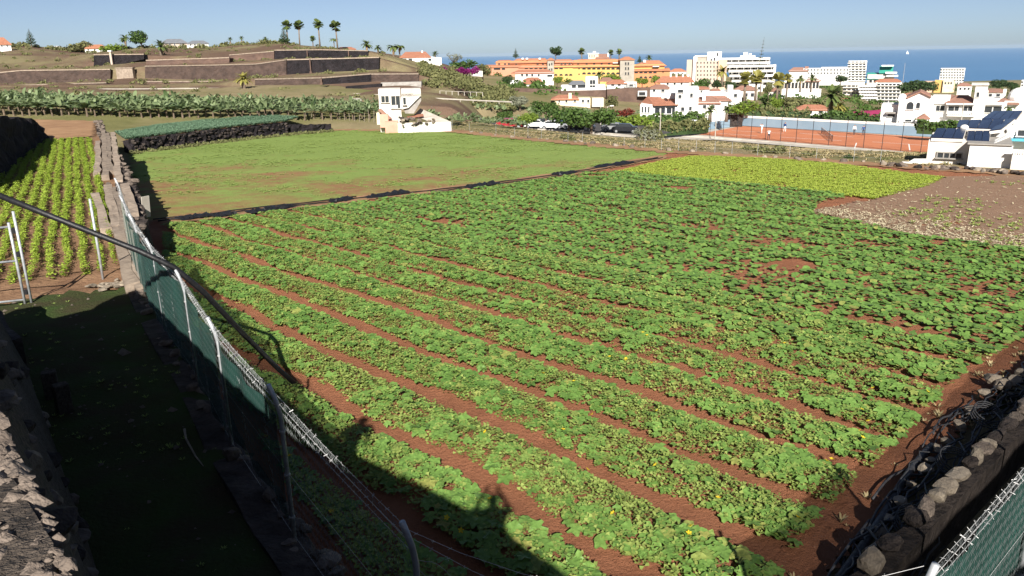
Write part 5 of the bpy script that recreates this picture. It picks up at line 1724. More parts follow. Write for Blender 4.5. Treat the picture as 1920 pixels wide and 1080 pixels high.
# ------------------------------------------------------------------ buildings
class Bld:
    """a building described by the rows and columns of its front, standing at distance Y"""
    def __init__(s, name, label, cat, Y, px, py):
        s.Y = Y
        s.o = tuple(at(px, py, Y))
        s.th = math.atan2(s.o[0], s.o[1])
        s.f = np.array([math.sin(s.th), math.cos(s.th), 0])
        s.r = np.array([math.cos(s.th), -math.sin(s.th), 0])
        s.root = thing(name, label, cat, s.o, -s.th)
    def p(s, px, py, dy=0.0):
        """point of the front (or of a plane dy behind it), in the building's own axes"""
        d = ray(px, py)
        v = CAM - np.array(s.o)
        t = (dy - v @ s.f) / (d @ s.f)
        q = v + d * t
        return (float(q @ s.r), float(dy), float(q[2]))
    def k(s):
        return s.Y / FPX
    def wall(s, x0, y0, x1, y1, depth, material, dy=0.0, name='wall', extra=0.0):
        a, b = s.p(x0, (y0 + y1) / 2, dy), s.p(x1, (y0 + y1) / 2, dy)
        t, u = s.p((x0 + x1) / 2, y0, dy)[2], s.p((x0 + x1) / 2, y1, dy)[2] - extra
        return MB().bb(a[0], b[0], dy, dy + depth, u, t).build(name, M[material], s.root)
    def window(s, x0, y0, x1, y1, dy=0.0, frame='white_wall', split=0, name='window', arch=False, glass='window_glass'):
        a, b = s.p(x0, (y0 + y1) / 2, dy), s.p(x1, (y0 + y1) / 2, dy)
        t, u = s.p((x0 + x1) / 2, y0, dy)[2], s.p((x0 + x1) / 2, y1, dy)[2]
        X0, X1 = a[0], b[0]
        if arch:
            cx, rw = (X0 + X1) / 2, (X1 - X0) / 2
            h = min(rw, (t - u) * 0.6)
            poly = [(X0, u), (X1, u)] + [(cx + rw * math.cos(q), t - h + h * math.sin(q)) for q in np.linspace(0, math.pi, 7)]
            w = MB().prism_xz(poly, dy - 0.04, dy + 0.05).build(name, M[glass], s.root)
        else:
            w = MB().bb(X0, X1, dy - 0.04, dy + 0.05, u, t).build(name, M[glass], s.root)
        if frame:
            f = max(0.06, (X1 - X0) * 0.05)
            fb = MB()
            if not arch:
                fb.bb(X0 - f, X0, dy - 0.12, dy, u, t)
                fb.bb(X1, X1 + f, dy - 0.12, dy, u, t)
                fb.bb(X0 - f, X1 + f, dy - 0.12, dy, t, t + f)
            fb.bb(X0 - 2 * f, X1 + 2 * f, dy - 0.25, dy, u - f, u)
            for i in range(split):
                xm = X0 + (X1 - X0) * (i + 1) / (split + 1)
                fb.bb(xm - f * 0.5, xm + f * 0.5, dy - 0.1, dy - 0.04, u, t)
            fb.build('frame', M[frame], w)
        return w
    def hip(s, x0, x1, ye, xr0, xr1, yr, depth, material, dy=0.0, over=0.35, name='roof'):
        """hipped roof: eave columns and row, ridge columns and row"""
        a, b = s.p(x0, ye, dy - over), s.p(x1, ye, dy - over)
        c, d = s.p(xr0, yr, dy + depth / 2), s.p(xr1, yr, dy + depth / 2)
        zl_, zr_ = (a[2] + b[2]) / 2, (c[2] + d[2]) / 2
        y0, y1, ym = dy - over, dy + depth + over, dy + depth / 2
        v = [(a[0], y0, zl_), (b[0], y0, zl_), (b[0], y1, zl_), (a[0], y1, zl_), (c[0], ym, zr_), (d[0], ym, zr_)]
        th = max(0.18, 0.9 * s.k())
        v += [(q[0], q[1], q[2] - th) for q in v[:4]]
        return MB().add(v, [(0, 1, 5, 4), (1, 2, 5), (2, 3, 4, 5), (3, 0, 4), (0, 6, 7, 1), (1, 7, 8, 2), (2, 8, 9, 3), (3, 9, 6, 0), (6, 9, 8, 7)]).build(name, M[material], s.root)
    def shed(s, x0, x1, y_low, y_high, depth, material, dy=0.0, name='roof'):
        a, b = s.p(x0, y_low, dy - .4), s.p(x1, y_low, dy - .4)
        zh = s.p((x0 + x1) / 2, y_high, dy + depth)[2]
        zl_ = (a[2] + b[2]) / 2
        th = 0.2
        v = [(a[0], dy - .4, zl_), (b[0], dy - .4, zl_), (b[0], dy + depth, zh), (a[0], dy + depth, zh)]
        v += [(q[0], q[1], q[2] - th) for q in v]
        return MB().add(v, [(0, 1, 2, 3), (4, 7, 6, 5), (0, 4, 5, 1), (1, 5, 6, 2), (2, 6, 7, 3), (3, 7, 4, 0)]).build(name, M[material], s.root)

# the white ruin beside the meadow
B = Bld('ruined_house', 'abandoned white two-storey house with slanted stair and broken roof by the meadow', 'house', 96, 768, 246)
B.wall(711, 167, 752, 235, 4.2, 'old_white_wall', 0.6, extra=0.8)
B.wall(752, 167, 789, 181, 3.6, 'old_white_wall', 0.75, 'upper_wall')
st = [B.p(x, y) for x, y in [(752, 181), (789, 181), (789, 176), (772, 201), (758, 206), (752, 206)]]
MB().prism_xz([(q[0], q[2]) for q in [B.p(752, 206), B.p(766, 203), B.p(789, 180), B.p(789, 176), B.p(752, 176)]], 0.75, 1.05).build('stair_parapet', M['old_white_wall'], B.root)
MB().prism_xz([(q[0], q[2]) for q in [B.p(760, 214), B.p(776, 214), B.p(790, 190), B.p(790, 180), B.p(768, 203), B.p(757, 206)]], 1.1, 2.6).build('stair_underside', M['concrete'], B.root)
MB().prism_xz([(q[0], q[2]) for q in [B.p(709, 206), B.p(714, 204), B.p(734, 222), B.p(727, 224)]], -0.3, 0.55).build('slanted_roof', M['old_roof'], B.root)
for r in [(715, 180, 729, 192), (734, 180, 750, 203), (756, 183, 761, 196)]:
    B.window(*r, dy=0.6, frame='old_white_wall', split=1 if r[0] < 740 else 0)
B.wall(734, 197, 746, 203, 0.2, 'old_white_wall', 0.35, 'railing')
B.window(747, 218, 751, 222, dy=0.6, frame=None)
B.wall(706, 212, 712, 226, 2, 'cream_wall', -0.2, 'pink_shed_end', 0.5)
B.wall(712, 214, 728, 233, 2.2, 'pink_wall', -0.35, 'pink_shed', 0.4)
B.wall(722, 228, 746, 242, 2.0, 'pink_wall', -1.2, 'pink_wall', 0.6)
B.wall(746, 230, 818, 246, 0.5, 'old_white_wall', -1.45, 'front_wall', 0.6)
B.wall(818, 229, 846, 246, 0.5, 'white_wall', -1.5, 'end_wall', 0.6)
MB().add([B.p(770, 222, 4), B.p(788, 203, 4), B.p(820, 217, 0.5), B.p(845, 228, -1.2), B.p(812, 231, -1.2), B.p(790, 222, 0.5)], [(0, 5, 2, 1), (5, 4, 3, 2)]).build('broken_roof', M['pale_concrete'], B.root)
MB().add([B.p(762, 218, 2), B.p(793, 213, 2.5), B.p(795, 218, 0.2), B.p(765, 222, 0.0)], [(0, 3, 2, 1)]).build('red_roof_piece', M['clay_roof'], B.root)
for i in range(26):
    q = B.p(random.uniform(752, 815), random.uniform(222, 236), random.uniform(-1.9, -1.0))
    rock(B.root, q, random.uniform(0.35, 0.8), random.choice(['rubble', 'dark_stone', 'pale_stone']), 'rubble_lump')
B = Bld('shed', 'small pale shed roof poking above the banana plants', 'shed', 128, 668, 196)
B.wall(661, 187, 677, 202, 2.5, 'cream_wall', 0, extra=1.5)
B.hip(660, 678, 187.5, 664, 674, 184, 2.5, 'pale_concrete')

# house with pink roof above the bougainvillea
B = Bld('villa', 'white villa with pinkish tiled roof beside purple bougainvillea', 'house', 228, 790, 134)
B.wall(750, 107, 812, 120, 9, 'white_wall', 2, extra=3)
B.hip(749, 808, 107, 760, 798, 97, 10, 'clay_roof', 2)
B.wall(774, 116, 800, 130, 6, 'white_wall', 0, 'front_wing', 3)
B.wall(772, 115, 802, 117, 7, 'white_wall', -0.5, 'flat_roof')
for r in [(777, 119, 785, 125), (788, 119, 797, 125)]:
    B.window(*r, dy=0)
for r in [(755, 110, 762, 114), (766, 110, 773, 114), (803, 110, 809, 114)]:
    B.window(*r, dy=2)
B.wall(800, 108, 828, 128, 6, 'white_wall', 3, 'side_wing', 2)
B.wall(790, 95, 793, 100, 1, 'white_wall', 6, 'chimney')
B.window(806, 112, 813, 117, dy=3)
px_wall('garden_wall', 'pale yellowish garden wall in front of the villa with pink roof', 224, [(722, 133), (762, 132)], [(722, 121), (762, 120)], 1.5, M['cream_wall'], cap=False)
px_wall('garden_wall', 'pale buttressed wall corner below the villa with pink roof', 222, [(762, 140), (775, 140)], [(762, 119), (775, 119)], 3, M['beige_block'], cap=False)
px_wall('garden_wall', 'white garden wall running right from the villa with pink roof', 222, [(800, 133), (835, 134), (905, 138)], [(800, 128), (835, 129), (905, 133)], 1.0, M['old_white_wall'], cap=False)

# low houses on the hilltop left
def hill_house(label, Y, x0, x1, ye, yr, yb, rm, wm, wins):
    B = Bld('house', label, 'house', Y, (x0 + x1) / 2, yb)
    B.wall(x0 + 1, ye, x1 - 1, yb, 7, wm, 0, extra=2.5)
    B.hip(x0, x1, ye, x0 + (x1 - x0) * .25, x0 + (x1 - x0) * .75, yr, 7, rm)
    for x in wins:
        B.window(x, ye + 1.5, x + 2.6, ye + 4.5)
    return B
hill_house('low house with orange roof on the left hilltop', 255, 158, 201, 90, 83.5, 97, 'orange_roof', 'white_wall', [164, 176, 188])
hill_house('grey roofed stone house on the hilltop beside the big date palm', 262, 300, 352, 80, 73, 92, 'grey_roof', 'beige_block', [316, 326, 338])
hill_house('white flat house right of the grey roofed hilltop house', 262, 350, 392, 81, 76, 91, 'grey_roof', 'white_wall', [356, 364, 372, 380])
hill_house('house with pale roof cut by the left edge of the hilltop', 240, -40, 22, 83, 70, 95, 'clay_roof', 'white_wall', [2, 12])
hill_house('tiny white house behind trees on the left hilltop', 275, 98, 118, 89, 86, 96, 'white_wall', 'white_wall', [103, 110])
hill_house('low pinkish house behind the tall palms on the hilltop', 268, 628, 668, 92, 88, 99, 'clay_roof', 'white_wall', [636, 648])
# ------------------------------------------------------------------ the long orange and yellow hotel
B = Bld('hotel', 'long orange and yellow terraced hotel with tiled roofs and two grey towers', 'hotel', 300, 1085, 165)
def arches(y0, y1, xs, w, dy):  # flat dark panes, the shade of the arch recesses put into their colour
    for x in xs:
        B.window(x - w / 2, y0, x + w / 2, y1, dy=dy, frame=None, name='arch', arch=True, glass='hide_dark')
B.wall(912, 124, 1028, 152, 12, 'salmon_wall', 0, 'lower_storey', 6)
B.wall(930, 114, 1028, 126, 9, 'orange_wall', 3, 'upper_storey')
B.shed(908, 976, 125.5, 121, 4, 'orange_roof', 0, 'lower_roof')
B.shed(972, 1029, 126, 121, 4, 'orange_roof', 0, 'lower_roof')
B.hip(928, 962, 117, 935, 956, 112.5, 8, 'orange_roof', 3.2)
B.hip(956, 1030, 117.5, 970, 1022, 109.5, 9, 'orange_roof', 2.6)
arches(126.5, 129.5, [987, 996, 1005, 1014, 1022], 6, 0)
for x in (926, 932, 941):
    B.window(x, 126.5, x + 6, 131, dy=0, frame=None, glass='hide_dark')
for x in (934, 945, 952, 966, 1006, 1016):
    B.window(x, 118.5, x + 4, 121.5, dy=3, frame='salmon_wall')
for i, x in enumerate((978, 986, 1010)):
    B.wall(x, 108.5, x + 4, 111.5, 2, 'white_wall', 4, 'chimney')
B.wall(1026.5, 112, 1038.5, 150, 5, 'grey_tower', -1.8, 'tower', 5)
B.hip(1025, 1040, 112.3, 1031, 1034, 108.5, 5, 'orange_roof', -1.8)
for x, y in [(1029, 119), (1033.5, 118), (1029, 129), (1033.5, 128), (1029, 137), (1033.5, 136)]:
    B.window(x, y, x + 2.2, y + 4.5, dy=-1.8, frame=None, glass='hide_dark')
B.wall(1038, 123, 1164, 168, 12, 'yellow_wall', 0, 'lower_storey', 5)
B.wall(1038, 114, 1078, 125, 9, 'salmon_wall', 3, 'upper_storey')
B.wall(1075, 112, 1164, 123, 9, 'orange_wall', 2.5, 'upper_storey')
B.shed(1038, 1076, 125.5, 121, 4, 'orange_roof', 0, 'lower_roof')
B.shed(1074, 1163, 125, 119.5, 4, 'orange_roof', -0.2, 'lower_roof')
B.hip(1037, 1078, 117, 1044, 1070, 111, 9, 'orange_roof', 2.6)
B.hip(1073, 1162, 117, 1084, 1154, 110.5, 9, 'orange_roof', 2.2)
arches(126.5, 129.8, [1043, 1052], 7, 0)
arches(126.8, 130.5, [1095, 1104.5, 1113.5, 1122.5, 1131.5, 1140.5, 1149.5, 1158.5], 6.6, 0)
arches(135.5, 139.5, [1095, 1104.5, 1113.5, 1122.5, 1131.5, 1140.5, 1149.5, 1158.5], 6.6, 0)
arches(138.5, 142, [1042, 1052, 1062, 1070], 6, 0)
for y in (127.5, 138):
    B.window(1084.5, y, 1087, y + 2.5, dy=0, frame=None, glass='hide_dark')
for x in (1051, 1058, 1066, 1082, 1098, 1112, 1126, 1140):
    B.window(x, 118, x + 4, 121, dy=2.5, frame='salmon_wall')
B.wall(1149, 117.2, 1159, 118.6, 1.6, 'white_wall', 0.9, 'awning')
B.wall(1162.5, 111.5, 1189, 155, 7, 'grey_tower', -2.2, 'tower', 6)
B.hip(1160.5, 1191, 111.8, 1172, 1179, 106, 7, 'orange_roof', -2.2)
for x in (1172, 1177):
    for y in (116.8, 126, 135.5):
        B.window(x, y, x + 2.4, y + 4.6, dy=-2.2, frame='concrete', glass='hide_dark')
B.wall(1188, 131, 1255.5, 165, 12, 'orange_wall', 0, 'lower_storey', 6)
B.wall(1189, 121, 1246, 133, 9, 'yellow_wall', 2.6, 'upper_storey')
B.shed(1188, 1257, 132.2, 127.5, 4, 'orange_roof', -0.2, 'lower_roof')
B.hip(1189, 1250, 123.3, 1212, 1236, 113, 10, 'orange_roof', 2.2)
arches(134, 137.5, [1193, 1202, 1210.5, 1219.5, 1228], 6.4, 0)
arches(143, 146.6, [1202, 1210.5, 1219.5, 1228, 1235], 5.6, 0)
B.window(1242, 133.6, 1244.5, 136.4, dy=0, frame=None, glass='hide_dark')
B.wall(1224, 123.8, 1236, 125.4, 1.6, 'white_wall', 1.0, 'awning')
B.window(1224.5, 125.6, 1236, 127.6, dy=2.6, frame=None, glass='hide_dark')
B.wall(1206, 112.5, 1211, 117, 2, 'white_wall', 4, 'chimney')
# cream mansion behind it
B = Bld('mansion', 'cream mansion with brown hipped roof behind the orange hotel', 'house', 335, 1122, 118)
B.wall(1103, 101, 1122, 120, 8, 'cream_wall', 0, extra=3)
B.wall(1118, 109, 1142, 120, 8, 'cream_wall', -1, 'front_wing', 3)
B.hip(1116, 1143, 109, 1122, 1138, 101, 8, 'old_roof', -1)
B.wall(1102, 99.5, 1123, 101, 8.4, 'white_wall', -0.3, 'cornice')
for x in (1105, 1109, 1113):
    B.window(x, 103, x + 2, 107)
B.wall(1139, 99, 1141.5, 107, 1.5, 'white_wall', 0, 'chimney')
B.wall(1112, 96, 1117, 99.5, 3, 'white_wall', 2, 'roof_turret')

# ------------------------------------------------------------------ villas below the hotel
def villa(label, Y, x0, x1, ye, yb, roofs, wins=(), wm='white_wall', depth=8, extras=()):
    B = Bld('villa', label, 'house', Y, (x0 + x1) / 2, yb)
    B.wall(x0, ye, x1, yb, depth, wm, 0, extra=3)
    for (a, b, e, c, d, r, rm, dy) in roofs:
        B.hip(a, b, e, c, d, r, depth * 0.9, rm, dy)
    for w in wins:
        B.window(*w, dy=0)
    for i, e in enumerate(extras):
        B.wall(*e[:4], e[4], e[5] if len(e) > 5 else wm, e[6] if len(e) > 6 else 0, e[7] if len(e) > 7 else 'side_wall', 1)
    return B
villa('white villa with broad pale pink roof just below the hotel left', 262, 966, 1038, 136, 150, [(958, 1040, 137, 972, 1026, 130.5, 'clay_roof', 0)], [(977, 139, 981, 143), (986, 139, 990, 143), (996, 139, 1000, 143), (1008, 139, 1012, 143), (1026, 140, 1036, 144)])
villa('white bungalow with stacked pinkish hip roofs in front of the broad roofed villa', 240, 958, 1028, 157, 164, [(977, 1022, 156.5, 992, 1008, 148.5, 'clay_roof', 0), (980, 1016, 151, 990, 1008, 145, 'clay_roof', 4)], [(982, 159, 987, 162), (992, 159, 998, 162), (1006, 158.5, 1012, 162), (1018, 159, 1024, 163)], extras=[(957, 151, 966, 165, 4), (966, 147, 974, 158, 4)])
B = villa('modern white house with dark grey roof on the brown retaining wall', 214, 1052, 1135, 160, 171, [(1066, 1098, 157.5, 1074, 1092, 151, 'grey_roof', 0)], [(1072, 159, 1080, 165), (1083, 159, 1098, 165)])
B.wall(1098, 144, 1121, 168, 6, 'white_wall', -0.6, 'cube_tower', 1)
for y in (150, 160):
    B.window(1106, y, 1116, y + (8 if y < 155 else 4), dy=-0.6, split=1)
B.wall(1051, 165, 1136, 171.5, 0.6, 'white_wall', -2.2, 'terrace_parapet', 1)
villa('low cream house with dusty pink roof right of the modern white house', 235, 1138, 1193, 157, 164, [(1136, 1176, 156.5, 1148, 1166, 149, 'clay_roof', 0), (1124, 1150, 152, 1130, 1144, 145, 'old_roof', 3)], [(1146, 158, 1152, 161), (1158, 158, 1164, 161), (1180, 158, 1187, 161.5)], extras=[(1170, 154, 1194, 164, 5)])
B = villa('cream bungalow with red roof behind the parking trees', 182, 1040, 1085, 185, 198, [(1033, 1086, 186, 1047, 1073, 177.5, 'clay_roof', 0)], [(1047, 187.5, 1050, 192), (1060, 187.5, 1064, 192), (1076, 187.5, 1080, 191)], 'cream_wall', extras=[(1085, 184, 1107, 197, 5), (1110, 184, 1132, 192, 4), (1066, 174.5, 1072, 178, 1)])
B.window(1091, 186.5, 1095, 192)
B.window(1101, 187, 1105, 192)
villa('long white house with pink roof and chimneys right of the orange hotel', 232, 1238, 1292, 153, 168, [(1228, 1302, 153.5, 1242, 1292, 142.5, 'clay_roof', 0)], [(1250, 155, 1254, 159), (1263, 155, 1267, 159), (1276, 155, 1280, 159)], extras=[(1256, 139, 1259, 147, 1, 'white_wall', 3, 'chimney'), (1267, 138, 1270, 146, 1, 'white_wall', 3, 'chimney'), (1279, 139, 1282, 146, 1, 'white_wall', 3, 'chimney'), (1289, 140, 1292, 147, 1, 'white_wall', 3, 'chimney')])
villa('small white house with dusty pink roof left of the big white villa', 205, 1219, 1254, 165, 178, [(1217, 1256, 165.5, 1230, 1246, 158, 'old_roof', 0)], [(1224, 168, 1229, 172), (1240, 168, 1246, 172)])
px_wall('retaining_wall', 'long brown retaining wall below the bungalows left of the modern white house', 208, [(955, 186), (1052, 190)], [(955, 165), (1052, 168)], 2, BRW, cap=False)
px_wall('retaining_wall', 'brown retaining wall under the modern white house', 206, [(1052, 190), (1138, 191)], [(1052, 171), (1138, 169)], 2, BRW, cap=False)
px_wall('retaining_wall', 'tall brown retaining wall left of the big white villa', 200, [(1138, 198), (1219, 200)], [(1138, 168), (1180, 165), (1219, 164)], 2, BRW, cap=False)
B = Bld('kiosk', 'small white framed opening in the brown retaining wall', 'kiosk', 199, 1204, 182)
B.wall(1196, 170.5, 1213, 181, 1.2, 'white_wall', -0.8)
B.window(1198, 172.5, 1210, 179, dy=-0.8, frame='white_wall', glass='hide_dark')

# big white villa on the left of the tennis court
B = Bld('villa', 'large white villa with orange tiled roof and glazed veranda behind the hedge', 'house', 148, 1265, 224)
B.wall(1200, 196, 1272, 226, 9, 'white_wall', 0, 'veranda_wall', 3)
MB().add([B.p(1197, 197, 6), B.p(1226, 197, -.7), B.p(1272, 196, -.7), B.p(1272, 196, 8), B.p(1214, 181, 6), B.p(1266, 183, 6), B.p(1197, 198.2, 6), B.p(1226, 198.4, -.7), B.p(1272, 197.4, -.7)],
         [(0, 1, 4), (1, 2, 5, 4), (2, 3, 5), (0, 6, 7, 1), (1, 7, 8, 2)]).build('roof', M['clay_roof'], B.root)
for r in [(1228, 202, 1247, 213), (1250, 202, 1269, 213)]:
    B.window(*r, dy=0, split=1)
    B.wall(r[0] - 1, r[1] - 3, r[2] + 1, r[1] - 1.5, 0.7, 'hide_dark', -0.5, 'awning')
for x in (1203, 1209, 1215):
    B.window(x, 200, x + 3, 211, dy=0)
B.wall(1266, 164, 1309, 224, 8, 'white_wall', -0.4, 'tower_block', 3)
B.wall(1264, 163, 1292, 166, 8, 'white_wall', -0.5, 'tower_parapet')
for r in [(1294, 175, 1299, 182), (1277, 201, 1283, 208), (1292, 200, 1297, 207), (1271, 168, 1281, 174), (1272, 178, 1278, 184)]:
    B.window(*r, dy=-0.4)
B.wall(1250, 172, 1255, 183, 1.0, 'white_wall', 2, 'chimney')
B.wall(1240, 176, 1268, 190, 4, 'white_wall', 5, 'rear_block')
B.wall(1307, 192, 1352, 222, 8, 'white_wall', 1.5, 'right_wing', 3)
B.hip(1306, 1352, 193.5, 1312, 1336, 181, 8, 'old_roof', 1.5)
B.wall(1317, 173, 1323, 189, 1.0, 'white_wall', 2.5, 'chimney')
MB().box(B.p(1320, 171.5, 3), (0.9, 0.9, 0.4), 0, 0.3).build('chimney_cap', M['white_wall'], B.root)
for r in [(1318, 197, 1324, 203), (1334, 197, 1340, 203)]:
    B.window(*r, dy=1.5)
B.wall(1322, 172, 1390, 220, 8, 'white_wall', 8, 'rear_wing', 3)
B.hip(1320, 1362, 182, 1336, 1348, 166, 8, 'old_roof', 7.6)
B.hip(1340, 1372, 188, 1348, 1362, 180, 7, 'old_roof', 5.5)
B.wall(1364, 160, 1374, 190, 3, 'white_wall', 7.5, 'stair_tower')
B.wall(1352, 192, 1364, 222, 6, 'white_wall', 4, 'link', 2)
for r in [(1376, 176, 1382, 182), (1358, 198, 1362, 204), (1380, 194, 1386, 200)]:
    B.window(*r, dy=8 if r[0] > 1370 else 4)
# villas right
B = Bld('villa', 'white Moorish style villa with arched window, domed turret and small porch', 'house', 132, 1715, 240)
B.wall(1683, 184, 1748, 242, 8, 'white_wall', 0, 'main_wall', 3)
gp = [B.p(x, y) for x, y in [(1700, 184), (1748, 184), (1742, 181), (1726, 173.5), (1706, 181)]]
MB().prism_xz([(q[0], q[2]) for q in gp], 0.0, 8).build('gable', M['white_wall'], B.root)
MB().prism_xz([(q[0], q[2]) for q in [B.p(1700, 184.5), B.p(1726, 173), B.p(1746, 182.5), B.p(1746, 180.5), B.p(1726, 171), B.p(1700, 182)]], -0.4, 8.2).build('roof', M['old_roof'], B.root)
B.window(1700, 191, 1713, 205, dy=0, arch=True)
B.window(1718, 192, 1725, 203, dy=0, arch=True)
bm = bmesh.new()
bmesh.ops.create_uvsphere(bm, u_segments=14, v_segments=8, radius=0.68)
me = bpy.data.meshes.new('dome')
bm.to_mesh(me)
bm.free()
me.materials.append(M['white_wall'])
B.wall(1684, 183, 1699, 190, 1.3, 'white_wall', -0.1, 'turret')
o = link(bpy.data.objects.new('dome', me), B.root)
o.location = B.p(1691.5, 183, 0.6)
B.wall(1651, 196, 1684, 236, 6, 'white_wall', 1.5, 'left_wing', 3)
B.wall(1661, 210, 1680, 213, 1.0, 'concrete', 0.6, 'awning')
B.window(1664, 214, 1678, 219, dy=1.5)
B.window(1697, 224, 1709, 228, dy=0)
MB().prism_xz([(q[0], q[2]) for q in [B.p(1716, 222), B.p(1745, 222), B.p(1733, 212)]], -2.2, 0).build('porch_roof', M['old_roof'], B.root)
B.wall(1716, 221, 1719, 238, 0.3, 'white_wall', -2.1, 'porch_post', 1)
B.wall(1737, 221, 1740, 238, 0.3, 'white_wall', -2.1, 'porch_post', 1)
B.window(1724, 224, 1732, 237, dy=-0.02, frame='wood_grey', name='door')
B = Bld('villa', 'white villa with brown hipped roof, twin balcony windows and square tower', 'house', 130, 1790, 236)
B.wall(1744, 181, 1778, 240, 7, 'white_wall', 0.8, 'left_wall', 3)
B.wall(1774, 192, 1826, 240, 8, 'white_wall', 0, 'front_wall', 3)
B.hip(1772, 1830, 193, 1795, 1816, 178, 8, 'old_roof', 0)
B.hip(1773, 1794, 184, 1778, 1786, 177, 5, 'old_roof', 5)
B.wall(1774, 194, 1828, 196.5, 1.2, 'white_wall', -0.8, 'balcony_slab')
for r in [(1778, 199, 1789, 208), (1790, 199, 1798, 208), (1804, 199, 1814, 208), (1815, 199, 1824, 208)]:
    B.window(*r, dy=0)
for x in np.arange(1777, 1826, 3.5):
    B.wall(x, 210, x + 1.6, 217, 0.15, 'white_wall', -0.9, 'baluster')
B.wall(1775, 209, 1828, 210.5, 0.3, 'white_wall', -0.95, 'handrail')
B.wall(1775, 216.5, 1828, 218.5, 1.0, 'white_wall', -0.95, 'balcony_floor')
for r in [(1755, 198, 1762, 208), (1763, 198, 1771, 208)]:
    B.window(*r, dy=0.8)
B.wall(1752, 193.5, 1774, 195, 0.5, 'white_wall', 0.4, 'ledge')
B.wall(1824, 158, 1847, 240, 4, 'white_wall', -0.5, 'tower', 3)
B.wall(1822, 157, 1855, 160, 5, 'old_white_wall', -0.8, 'tower_parapet')
B.window(1831, 173, 1836, 182, dy=-0.5)
B.wall(1845, 170, 1852, 190, 3, 'white_wall', 1, 'tower_buttress')
B = Bld('villa', 'white villa with brown roof and white dome at the right edge', 'house', 128, 1885, 232)
B.wall(1843, 192, 1885, 236, 8, 'white_wall', 0, 'wall', 3)
B.wall(1880, 190, 1960, 236, 8, 'white_wall', 1, 'right_wall', 3)
B.hip(1866, 1912, 194, 1880, 1898, 184, 7, 'old_roof', 0.5)
B.wall(1842, 196, 1880, 198, 0.8, 'concrete', -0.5, 'eave')
B.window(1844, 200, 1860, 211, dy=0)
B.window(1862, 200, 1878, 211, dy=0)
B.wall(1848, 185, 1875, 193, 5, 'white_wall', 3, 'attic')
o = link(bpy.data.objects.new('dome', me), B.root)
o.location = B.p(1912, 182, 4)
o.scale = (2.6, 2.6, 2.3)
B.wall(1880, 167, 1886, 190, 1, 'white_wall', 5, 'chimney')
B.wall(1905, 172, 1935, 192, 4, 'white_wall', 6, 'rear_block')
# house between the villas with a red roof and magenta awning
B = villa('low bungalow with brown red roof half hidden by the big palm', 205, 1490, 1555, 205, 216, [(1488, 1560, 206, 1508, 1540, 196, 'clay_roof', 0)], [(1500, 207, 1508, 212), (1515, 207, 1523, 212), (1535, 207, 1543, 212)])
o = MB().add([(-3.6, 0, 0.3), (3.6, 0, 0), (3.6, 2.4, 1.2), (-3.6, 2.4, 0.8), (-3.6, 0, 0.0), (3.6, 0, -0.3)], [(0, 1, 2, 3), (0, 4, 5, 1)]).build('awning', M['magenta'])
o.location = tuple(at(1632, 217, 185))
for x in (-3.2, 0, 3.2):
    MB().tube([(x, 0.1, 0.1), (x, 0.1, -4)], 0.07, 6).build('awning_post', M['wire'], o)
tag(o, 'magenta fabric awning between the big palm and the white villa', 'awning')

# ------------------------------------------------------------------ solar roofed building at the right
B = Bld('pool_house', 'white walled building with black solar panels sloping over its roof', 'house', 53, 1800, 316)
B.wall(1738, 263, 1815, 318, 5.5, 'old_white_wall', -1.2, 'front_wall', 1)
B.wall(1815, 272, 1896, 322, 5, 'white_wall', -2.6, 'right_wall', 1.5)
B.wall(1814, 270, 1900, 272.2, 5, 'concrete', -2.75, 'wall_coping')
B.window(1758, 287, 1803, 296, dy=-1.2, frame='concrete', split=3)
B.wall(1895, 292, 1990, 330, 3, 'old_white_wall', -3.4, 'garden_wall', 1)
for x in np.arange(1900, 1990, 4.4):
    B.wall(x, 284, x + 2.2, 294, 0.12, 'white_wall', -3.3, 'baluster')
B.wall(1896, 282, 1990, 284.5, 0.25, 'white_wall', -3.35, 'handrail')
B.wall(1888, 262, 1990, 266, 1.2, 'pool_blue', 3, 'blue_awning')
B.wall(1885, 250, 1990, 296, 5, 'white_wall', 4, 'side_house', 1)
B.window(1908, 244, 1930, 255, dy=3.9)
B.wall(1690, 305, 1740, 316, 0.5, 'old_white_wall', -1.5, 'low_wall', 1)
MB().prism_xz([(q[0], q[2]) for q in [B.p(1682, 312), B.p(1742, 312), B.p(1742, 293), B.p(1716, 293)]], -1.7, -1.3).build('sloping_wall', M['white_wall'], B.root)
MB().add([B.p(1850, 272, -2.4), B.p(1862, 270, -2.6), B.p(1925, 232, 8), B.p(1915, 232, 8), B.p(1850, 276, -2.4), B.p(1862, 275, -2.6), B.p(1925, 240, 8), B.p(1915, 240, 8)], [(0, 1, 2, 3), (0, 4, 5, 1), (1, 5, 6, 2), (3, 2, 6, 7)]).build('ramp_wall', M['white_wall'], B.root)
def panels(quad, nx, ny, name='solar_panel'):
    """a grid of framed solar panels over a roof quad, corners a b c d"""
    a, b, c, d = [Vector(q) for q in quad]
    n = (b - a).cross(d - a).normalized()
    for i in range(nx):
        for j in range(ny):
            u0, u1, v0, v1 = (i + .03) / nx, (i + .97) / nx, (j + .03) / ny, (j + .97) / ny
            f = lambda u, v: (a * (1 - u) + b * u) * (1 - v) + (d * (1 - u) + c * u) * v
            q = [f(u0, v0), f(u1, v0), f(u1, v1), f(u0, v1)]
            vs = [tuple(p) for p in q] + [tuple(p + n * 0.06) for p in q]
            w = MB().add(vs, [(3, 2, 1, 0), (4, 5, 6, 7), (0, 1, 5, 4), (1, 2, 6, 5), (2, 3, 7, 6), (3, 0, 4, 7)]).build(name, M['solar_glass'], B.root)
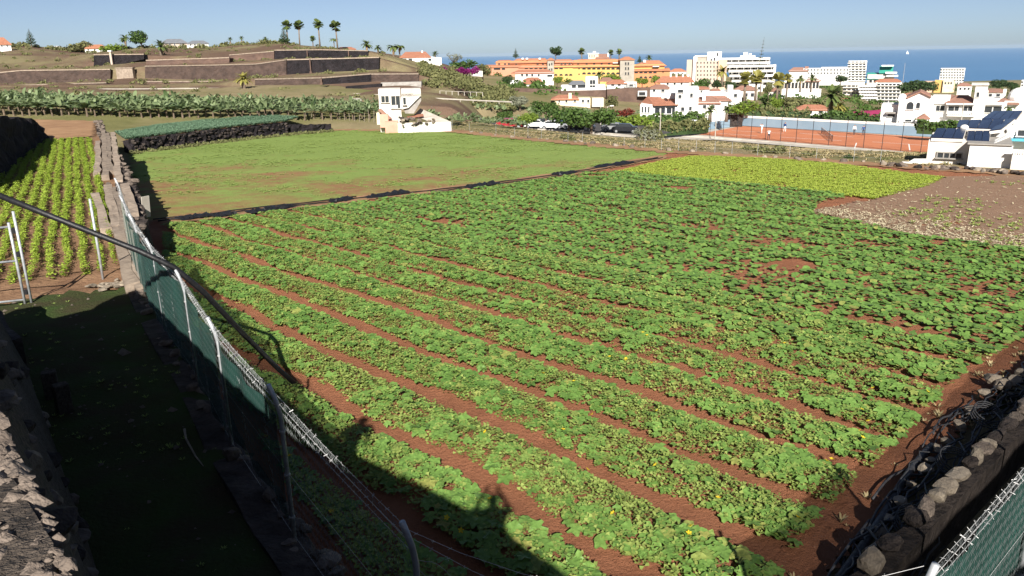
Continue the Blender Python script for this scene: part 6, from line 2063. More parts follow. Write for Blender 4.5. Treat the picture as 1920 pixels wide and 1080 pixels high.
def slab(quad, material, name):
    q = [Vector(p) for p in quad]
    n = (q[1] - q[0]).cross(q[3] - q[0]).normalized()
    vs = [tuple(p - n * .02) for p in q] + [tuple(p - n * 0.2) for p in q]
    MB().add(vs, [(0, 1, 2, 3), (7, 6, 5, 4), (0, 4, 5, 1), (1, 5, 6, 2), (2, 6, 7, 3), (3, 7, 4, 0)]).build(name, M[material], B.root)
for quad, nx, ny in [([B.p(1746, 259, -1.3), B.p(1806, 261, -1.3), B.p(1812, 242, 2.2), B.p(1757, 241, 2.2)], 3, 1),
                     ([B.p(1812, 266, -1.2), B.p(1855, 266, -1.2), B.p(1858, 246, 2.4), B.p(1814, 246, 2.4)], 3, 1),
                     ([B.p(1793, 240, 2.6), B.p(1872, 243, 2.6), B.p(1884, 224, 6.6), B.p(1798, 226, 6.6)], 4, 1),
                     ([B.p(1840, 224, 7), B.p(1905, 226, 7), B.p(1918, 208, 12), B.p(1862, 209, 12)], 4, 1),
                     ([B.p(1855, 246, 1.5), B.p(1878, 243, 1.5), B.p(1905, 222, 7.5), B.p(1884, 224, 7.5)], 1, 2)]:
    slab(quad, 'old_white_wall', 'roof_deck')
    panels(quad, nx, ny)
o = link(bpy.data.objects.new('skylight_dome', me), B.root)
o.location = B.p(1808, 240, 2.4)
o.scale = (0.42, 0.42, 0.35)
q0 = [B.p(1796, 244, 2.6), B.p(1890, 242, 2.6)]
MB().bb(q0[0][0], q0[1][0], 2.8, 6.8, -2, q0[0][2] - 0.35).build('rear_base', M['white_wall'], B.root)
MB().bb(B.p(1846, 228, 7)[0], B.p(1915, 228, 7)[0], 7.2, 11.5, -2, B.p(1870, 226, 7)[2] - 0.3).build('rear_base', M['white_wall'], B.root)
# boulders at its foot
for i in range(44):
    px = random.uniform(1683, 1920)
    p = gnd(px, np.interp(px, [1683, 1920], [312, 327]) + random.uniform(-2, 3))
    v = p - np.array(B.o)
    rock(B.root, (float(v @ B.r), float(v @ B.f), p[2] - B.o[2] + 0.1), random.uniform(0.25, 0.7), random.choice(['rubble', 'dark_stone', 'pale_stone']), 'boulder')

# ------------------------------------------------------------------ tennis court
ZT = -8.0
FLc, FRc, BRc, BLc = [G0(*p, ZT) for p in [(1306, 252), (1762, 289), (1752, 258), (1392, 236)]]
court = MB().add([FLc, FRc, BRc, BLc], [(0, 1, 2, 3)])
struct(court.build('tennis_court', M['clay_court']))
ap = MB().add([G0(1180, 262, ZT - .02), G0(1340, 262, ZT - .02), G0(1800, 300, ZT - .02), G0(1790, 250, ZT - .02), G0(1400, 226, ZT - .02), G0(1230, 248, ZT - .02)], [(0, 1, 2, 3, 4, 5)])
struct(ap.build('court_apron', M['pale_concrete']))
ex = (FRc - FLc) / np.linalg.norm(FRc - FLc)
def strip(a, b, w, name='court_line'):
    a, b = np.array(a), np.array(b)
    d = (b - a)[:2]
    d = d / np.linalg.norm(d)
    n = np.array([-d[1], d[0]]) * w / 2
    return struct(MB().add([(a[0] - n[0], a[1] - n[1], ZT + .012), (b[0] - n[0], b[1] - n[1], ZT + .012), (b[0] + n[0], b[1] + n[1], ZT + .012), (a[0] + n[0], a[1] + n[1], ZT + .012)], [(0, 1, 2, 3)]).build(name, M['line_paint']))
for a, b in [((1345, 250), (1420, 255)), ((1462, 257), (1578, 264)), ((1636, 266), (1738, 273)), ((1602, 279), (1606, 268)), ((1706, 282), (1704, 270)), ((1372, 245), (1470, 250)), ((1500, 250), (1600, 257))]:
    strip(G0(*a, ZT), G0(*b, ZT), 0.16)
def screen(label, a, b, h, top=True, n=12, name='windbreak'):
    root = thing(name, label, 'screen', tuple(a))
    d = b - a
    mb = MB()
    for i in range(n + 1):
        q = d * i / n
        for z in (0.05, h * 0.5, h * 0.82):
            mb.v.append((q[0], q[1] + 0.08 * math.sin(i * 2.1 + z), z))
    for i in range(n):
        for k in range(2):
            mb.f.append((i * 3 + k, i * 3 + 3 + k, i * 3 + 4 + k, i * 3 + 1 + k))
    mb.build('blue_sheet', M['blue_screen'], root, True)
    if top:
        MB().box((d[0] / 2, d[1] / 2 + .05, h * 0.93), (np.linalg.norm(d[:2]), 0.1, h * 0.2), math.atan2(d[1], d[0])).build('white_band', M['white_wall'], root)
    for i in range(n + 1):
        q = d * i / n
        MB().tube([(q[0], q[1] + 0.15, -0.2), (q[0], q[1] + 0.15, h * 1.25)], 0.05, 5).build('post', M['hide_dark'], root)
    return root
sb, sb2 = G0(1390, 236, ZT), G0(1752, 257, ZT)
screen('long light blue windbreak with white band behind the clay court', sb, sb2, 1.9)
screen('angled pale blue windbreak at the left end of the clay court', G0(1258, 251, ZT), G0(1368, 239, ZT), 1.75, False, 6)
bw = thing('rebound_wall', 'dark grey practice wall at the left rear corner of the court', 'wall', tuple(G0(1378, 238, ZT)))
MB().bb(-1.3, 1.4, 0, 0.3, 0, 2.3).build('panel', M['dark_stone'], bw)
MB().bb(-4.2, -1.3, 0.1, 0.35, 1.4, 2.25).build('upper_panel', M['dark_stone'], bw)
tf = thing('court_fence', 'tall thin posts of the tennis court fence facing the fields', 'fence', tuple(FLc))
N = 15
for i in range(N + 1):
    q = FLc + (FRc - FLc) * i / N - FLc
    MB().tube([(q[0], q[1] - 0.3, -0.5), (q[0], q[1] - 0.3, 4.0)], 0.045, 5).build('post', M['hide_dark'], tf)
for z in (4.0, 2.0, 0.15):
    d = FRc - FLc
    MB().tube([(0, -0.3, z), (d[0], d[1] - 0.3, z)], 0.02, 4).build('rail', M['hide_dark'], tf)
for i, px in enumerate((1284, 1342)):
    pass
cp = G0(1300, 251, ZT)
can = thing('gazebo', 'small white canopy tent over benches left of the clay court', 'tent', tuple(cp))
MB().box((0, 0, 2.15), (2.2, 1.8, 0.5), 0, 0.55).build('canopy', M['cloth_canopy'], can)
for x in (-1, 1):
    for y in (-.8, .8):
        MB().tube([(x, y, 0), (x, y, 2.0)], 0.05, 5).build('leg', M['wire'], can)
MB().box((0, 0.2, 0.45), (1.5, 0.4, 0.5)).build('bench', M['cloth_dark'], can)
npost = thing('tennis_net', 'tennis net seen end on in the middle of the court', 'net', tuple(G0(1560, 266, ZT)))
d = G0(1540, 250, ZT) - G0(1560, 266, ZT)
MB().tube([(0, 0, 0), (0, 0, 1.07)], 0.05, 6).build('net_post', M['hide_dark'], npost)
MB().tube([(d[0], d[1], 0), (d[0], d[1], 1.07)], 0.05, 6).build('net_post', M['hide_dark'], npost)
mb = MB()
for i in range(60):
    f = i / 59
    mb.tube([(d[0] * f, d[1] * f, 0.05), (d[0] * f, d[1] * f, 1.0)], 0.008, 3, False)
for k in range(8):
    mb.tube([(0, 0, 0.08 + .13 * k), (d[0], d[1], 0.08 + .13 * k)], 0.008, 3, False)
mb.build('netting', M['hide_dark'], npost)
MB().tube([(0, 0, 1.02), (d[0], d[1], 1.02)], 0.04, 5).build('net_band', M['line_paint'], npost)
for px, py, lb, sh, pa, st_ in [(1428, 250, 'player in white near the left of the clay court', 'cloth_white', 'cloth_white', 0.12), (1441, 262, 'player in white bending forward at the front of the court', 'cloth_white', 'cloth_dark', 0.18), (1471, 247, 'player in blue standing by the blue windbreak', 'cloth_blue', 'cloth_white', 0.1), (1618, 254, 'person in dark blue by the windbreak at the right', 'cloth_blue', 'cloth_dark', 0.0), (1601, 253, 'person in white sitting area right of the net', 'cloth_white', 'cloth_dark', 0.05)]:
    J, Eg = stand('raised' if st_ > 0.11 else 'down', st_)
    skin_person('person', lb, tuple(G0(px, py, ZT)), random.uniform(0, 6.28), J, Eg, M[sh], M[pa])

# ------------------------------------------------------------------ hotels and towers towards the sea
def block(name, label, Y, x0, x1, y0, y1, depth, wm, floors, cols, yoff=0.12, ledge=True, wfrac=0.55, hfrac=0.5, cat='building', glass='window_glass'):
    B = Bld(name, label, cat, Y, (x0 + x1) / 2, y1)
    B.wall(x0, y0, x1, y1, depth, wm, 0, extra=8)
    fh = (y1 - y0) / floors
    cw = (x1 - x0) / cols
    for f in range(floors):
        for c in range(cols):
            a = x0 + cw * (c + (1 - wfrac) / 2)
            b = y0 + fh * (f + yoff + 0.15)
            B.window(a, b, a + cw * wfrac, b + fh * hfrac, frame=None, glass=glass)
        if ledge:
            B.wall(x0 - .3, y0 + fh * (f + 0.85), x1 + .3, y0 + fh * (f + 1.0), 1.2, wm, -1.2, 'balcony')
    return B
B = block('apartment_block', 'beige pink apartment block left of the white hotel', 385, 1305, 1348, 114, 160, 14, 'beige_block', 6, 7, ledge=False, wfrac=0.35, hfrac=0.42)
B.wall(1287, 112, 1300, 160, 10, 'beige_block', 3, 'left_slab', 8)
B.wall(1299, 106, 1306, 160, 14, 'white_wall', 1, 'stair_shaft', 8)
B.wall(1305, 105, 1330, 114.5, 10, 'grey_tower', 2, 'penthouse')
B.wall(1303, 104, 1330, 106, 11, 'white_wall', 1.5, 'roof_edge')
B.wall(1326, 97, 1353, 115, 7, 'white_wall', 1, 'lift_house')
for r in [(1332, 110, 1335, 115), (1338, 108, 1341, 114), (1344, 99, 1347, 105)]:
    B.window(*r, dy=1, frame=None)
B.wall(1346, 112, 1362, 160, 12, 'peach_wall', -1, 'right_slab', 8)
B = Bld('hotel', 'long white terraced hotel with deep balcony bands above the palms', 'hotel', 425, 1400, 165)
for i, (x0, x1, y0, y1) in enumerate([(1352, 1444, 108, 114), (1355, 1444, 116, 121), (1362, 1452, 122, 130), (1366, 1452, 131, 137), (1368, 1452, 140, 147), (1372, 1450, 150, 157), (1400, 1448, 160, 166)]):
    B.wall(x0, y0, x1, y0 + 4.2, 5, 'white_wall', -3 - 0.2 * i, 'balcony_band')
    B.wall(x0 + 1, y0 + 4, x1 - 1, y1 + 4, 14, 'old_white_wall', 0.2 * i, 'storey', 3 if i == 6 else 0)
    for x in np.arange(x0 + 3, x1 - 5, 6.5):
        B.window(x, y0 + 4.6, x + 5, y0 + 7.8, dy=0.2 * i, frame=None, glass='hide_dark')
    for x in np.arange(x0 + 6, x1 - 2, 13):
        B.wall(x, y0 + 4, x + 0.8, y0 + 8.6, 3, 'white_wall', -2.8 - 0.2 * i, 'divider')
B.wall(1388, 104, 1416, 109, 8, 'white_wall', 1, 'roof_house')
B.wall(1394, 98, 1402, 105, 5, 'white_wall', 2, 'roof_tower')
B.wall(1404, 100, 1409, 105, 5, 'white_wall', 2, 'roof_tower')
B.wall(1449, 121, 1453.5, 170, 10, 'white_wall', -2, 'end_wall', 6)
B.wall(1404, 158, 1430, 178, 6, 'white_wall', -8, 'annex', 5)
for r in [(1410, 163, 1418, 168), (1421, 163, 1427, 168)]:
    B.window(*r, dy=-8, frame=None)
block('apartment_tower', 'tall white balcony tower near the sea, left of the green roof', 820, 1589, 1624, 114, 152, 22, 'white_wall', 8, 5, wfrac=0.7, hfrac=0.45)
block('apartment_tower', 'white balcony tower by the sea on the right', 1000, 1762, 1808, 128, 158, 22, 'white_wall', 6, 9, ledge=False, wfrac=0.62, hfrac=0.6, glass='hide_dark')
B = block('apartment_block', 'white terraced apartment block with open balconies below the green roof', 500, 1644, 1688, 155, 200, 16, 'white_wall', 7, 6, wfrac=0.75, hfrac=0.55)
B.hip(1640, 1690, 153, 1650, 1682, 147.5, 12, 'clay_roof', 0)
for i in range(7):
    B.wall(1608 + i * 1.2, 160 + i * 5.5, 1646, 163.2 + i * 5.5, 6, 'white_wall', 1 - 0.3 * i, 'stepped_balcony')
    B.wall(1610 + i * 1.2, 163 + i * 5.5, 1646, 166.4 + i * 5.5, 5, 'old_white_wall', 2 - 0.3 * i, 'stepped_storey', 6 if i == 6 else 0)
    for x in np.arange(1613 + i * 1.2, 1640, 5):
        B.window(x, 163.4 + i * 5.5, x + 3.8, 165.6 + i * 5.5, dy=2 - 0.3 * i, frame=None, glass='hide_dark')
B = block('apartment_block', 'grey white flat block left of the terraced apartments', 520, 1580, 1612, 158, 192, 12, 'old_white_wall', 5, 4, wfrac=0.8, hfrac=0.45)
B = Bld('arts_building', 'building with sea green sloping roofs in front of the sea', 'building', 700, 1655, 152)
B.wall(1626, 140, 1676, 158, 25, 'old_white_wall', 0, extra=8)
B.shed(1624, 1664, 148, 136, 22, 'green_roof', -1)
B.shed(1648, 1674, 137, 124, 16, 'green_roof', 8)
B.wall(1653, 122, 1676, 124.5, 10, 'white_wall', 10, 'roof_slab')
B.wall(1660, 135, 1682, 138, 10, 'white_wall', -3, 'canopy')
B.wall(1662, 141, 1684, 144, 10, 'white_wall', -5, 'canopy')
for x in (1630, 1638, 1646, 1656, 1666):
    B.window(x, 150, x + 5, 155, frame=None)
B = block('apartment_block', 'peach coloured low block below the right-hand tower', 640, 1732, 1790, 153, 170, 18, 'peach_wall', 3, 9, ledge=False, wfrac=0.4, hfrac=0.45)
B.wall(1752, 150, 1766, 170, 4, 'yellow_wall', -2, 'yellow_bay', 4)
B.wall(1768, 149, 1788, 168, 6, 'cream_wall', -4, 'cream_wing', 4)
for x in (1771, 1777, 1782):
    B.window(x, 154, x + 3, 158, dy=-4, frame=None)
block('apartment_block', 'pale blue white block cut by the right edge near the sea', 700, 1913, 1960, 151, 180, 20, 'white_wall', 5, 6, ledge=False, wfrac=0.5)
B = block('hotel', 'long low white hotel roofs by the sea left of the tall tower', 620, 1506, 1592, 128, 140, 20, 'white_wall', 2, 14, ledge=False, wfrac=0.5)
B.hip(1478, 1516, 133, 1488, 1506, 126, 14, 'old_roof', -2)
B.wall(1480, 132, 1514, 142, 12, 'white_wall', -1.5, 'left_wing', 6)
B.wall(1509, 124.5, 1516, 129, 5, 'old_roof', 0, 'roof_turret')
B.wall(1540, 126, 1590, 128.5, 14, 'white_wall', 2, 'parapet')
B = block('building', 'white colonnaded pool building behind the yellow palms', 330, 1470, 1536, 150, 168, 8, 'old_white_wall', 1, 10, ledge=False, wfrac=0.7, hfrac=0.6, glass='hide_dark')
B.wall(1466, 167, 1540, 170, 3, 'white_wall', -4, 'terrace_edge', 3)
B.hip(1510, 1540, 152, 1516, 1532, 147, 8, 'old_roof', -0.5)
B = villa('white house with chimney stack seen over the right-hand villas', 190, 1850, 1884, 172, 200, [(1846, 1886, 172, 1856, 1876, 166, 'old_roof', 0)], [(1854, 176, 1860, 181), (1868, 176, 1875, 181)])
for i, (x0, x1, y0, y1, Y, c, lb) in enumerate([(1256, 1286, 133, 146, 520, 'white_wall', 'small white houses on the slope beside the orange hotel'), (1376, 1420, 168, 190, 260, 'old_white_wall', 'white house with pink roof behind the yellow palm'), (1300, 1330, 166, 178, 215, 'white_wall', 'white house half hidden behind the round green tree'),
                                                (1440, 1462, 170, 186, 280, 'old_white_wall', 'small white cube house left of the colonnade'), (1560, 1600, 188, 200, 330, 'white_wall', 'white garden house behind the biggest palm'), (1795, 1822, 160, 174, 420, 'white_wall', 'low white house beneath the peach block'), (1690, 1730, 178, 190, 300, 'old_white_wall', 'pale house in the trees behind the domed turret')]):
    villa(lb, Y, x0, x1, y0, y1, [(x0 - 1, x1 + 1, y0 + .5, x0 + (x1 - x0) * .3, x0 + (x1 - x0) * .7, y0 - (y1 - y0) * .35, ['clay_roof', 'old_roof'][i % 2], 0)], [(x0 + (x1 - x0) * f, y0 + (y1 - y0) * .3, x0 + (x1 - x0) * (f + .14), y0 + (y1 - y0) * .6) for f in (.15, .45, .72)], c, 7)
# sailing boat
o = MB().add([(-9, -2, 0), (9, -2, 0), (13, 0, 2.2), (9, 2, 0), (-9, 2, 0), (-10, -2.5, 2), (9, -2.6, 2.2), (9, 2.6, 2.2), (-10, 2.5, 2)], [(0, 1, 6, 5), (1, 2, 6), (2, 3, 7), (3, 4, 8, 7), (4, 0, 5, 8), (5, 6, 2, 7, 8)]).build('sailing_boat', M['white_wall'])
MB().add([(-1, 0, 4), (-9, 0.6, 4.5), (0, 0, 27), (1, 0.1, 4), (11, 0, 3), (0.4, 0, 25)], [(0, 1, 2), (3, 4, 5)]).build('sail', M['sailcloth'], o)
MB().tube([(0, 0, 1), (0, 0, 28)], 0.2, 5).build('mast', M['wire'], o)
q = ray(1701, 101.5)
t = (SEA - CAMH) / q[2]
o.location = tuple(CAM + q * t * 0.999)
o.scale = (2.2, 2.2, 2.2)
tag(o, 'white sailing boat far out on the blue sea', 'boat')

# ------------------------------------------------------------------ parking: cars, wall, trees, lamps
ZP = -6.5
def G1(px, py):
    return G0(px, py, ZP)
pk = MB().add([G1(840, 246), G1(1190, 262), G1(1260, 252), G1(1160, 226), G1(960, 222), G1(850, 232)], [(0, 1, 2, 3, 4, 5)])
o = struct(pk.build('parking_lot', M['asphalt']))
o.location.z = 0.25
px_wall('boundary_wall', 'long pale concrete wall in front of the parked cars', G1(985, 243)[1] - 4, [(985, 247), (1090, 254), (1195, 264)], [(985, 240), (1090, 245), (1195, 254)], 0.4, M['pale_concrete'], Y2=G1(1195, 256)[1] - 4, cap=False)
px_wall('boundary_wall', 'pale low wall under the tennis court fence', FLc[1] - 1.2, [(1250, 268), (1310, 262), (1745, 297)], [(1250, 256), (1310, 254.5), (1745, 289.5)], 0.4, M['pale_concrete'], Y2=FRc[1] - 1.2, cap=False)
def car_meshes(body):
    prof = [(-2.05, .35), (-2.1, .75), (-1.95, .95), (-1.2, 1.0), (-0.65, 1.42), (0.85, 1.45), (1.55, 1.0), (2.0, .92), (2.1, .6), (2.05, .32)]
    mb = MB().prism_xz(prof, -0.84, 0.84)
    me = mb.mesh('body', M[body])
    gl = MB().prism_xz([(-1.08, 1.02), (-0.6, 1.36), (0.8, 1.38), (1.38, 1.02)], -0.855, 0.855)
    gl.add([(-1.22, -.7, 1.0), (-.68, -.66, 1.41), (-.68, .66, 1.41), (-1.22, .7, 1.0), (-1.25, -.7, 1.03), (-.71, -.66, 1.44), (-.71, .66, 1.44), (-1.25, .7, 1.03)], [(0, 3, 2, 1), (4, 5, 6, 7)])
    gl.add([(.88, -.66, 1.44), (1.56, -.7, 1.02), (1.56, .7, 1.02), (.88, .66, 1.44)], [(0, 1, 2, 3)])
    wl_ = MB().tube([(0, -.1, 0), (0, .1, 0)], 0.32, 12).mesh('wheel', M['tyre'])
    rim = MB().tube([(0, -.115, 0), (0, .115, 0)], 0.19, 10).mesh('rim', M['car_silver'])
    return me, gl.mesh('windows', M['window_glass']), wl_, rim
CARM = {}
def car(label, px, py, rz, body, s=1.0, Z=ZP + 0.25):
    if body not in CARM:
        CARM[body] = car_meshes(body)
    me, gl, wl_, rim = CARM[body]
    p = G0(px, py, Z)
    root = thing('parked_car', label, 'car', tuple(p), rz, 'cars in the parking lot')
    root.scale = (s, s, s)
    link(bpy.data.objects.new('body', me), root)
    link(bpy.data.objects.new('windows', gl), root)
    for x in (-1.3, 1.32):
        for y in (-.78, .78):
            o = link(bpy.data.objects.new('wheel', wl_), root)
            o.location = (x, y, .32)
            link(bpy.data.objects.new('rim', rim), o)
    for y in (-.6, .6):
        o = MB().box((2.06, y, .7), (.08, .3, .14)).build('headlight', M['car_white'], root)
car('red van parked alone at the left end of the parking lot', 957, 240, 3.05, 'car_red', 1.15)
car('silver car at the far left of the parking lot beside the ruin', 888, 233, 0.1, 'car_silver')
car('white car right of the small yellow-green tree', 1006, 240, 2.9, 'car_white')
car('black car in the tree shade behind the white cars', 1000, 234, 0.1, 'car_black')
car('second white car in the middle of the parking row', 1036, 242, 2.95, 'car_white')
car('dark blue car under the middle of the big tree', 1058, 242, 2.9, 'car_blue')
car('silver grey car at the right end of the row under the big tree', 1072, 242, 0.2, 'car_silver')
car('black car deep under the right side of the big tree', 1092, 246, 2.95, 'car_black')
car('silver car right of the big tree', 1152, 247, 2.9, 'car_silver')
car('black car rightmost in the parking lot by the hedge', 1172, 249, 2.9, 'car_black')
car('dark small car left of the white car at the tree trunk', 987, 238, 1.4, 'car_black')
def lamp(label, px, pyb, pyt, Y, head=True):
    b, t = at(px, pyb, Y), at(px, pyt, Y)
    r = thing('street_lamp', label, 'lamp', tuple(b))
    h = t[2] - b[2]
    MB().tube([(0, 0, -0.5), (0, 0, h)], [0.09, 0.06], 7).build('pole', M['pale_concrete'], r)
    if head:
        MB().tube([(0, 0, h), (0.5, -0.2, h + .15)], 0.045, 5).build('arm', M['pale_concrete'], r)
        MB().box((0.7, -0.28, h + .15), (0.6, 0.25, 0.14)).build('lamp_head', M['white_wall'], r)
lamp('white street lamp right of the big parking tree', 1138, 246, 200, 132)
lamp('thin pole in the parking in front of the cream bungalow', 1126, 230, 184, 140, False)
lamp('thin lamp pole rising before the sea right of the green roof', 1692, 160, 118, 420, False)
lamp('slim pole standing before the right-hand villas', 1801, 236, 193, 118, False)
lamp('court floodlight mast left of the tennis court', 1237, 258, 203, 110, False)
lamp('court floodlight mast near the canopy tent', 1341, 254, 208, 128, False)

def T(label, px, pyb, Y, hpx, kind='round', material='tree_leaf', seed=0, wide=1.0, name='tree', cat='tree', group=None, ground=None):
    p = at(px, pyb, Y) if ground is None else G0(px, pyb, ground)
    Yd = p[1]
    return tree(name, label, cat, tuple(p), hpx * Yd / FPX, kind, material, seed, wide, group)
T('round dark green tree behind the parked cars', 1024, 224, 146, 39, 'round', 'tree_leaf', 0, 1.25)
T('wide green tree left of the biggest parking tree', 1066, 249, 124, 50, 'wide', 'tree_leaf', 1, 1.05)
T('biggest spreading green tree shading the parked cars', 1108, 253, 121, 52, 'wide', 'tree_leaf', 2, 1.2)
T('small yellow green tree behind the red van', 987, 244, 126, 33, 'wide', 'bright_leaf', 3, 1.0)
T('dull green tree left behind the red van', 948, 226, 150, 20, 'wide', 'tree_leaf', 1, 1.2)
T('grey flowering bush at the fence left of the tennis court', 1208, 276, 84, 44, 'sparse', 'grey_leaf', 0, 1.15, 'bush', 'bush')
T('olive green bush behind the grey flowering bush', 1212, 262, 96, 30, 'bush', 'olive_leaf', 1, 1.0, 'bush', 'bush')
T('bright green hedge clump below the white villa at left', 1172, 236, 140, 22, 'bush', 'bright_leaf', 0, 1.6, 'bush', 'bush')
T('bright green hedge bush right of the parked cars', 1198, 240, 138, 24, 'bush', 'bright_leaf', 1, 1.5, 'bush', 'bush')
T('dark red leaved shrub above the parking hedge', 1170, 216, 150, 14, 'bush', 'red_leaf', 2, 1.3, 'bush', 'bush')
T('tree with flat crown in front of the tall retaining wall', 1148, 208, 165, 32, 'round', 'olive_leaf', 2, 0.8)
T('silvery green tree left of the round parking tree', 975, 205, 165, 28, 'round', 'grey_leaf', 3, 1.3)
T('round green tree between the beige block and the big white villa', 1316, 182, 240, 40, 'round', 'tree_leaf', 1, 1.0)
T('dark tree left of the pale apartment palm', 1345, 170, 260, 22, 'round', 'dark_leaf', 2, 1.0)
T('bushy dark tree right of the date palm by the white hotel', 1368, 172, 250, 22, 'round', 'dark_leaf', 0, 1.0)
T('bright green bush right of the big white villa', 1392, 212, 150, 24, 'bush', 'bright_leaf', 2, 1.3, 'bush', 'bush')
T('vivid green round tree beside the cycad palm', 1452, 214, 170, 34, 'round', 'bright_leaf', 3, 0.9)
T('olive tree on the slope behind the vivid green tree', 1485, 205, 230, 28, 'round', 'olive_leaf', 1, 1.5)
T('olive tree right of the pool building wall', 1512, 208, 225, 22, 'bush', 'olive_leaf', 0, 1.6)
T('tall green conical tree left of the biggest palm', 1440, 186, 270, 34, 'round', 'olive_leaf', 3, 0.6)
T('dark wood tree behind the domed villa', 1712, 180, 420, 34, 'round', 'dark_leaf', 1, 1.5)
T('dark tree right of the terraced apartments', 1735, 178, 440, 28, 'round', 'dark_leaf', 0, 1.4)
T('dark tree behind the square villa tower at the right', 1868, 172, 450, 24, 'round', 'dark_leaf', 2, 1.2)
T('dark tree at the right edge before the sea', 1895, 172, 430, 20, 'round', 'dark_leaf', 3, 1.5)
T('dark round tree left of the tall white tower', 1576, 160, 520, 22, 'round', 'dark_leaf', 1, 1.1)
T('dark leafy tree on the skyline above the orange hotel', 1042, 112, 340, 26, 'round', 'dark_leaf', 3, 0.9)
T('big dark green tree on the left hilltop', 266, 92, 260, 35, 'round', 'tree_leaf', 2, 1.1)
T('rounded olive shrub on the left hilltop', 160, 95, 258, 18, 'bush', 'olive_leaf', 1, 1.5, 'bush', 'bush')
T('low green shrub between hilltop houses', 215, 96, 252, 14, 'bush', 'bright_leaf', 2, 2.0, 'bush', 'bush')
T('green shrub below the tall hilltop palms', 603, 98, 255, 12, 'bush', 'olive_leaf', 3, 1.2, 'bush', 'bush')
T('bare grey tree behind the bougainvillea', 852, 124, 250, 30, 'sparse', 'grey_leaf', 1, 1.1)
T('green bush left behind the bougainvillea', 868, 128, 240, 16, 'bush', 'tree_leaf', 2, 1.6, 'bush', 'bush')
T('leafy green tree right of the bougainvillea', 905, 150, 225, 32, 'round', 'olive_leaf', 0, 1.1)
T('olive tree on the slope beneath the bougainvillea', 875, 164, 205, 22, 'bush', 'olive_leaf', 1, 1.8)
T('small dark tree at the left end of the bungalow row', 952, 163, 235, 26, 'round', 'dark_leaf', 1, 0.8)
T('yellow green tree in front of the left wing of the hotel', 1045, 160, 245, 18, 'round', 'bright_leaf', 2, 1.2)
T('yellow green tree at the foot of the right grey hotel tower', 1204, 162, 262, 18, 'round', 'bright_leaf', 0, 1.3)
T('yellow green tree below the right hotel wing', 1228, 162, 262, 24, 'round', 'bright_leaf', 1, 0.9)
T('green shrub below the yellow hotel wing', 1150, 152, 262, 14, 'bush', 'bright_leaf', 2, 1.6)
T('purple bougainvillea hedge nearest the villa with pink roof', 818, 138, 216, 13, 'bush', 'bougainvillea', 0, 1.5, 'bougainvillea', 'bush')
T('purple bougainvillea hedge in the middle of the white wall', 864, 138, 216, 13, 'bush', 'bougainvillea', 1, 1.3, 'bougainvillea', 'bush')
T('purple bougainvillea hedge at the right end of the wall', 886, 138, 216, 14, 'bush', 'bougainvillea', 2, 0.9, 'bougainvillea', 'bush')
for i, (px, py, lb) in enumerate([(1440, 291, 'round scrubby bush on the verge below the court with pale stones'), (1590, 300, 'small dark bush on the verge right of centre'), (1405, 283, 'spindly weed bush on the verge'), (1515, 295, 'dry olive bush on the verge in front of the net'), (1660, 303, 'small olive bush on the verge left of the solar building'), (1060, 262, 'dark bush at the foot of the parking wall')]):
    T(lb, px, py, 60, 24 if i == 0 else 15, 'bush', 'olive_leaf' if i != 1 else 'dark_leaf', i, 1.2, 'bush', 'bush', ground=None if 0 else float(gnd(px, py)[2]) - 0.3)
def hedge(label, pts, h, material, dep=1.6, n=1400, name='hedge'):
    """clipped hedge along a polyline of world points"""
    c = np.mean(pts, axis=0)
    V, Nn = [], []
    r = np.random.default_rng(int(abs(c[0]) * 7) + 3)
    for a, b in zip(pts[:-1], pts[1:]):
        m = n // (len(pts) - 1)
        t = r.uniform(0, 1, m)
        P = a[None] * (1 - t)[:, None] + b[None] * t[:, None]
        P[:, 1] += r.uniform(0, dep, m)
        P[:, 2] += r.uniform(0, 1, m) ** 0.7 * h * (1 + 0.15 * np.sin(P[:, 0] * 1.7))
        V.append(P)
    P = np.concatenate(V) - c
    a = r.normal(0, 1, P.shape) + np.array([0, -.6, .6])
    a /= np.linalg.norm(a, axis=1)[:, None]
    t1 = np.cross(a, r.normal(0, 1, P.shape))
    t1 /= np.linalg.norm(t1, axis=1)[:, None]
    t2 = np.cross(a, t1)
    s = 0.26 * r.uniform(.6, 1.4, (len(P), 1))
    W = np.stack([P - t1 * s, P - t2 * s * .7, P + t1 * s, P + t2 * s * .7], 1).reshape(-1, 3)
    o = link(bpy.data.objects.new(name, np_mesh(name, W, np.arange(len(W)).reshape(-1, 4), M[material])))
    o.location = tuple(c)
    core = MB()
    for p, q in zip(pts[:-1], pts[1:]):
        core.add([p - c + np.array([0, .5, -.6]), q - c + np.array([0, .5, -.6]), q - c + np.array([0, .5, h * .75]), p - c + np.array([0, .5, h * .75]), p - c + np.array([0, dep * .8, h * .75]), q - c + np.array([0, dep * .8, h * .75])], [(0, 1, 2, 3), (3, 2, 5, 4)])
    core.build('inner_twigs', M['dark_leaf'], o)
    return tag(o, label, 'hedge')
hedge('long clipped green hedge in front of the large white villa', [at(1205, 240, 140), at(1270, 236, 143), at(1345, 232, 150)], 2.2, 'tree_leaf')
hedge('dull lower hedge between the hedge and the court apron', [at(1225, 250, 130), at(1290, 246, 134), at(1330, 243, 138)], 1.7, 'olive_leaf')
hedge('green hedge behind the windbreak on the left of the big palm', [at(1395, 226, 158), at(1450, 228, 158), at(1520, 230, 156)], 2.6, 'olive_leaf', 3)
hedge('dark green hedge behind the windbreak on the right of the big palm', [at(1545, 231, 154), at(1620, 235, 150), at(1690, 240, 146)], 2.2, 'tree_leaf', 3)
hedge('green hedge in front of the porch of the Moorish villa', [at(1722, 244, 122), at(1765, 246, 120), at(1800, 248, 118)], 1.4, 'tree_leaf', 1.5, 700)
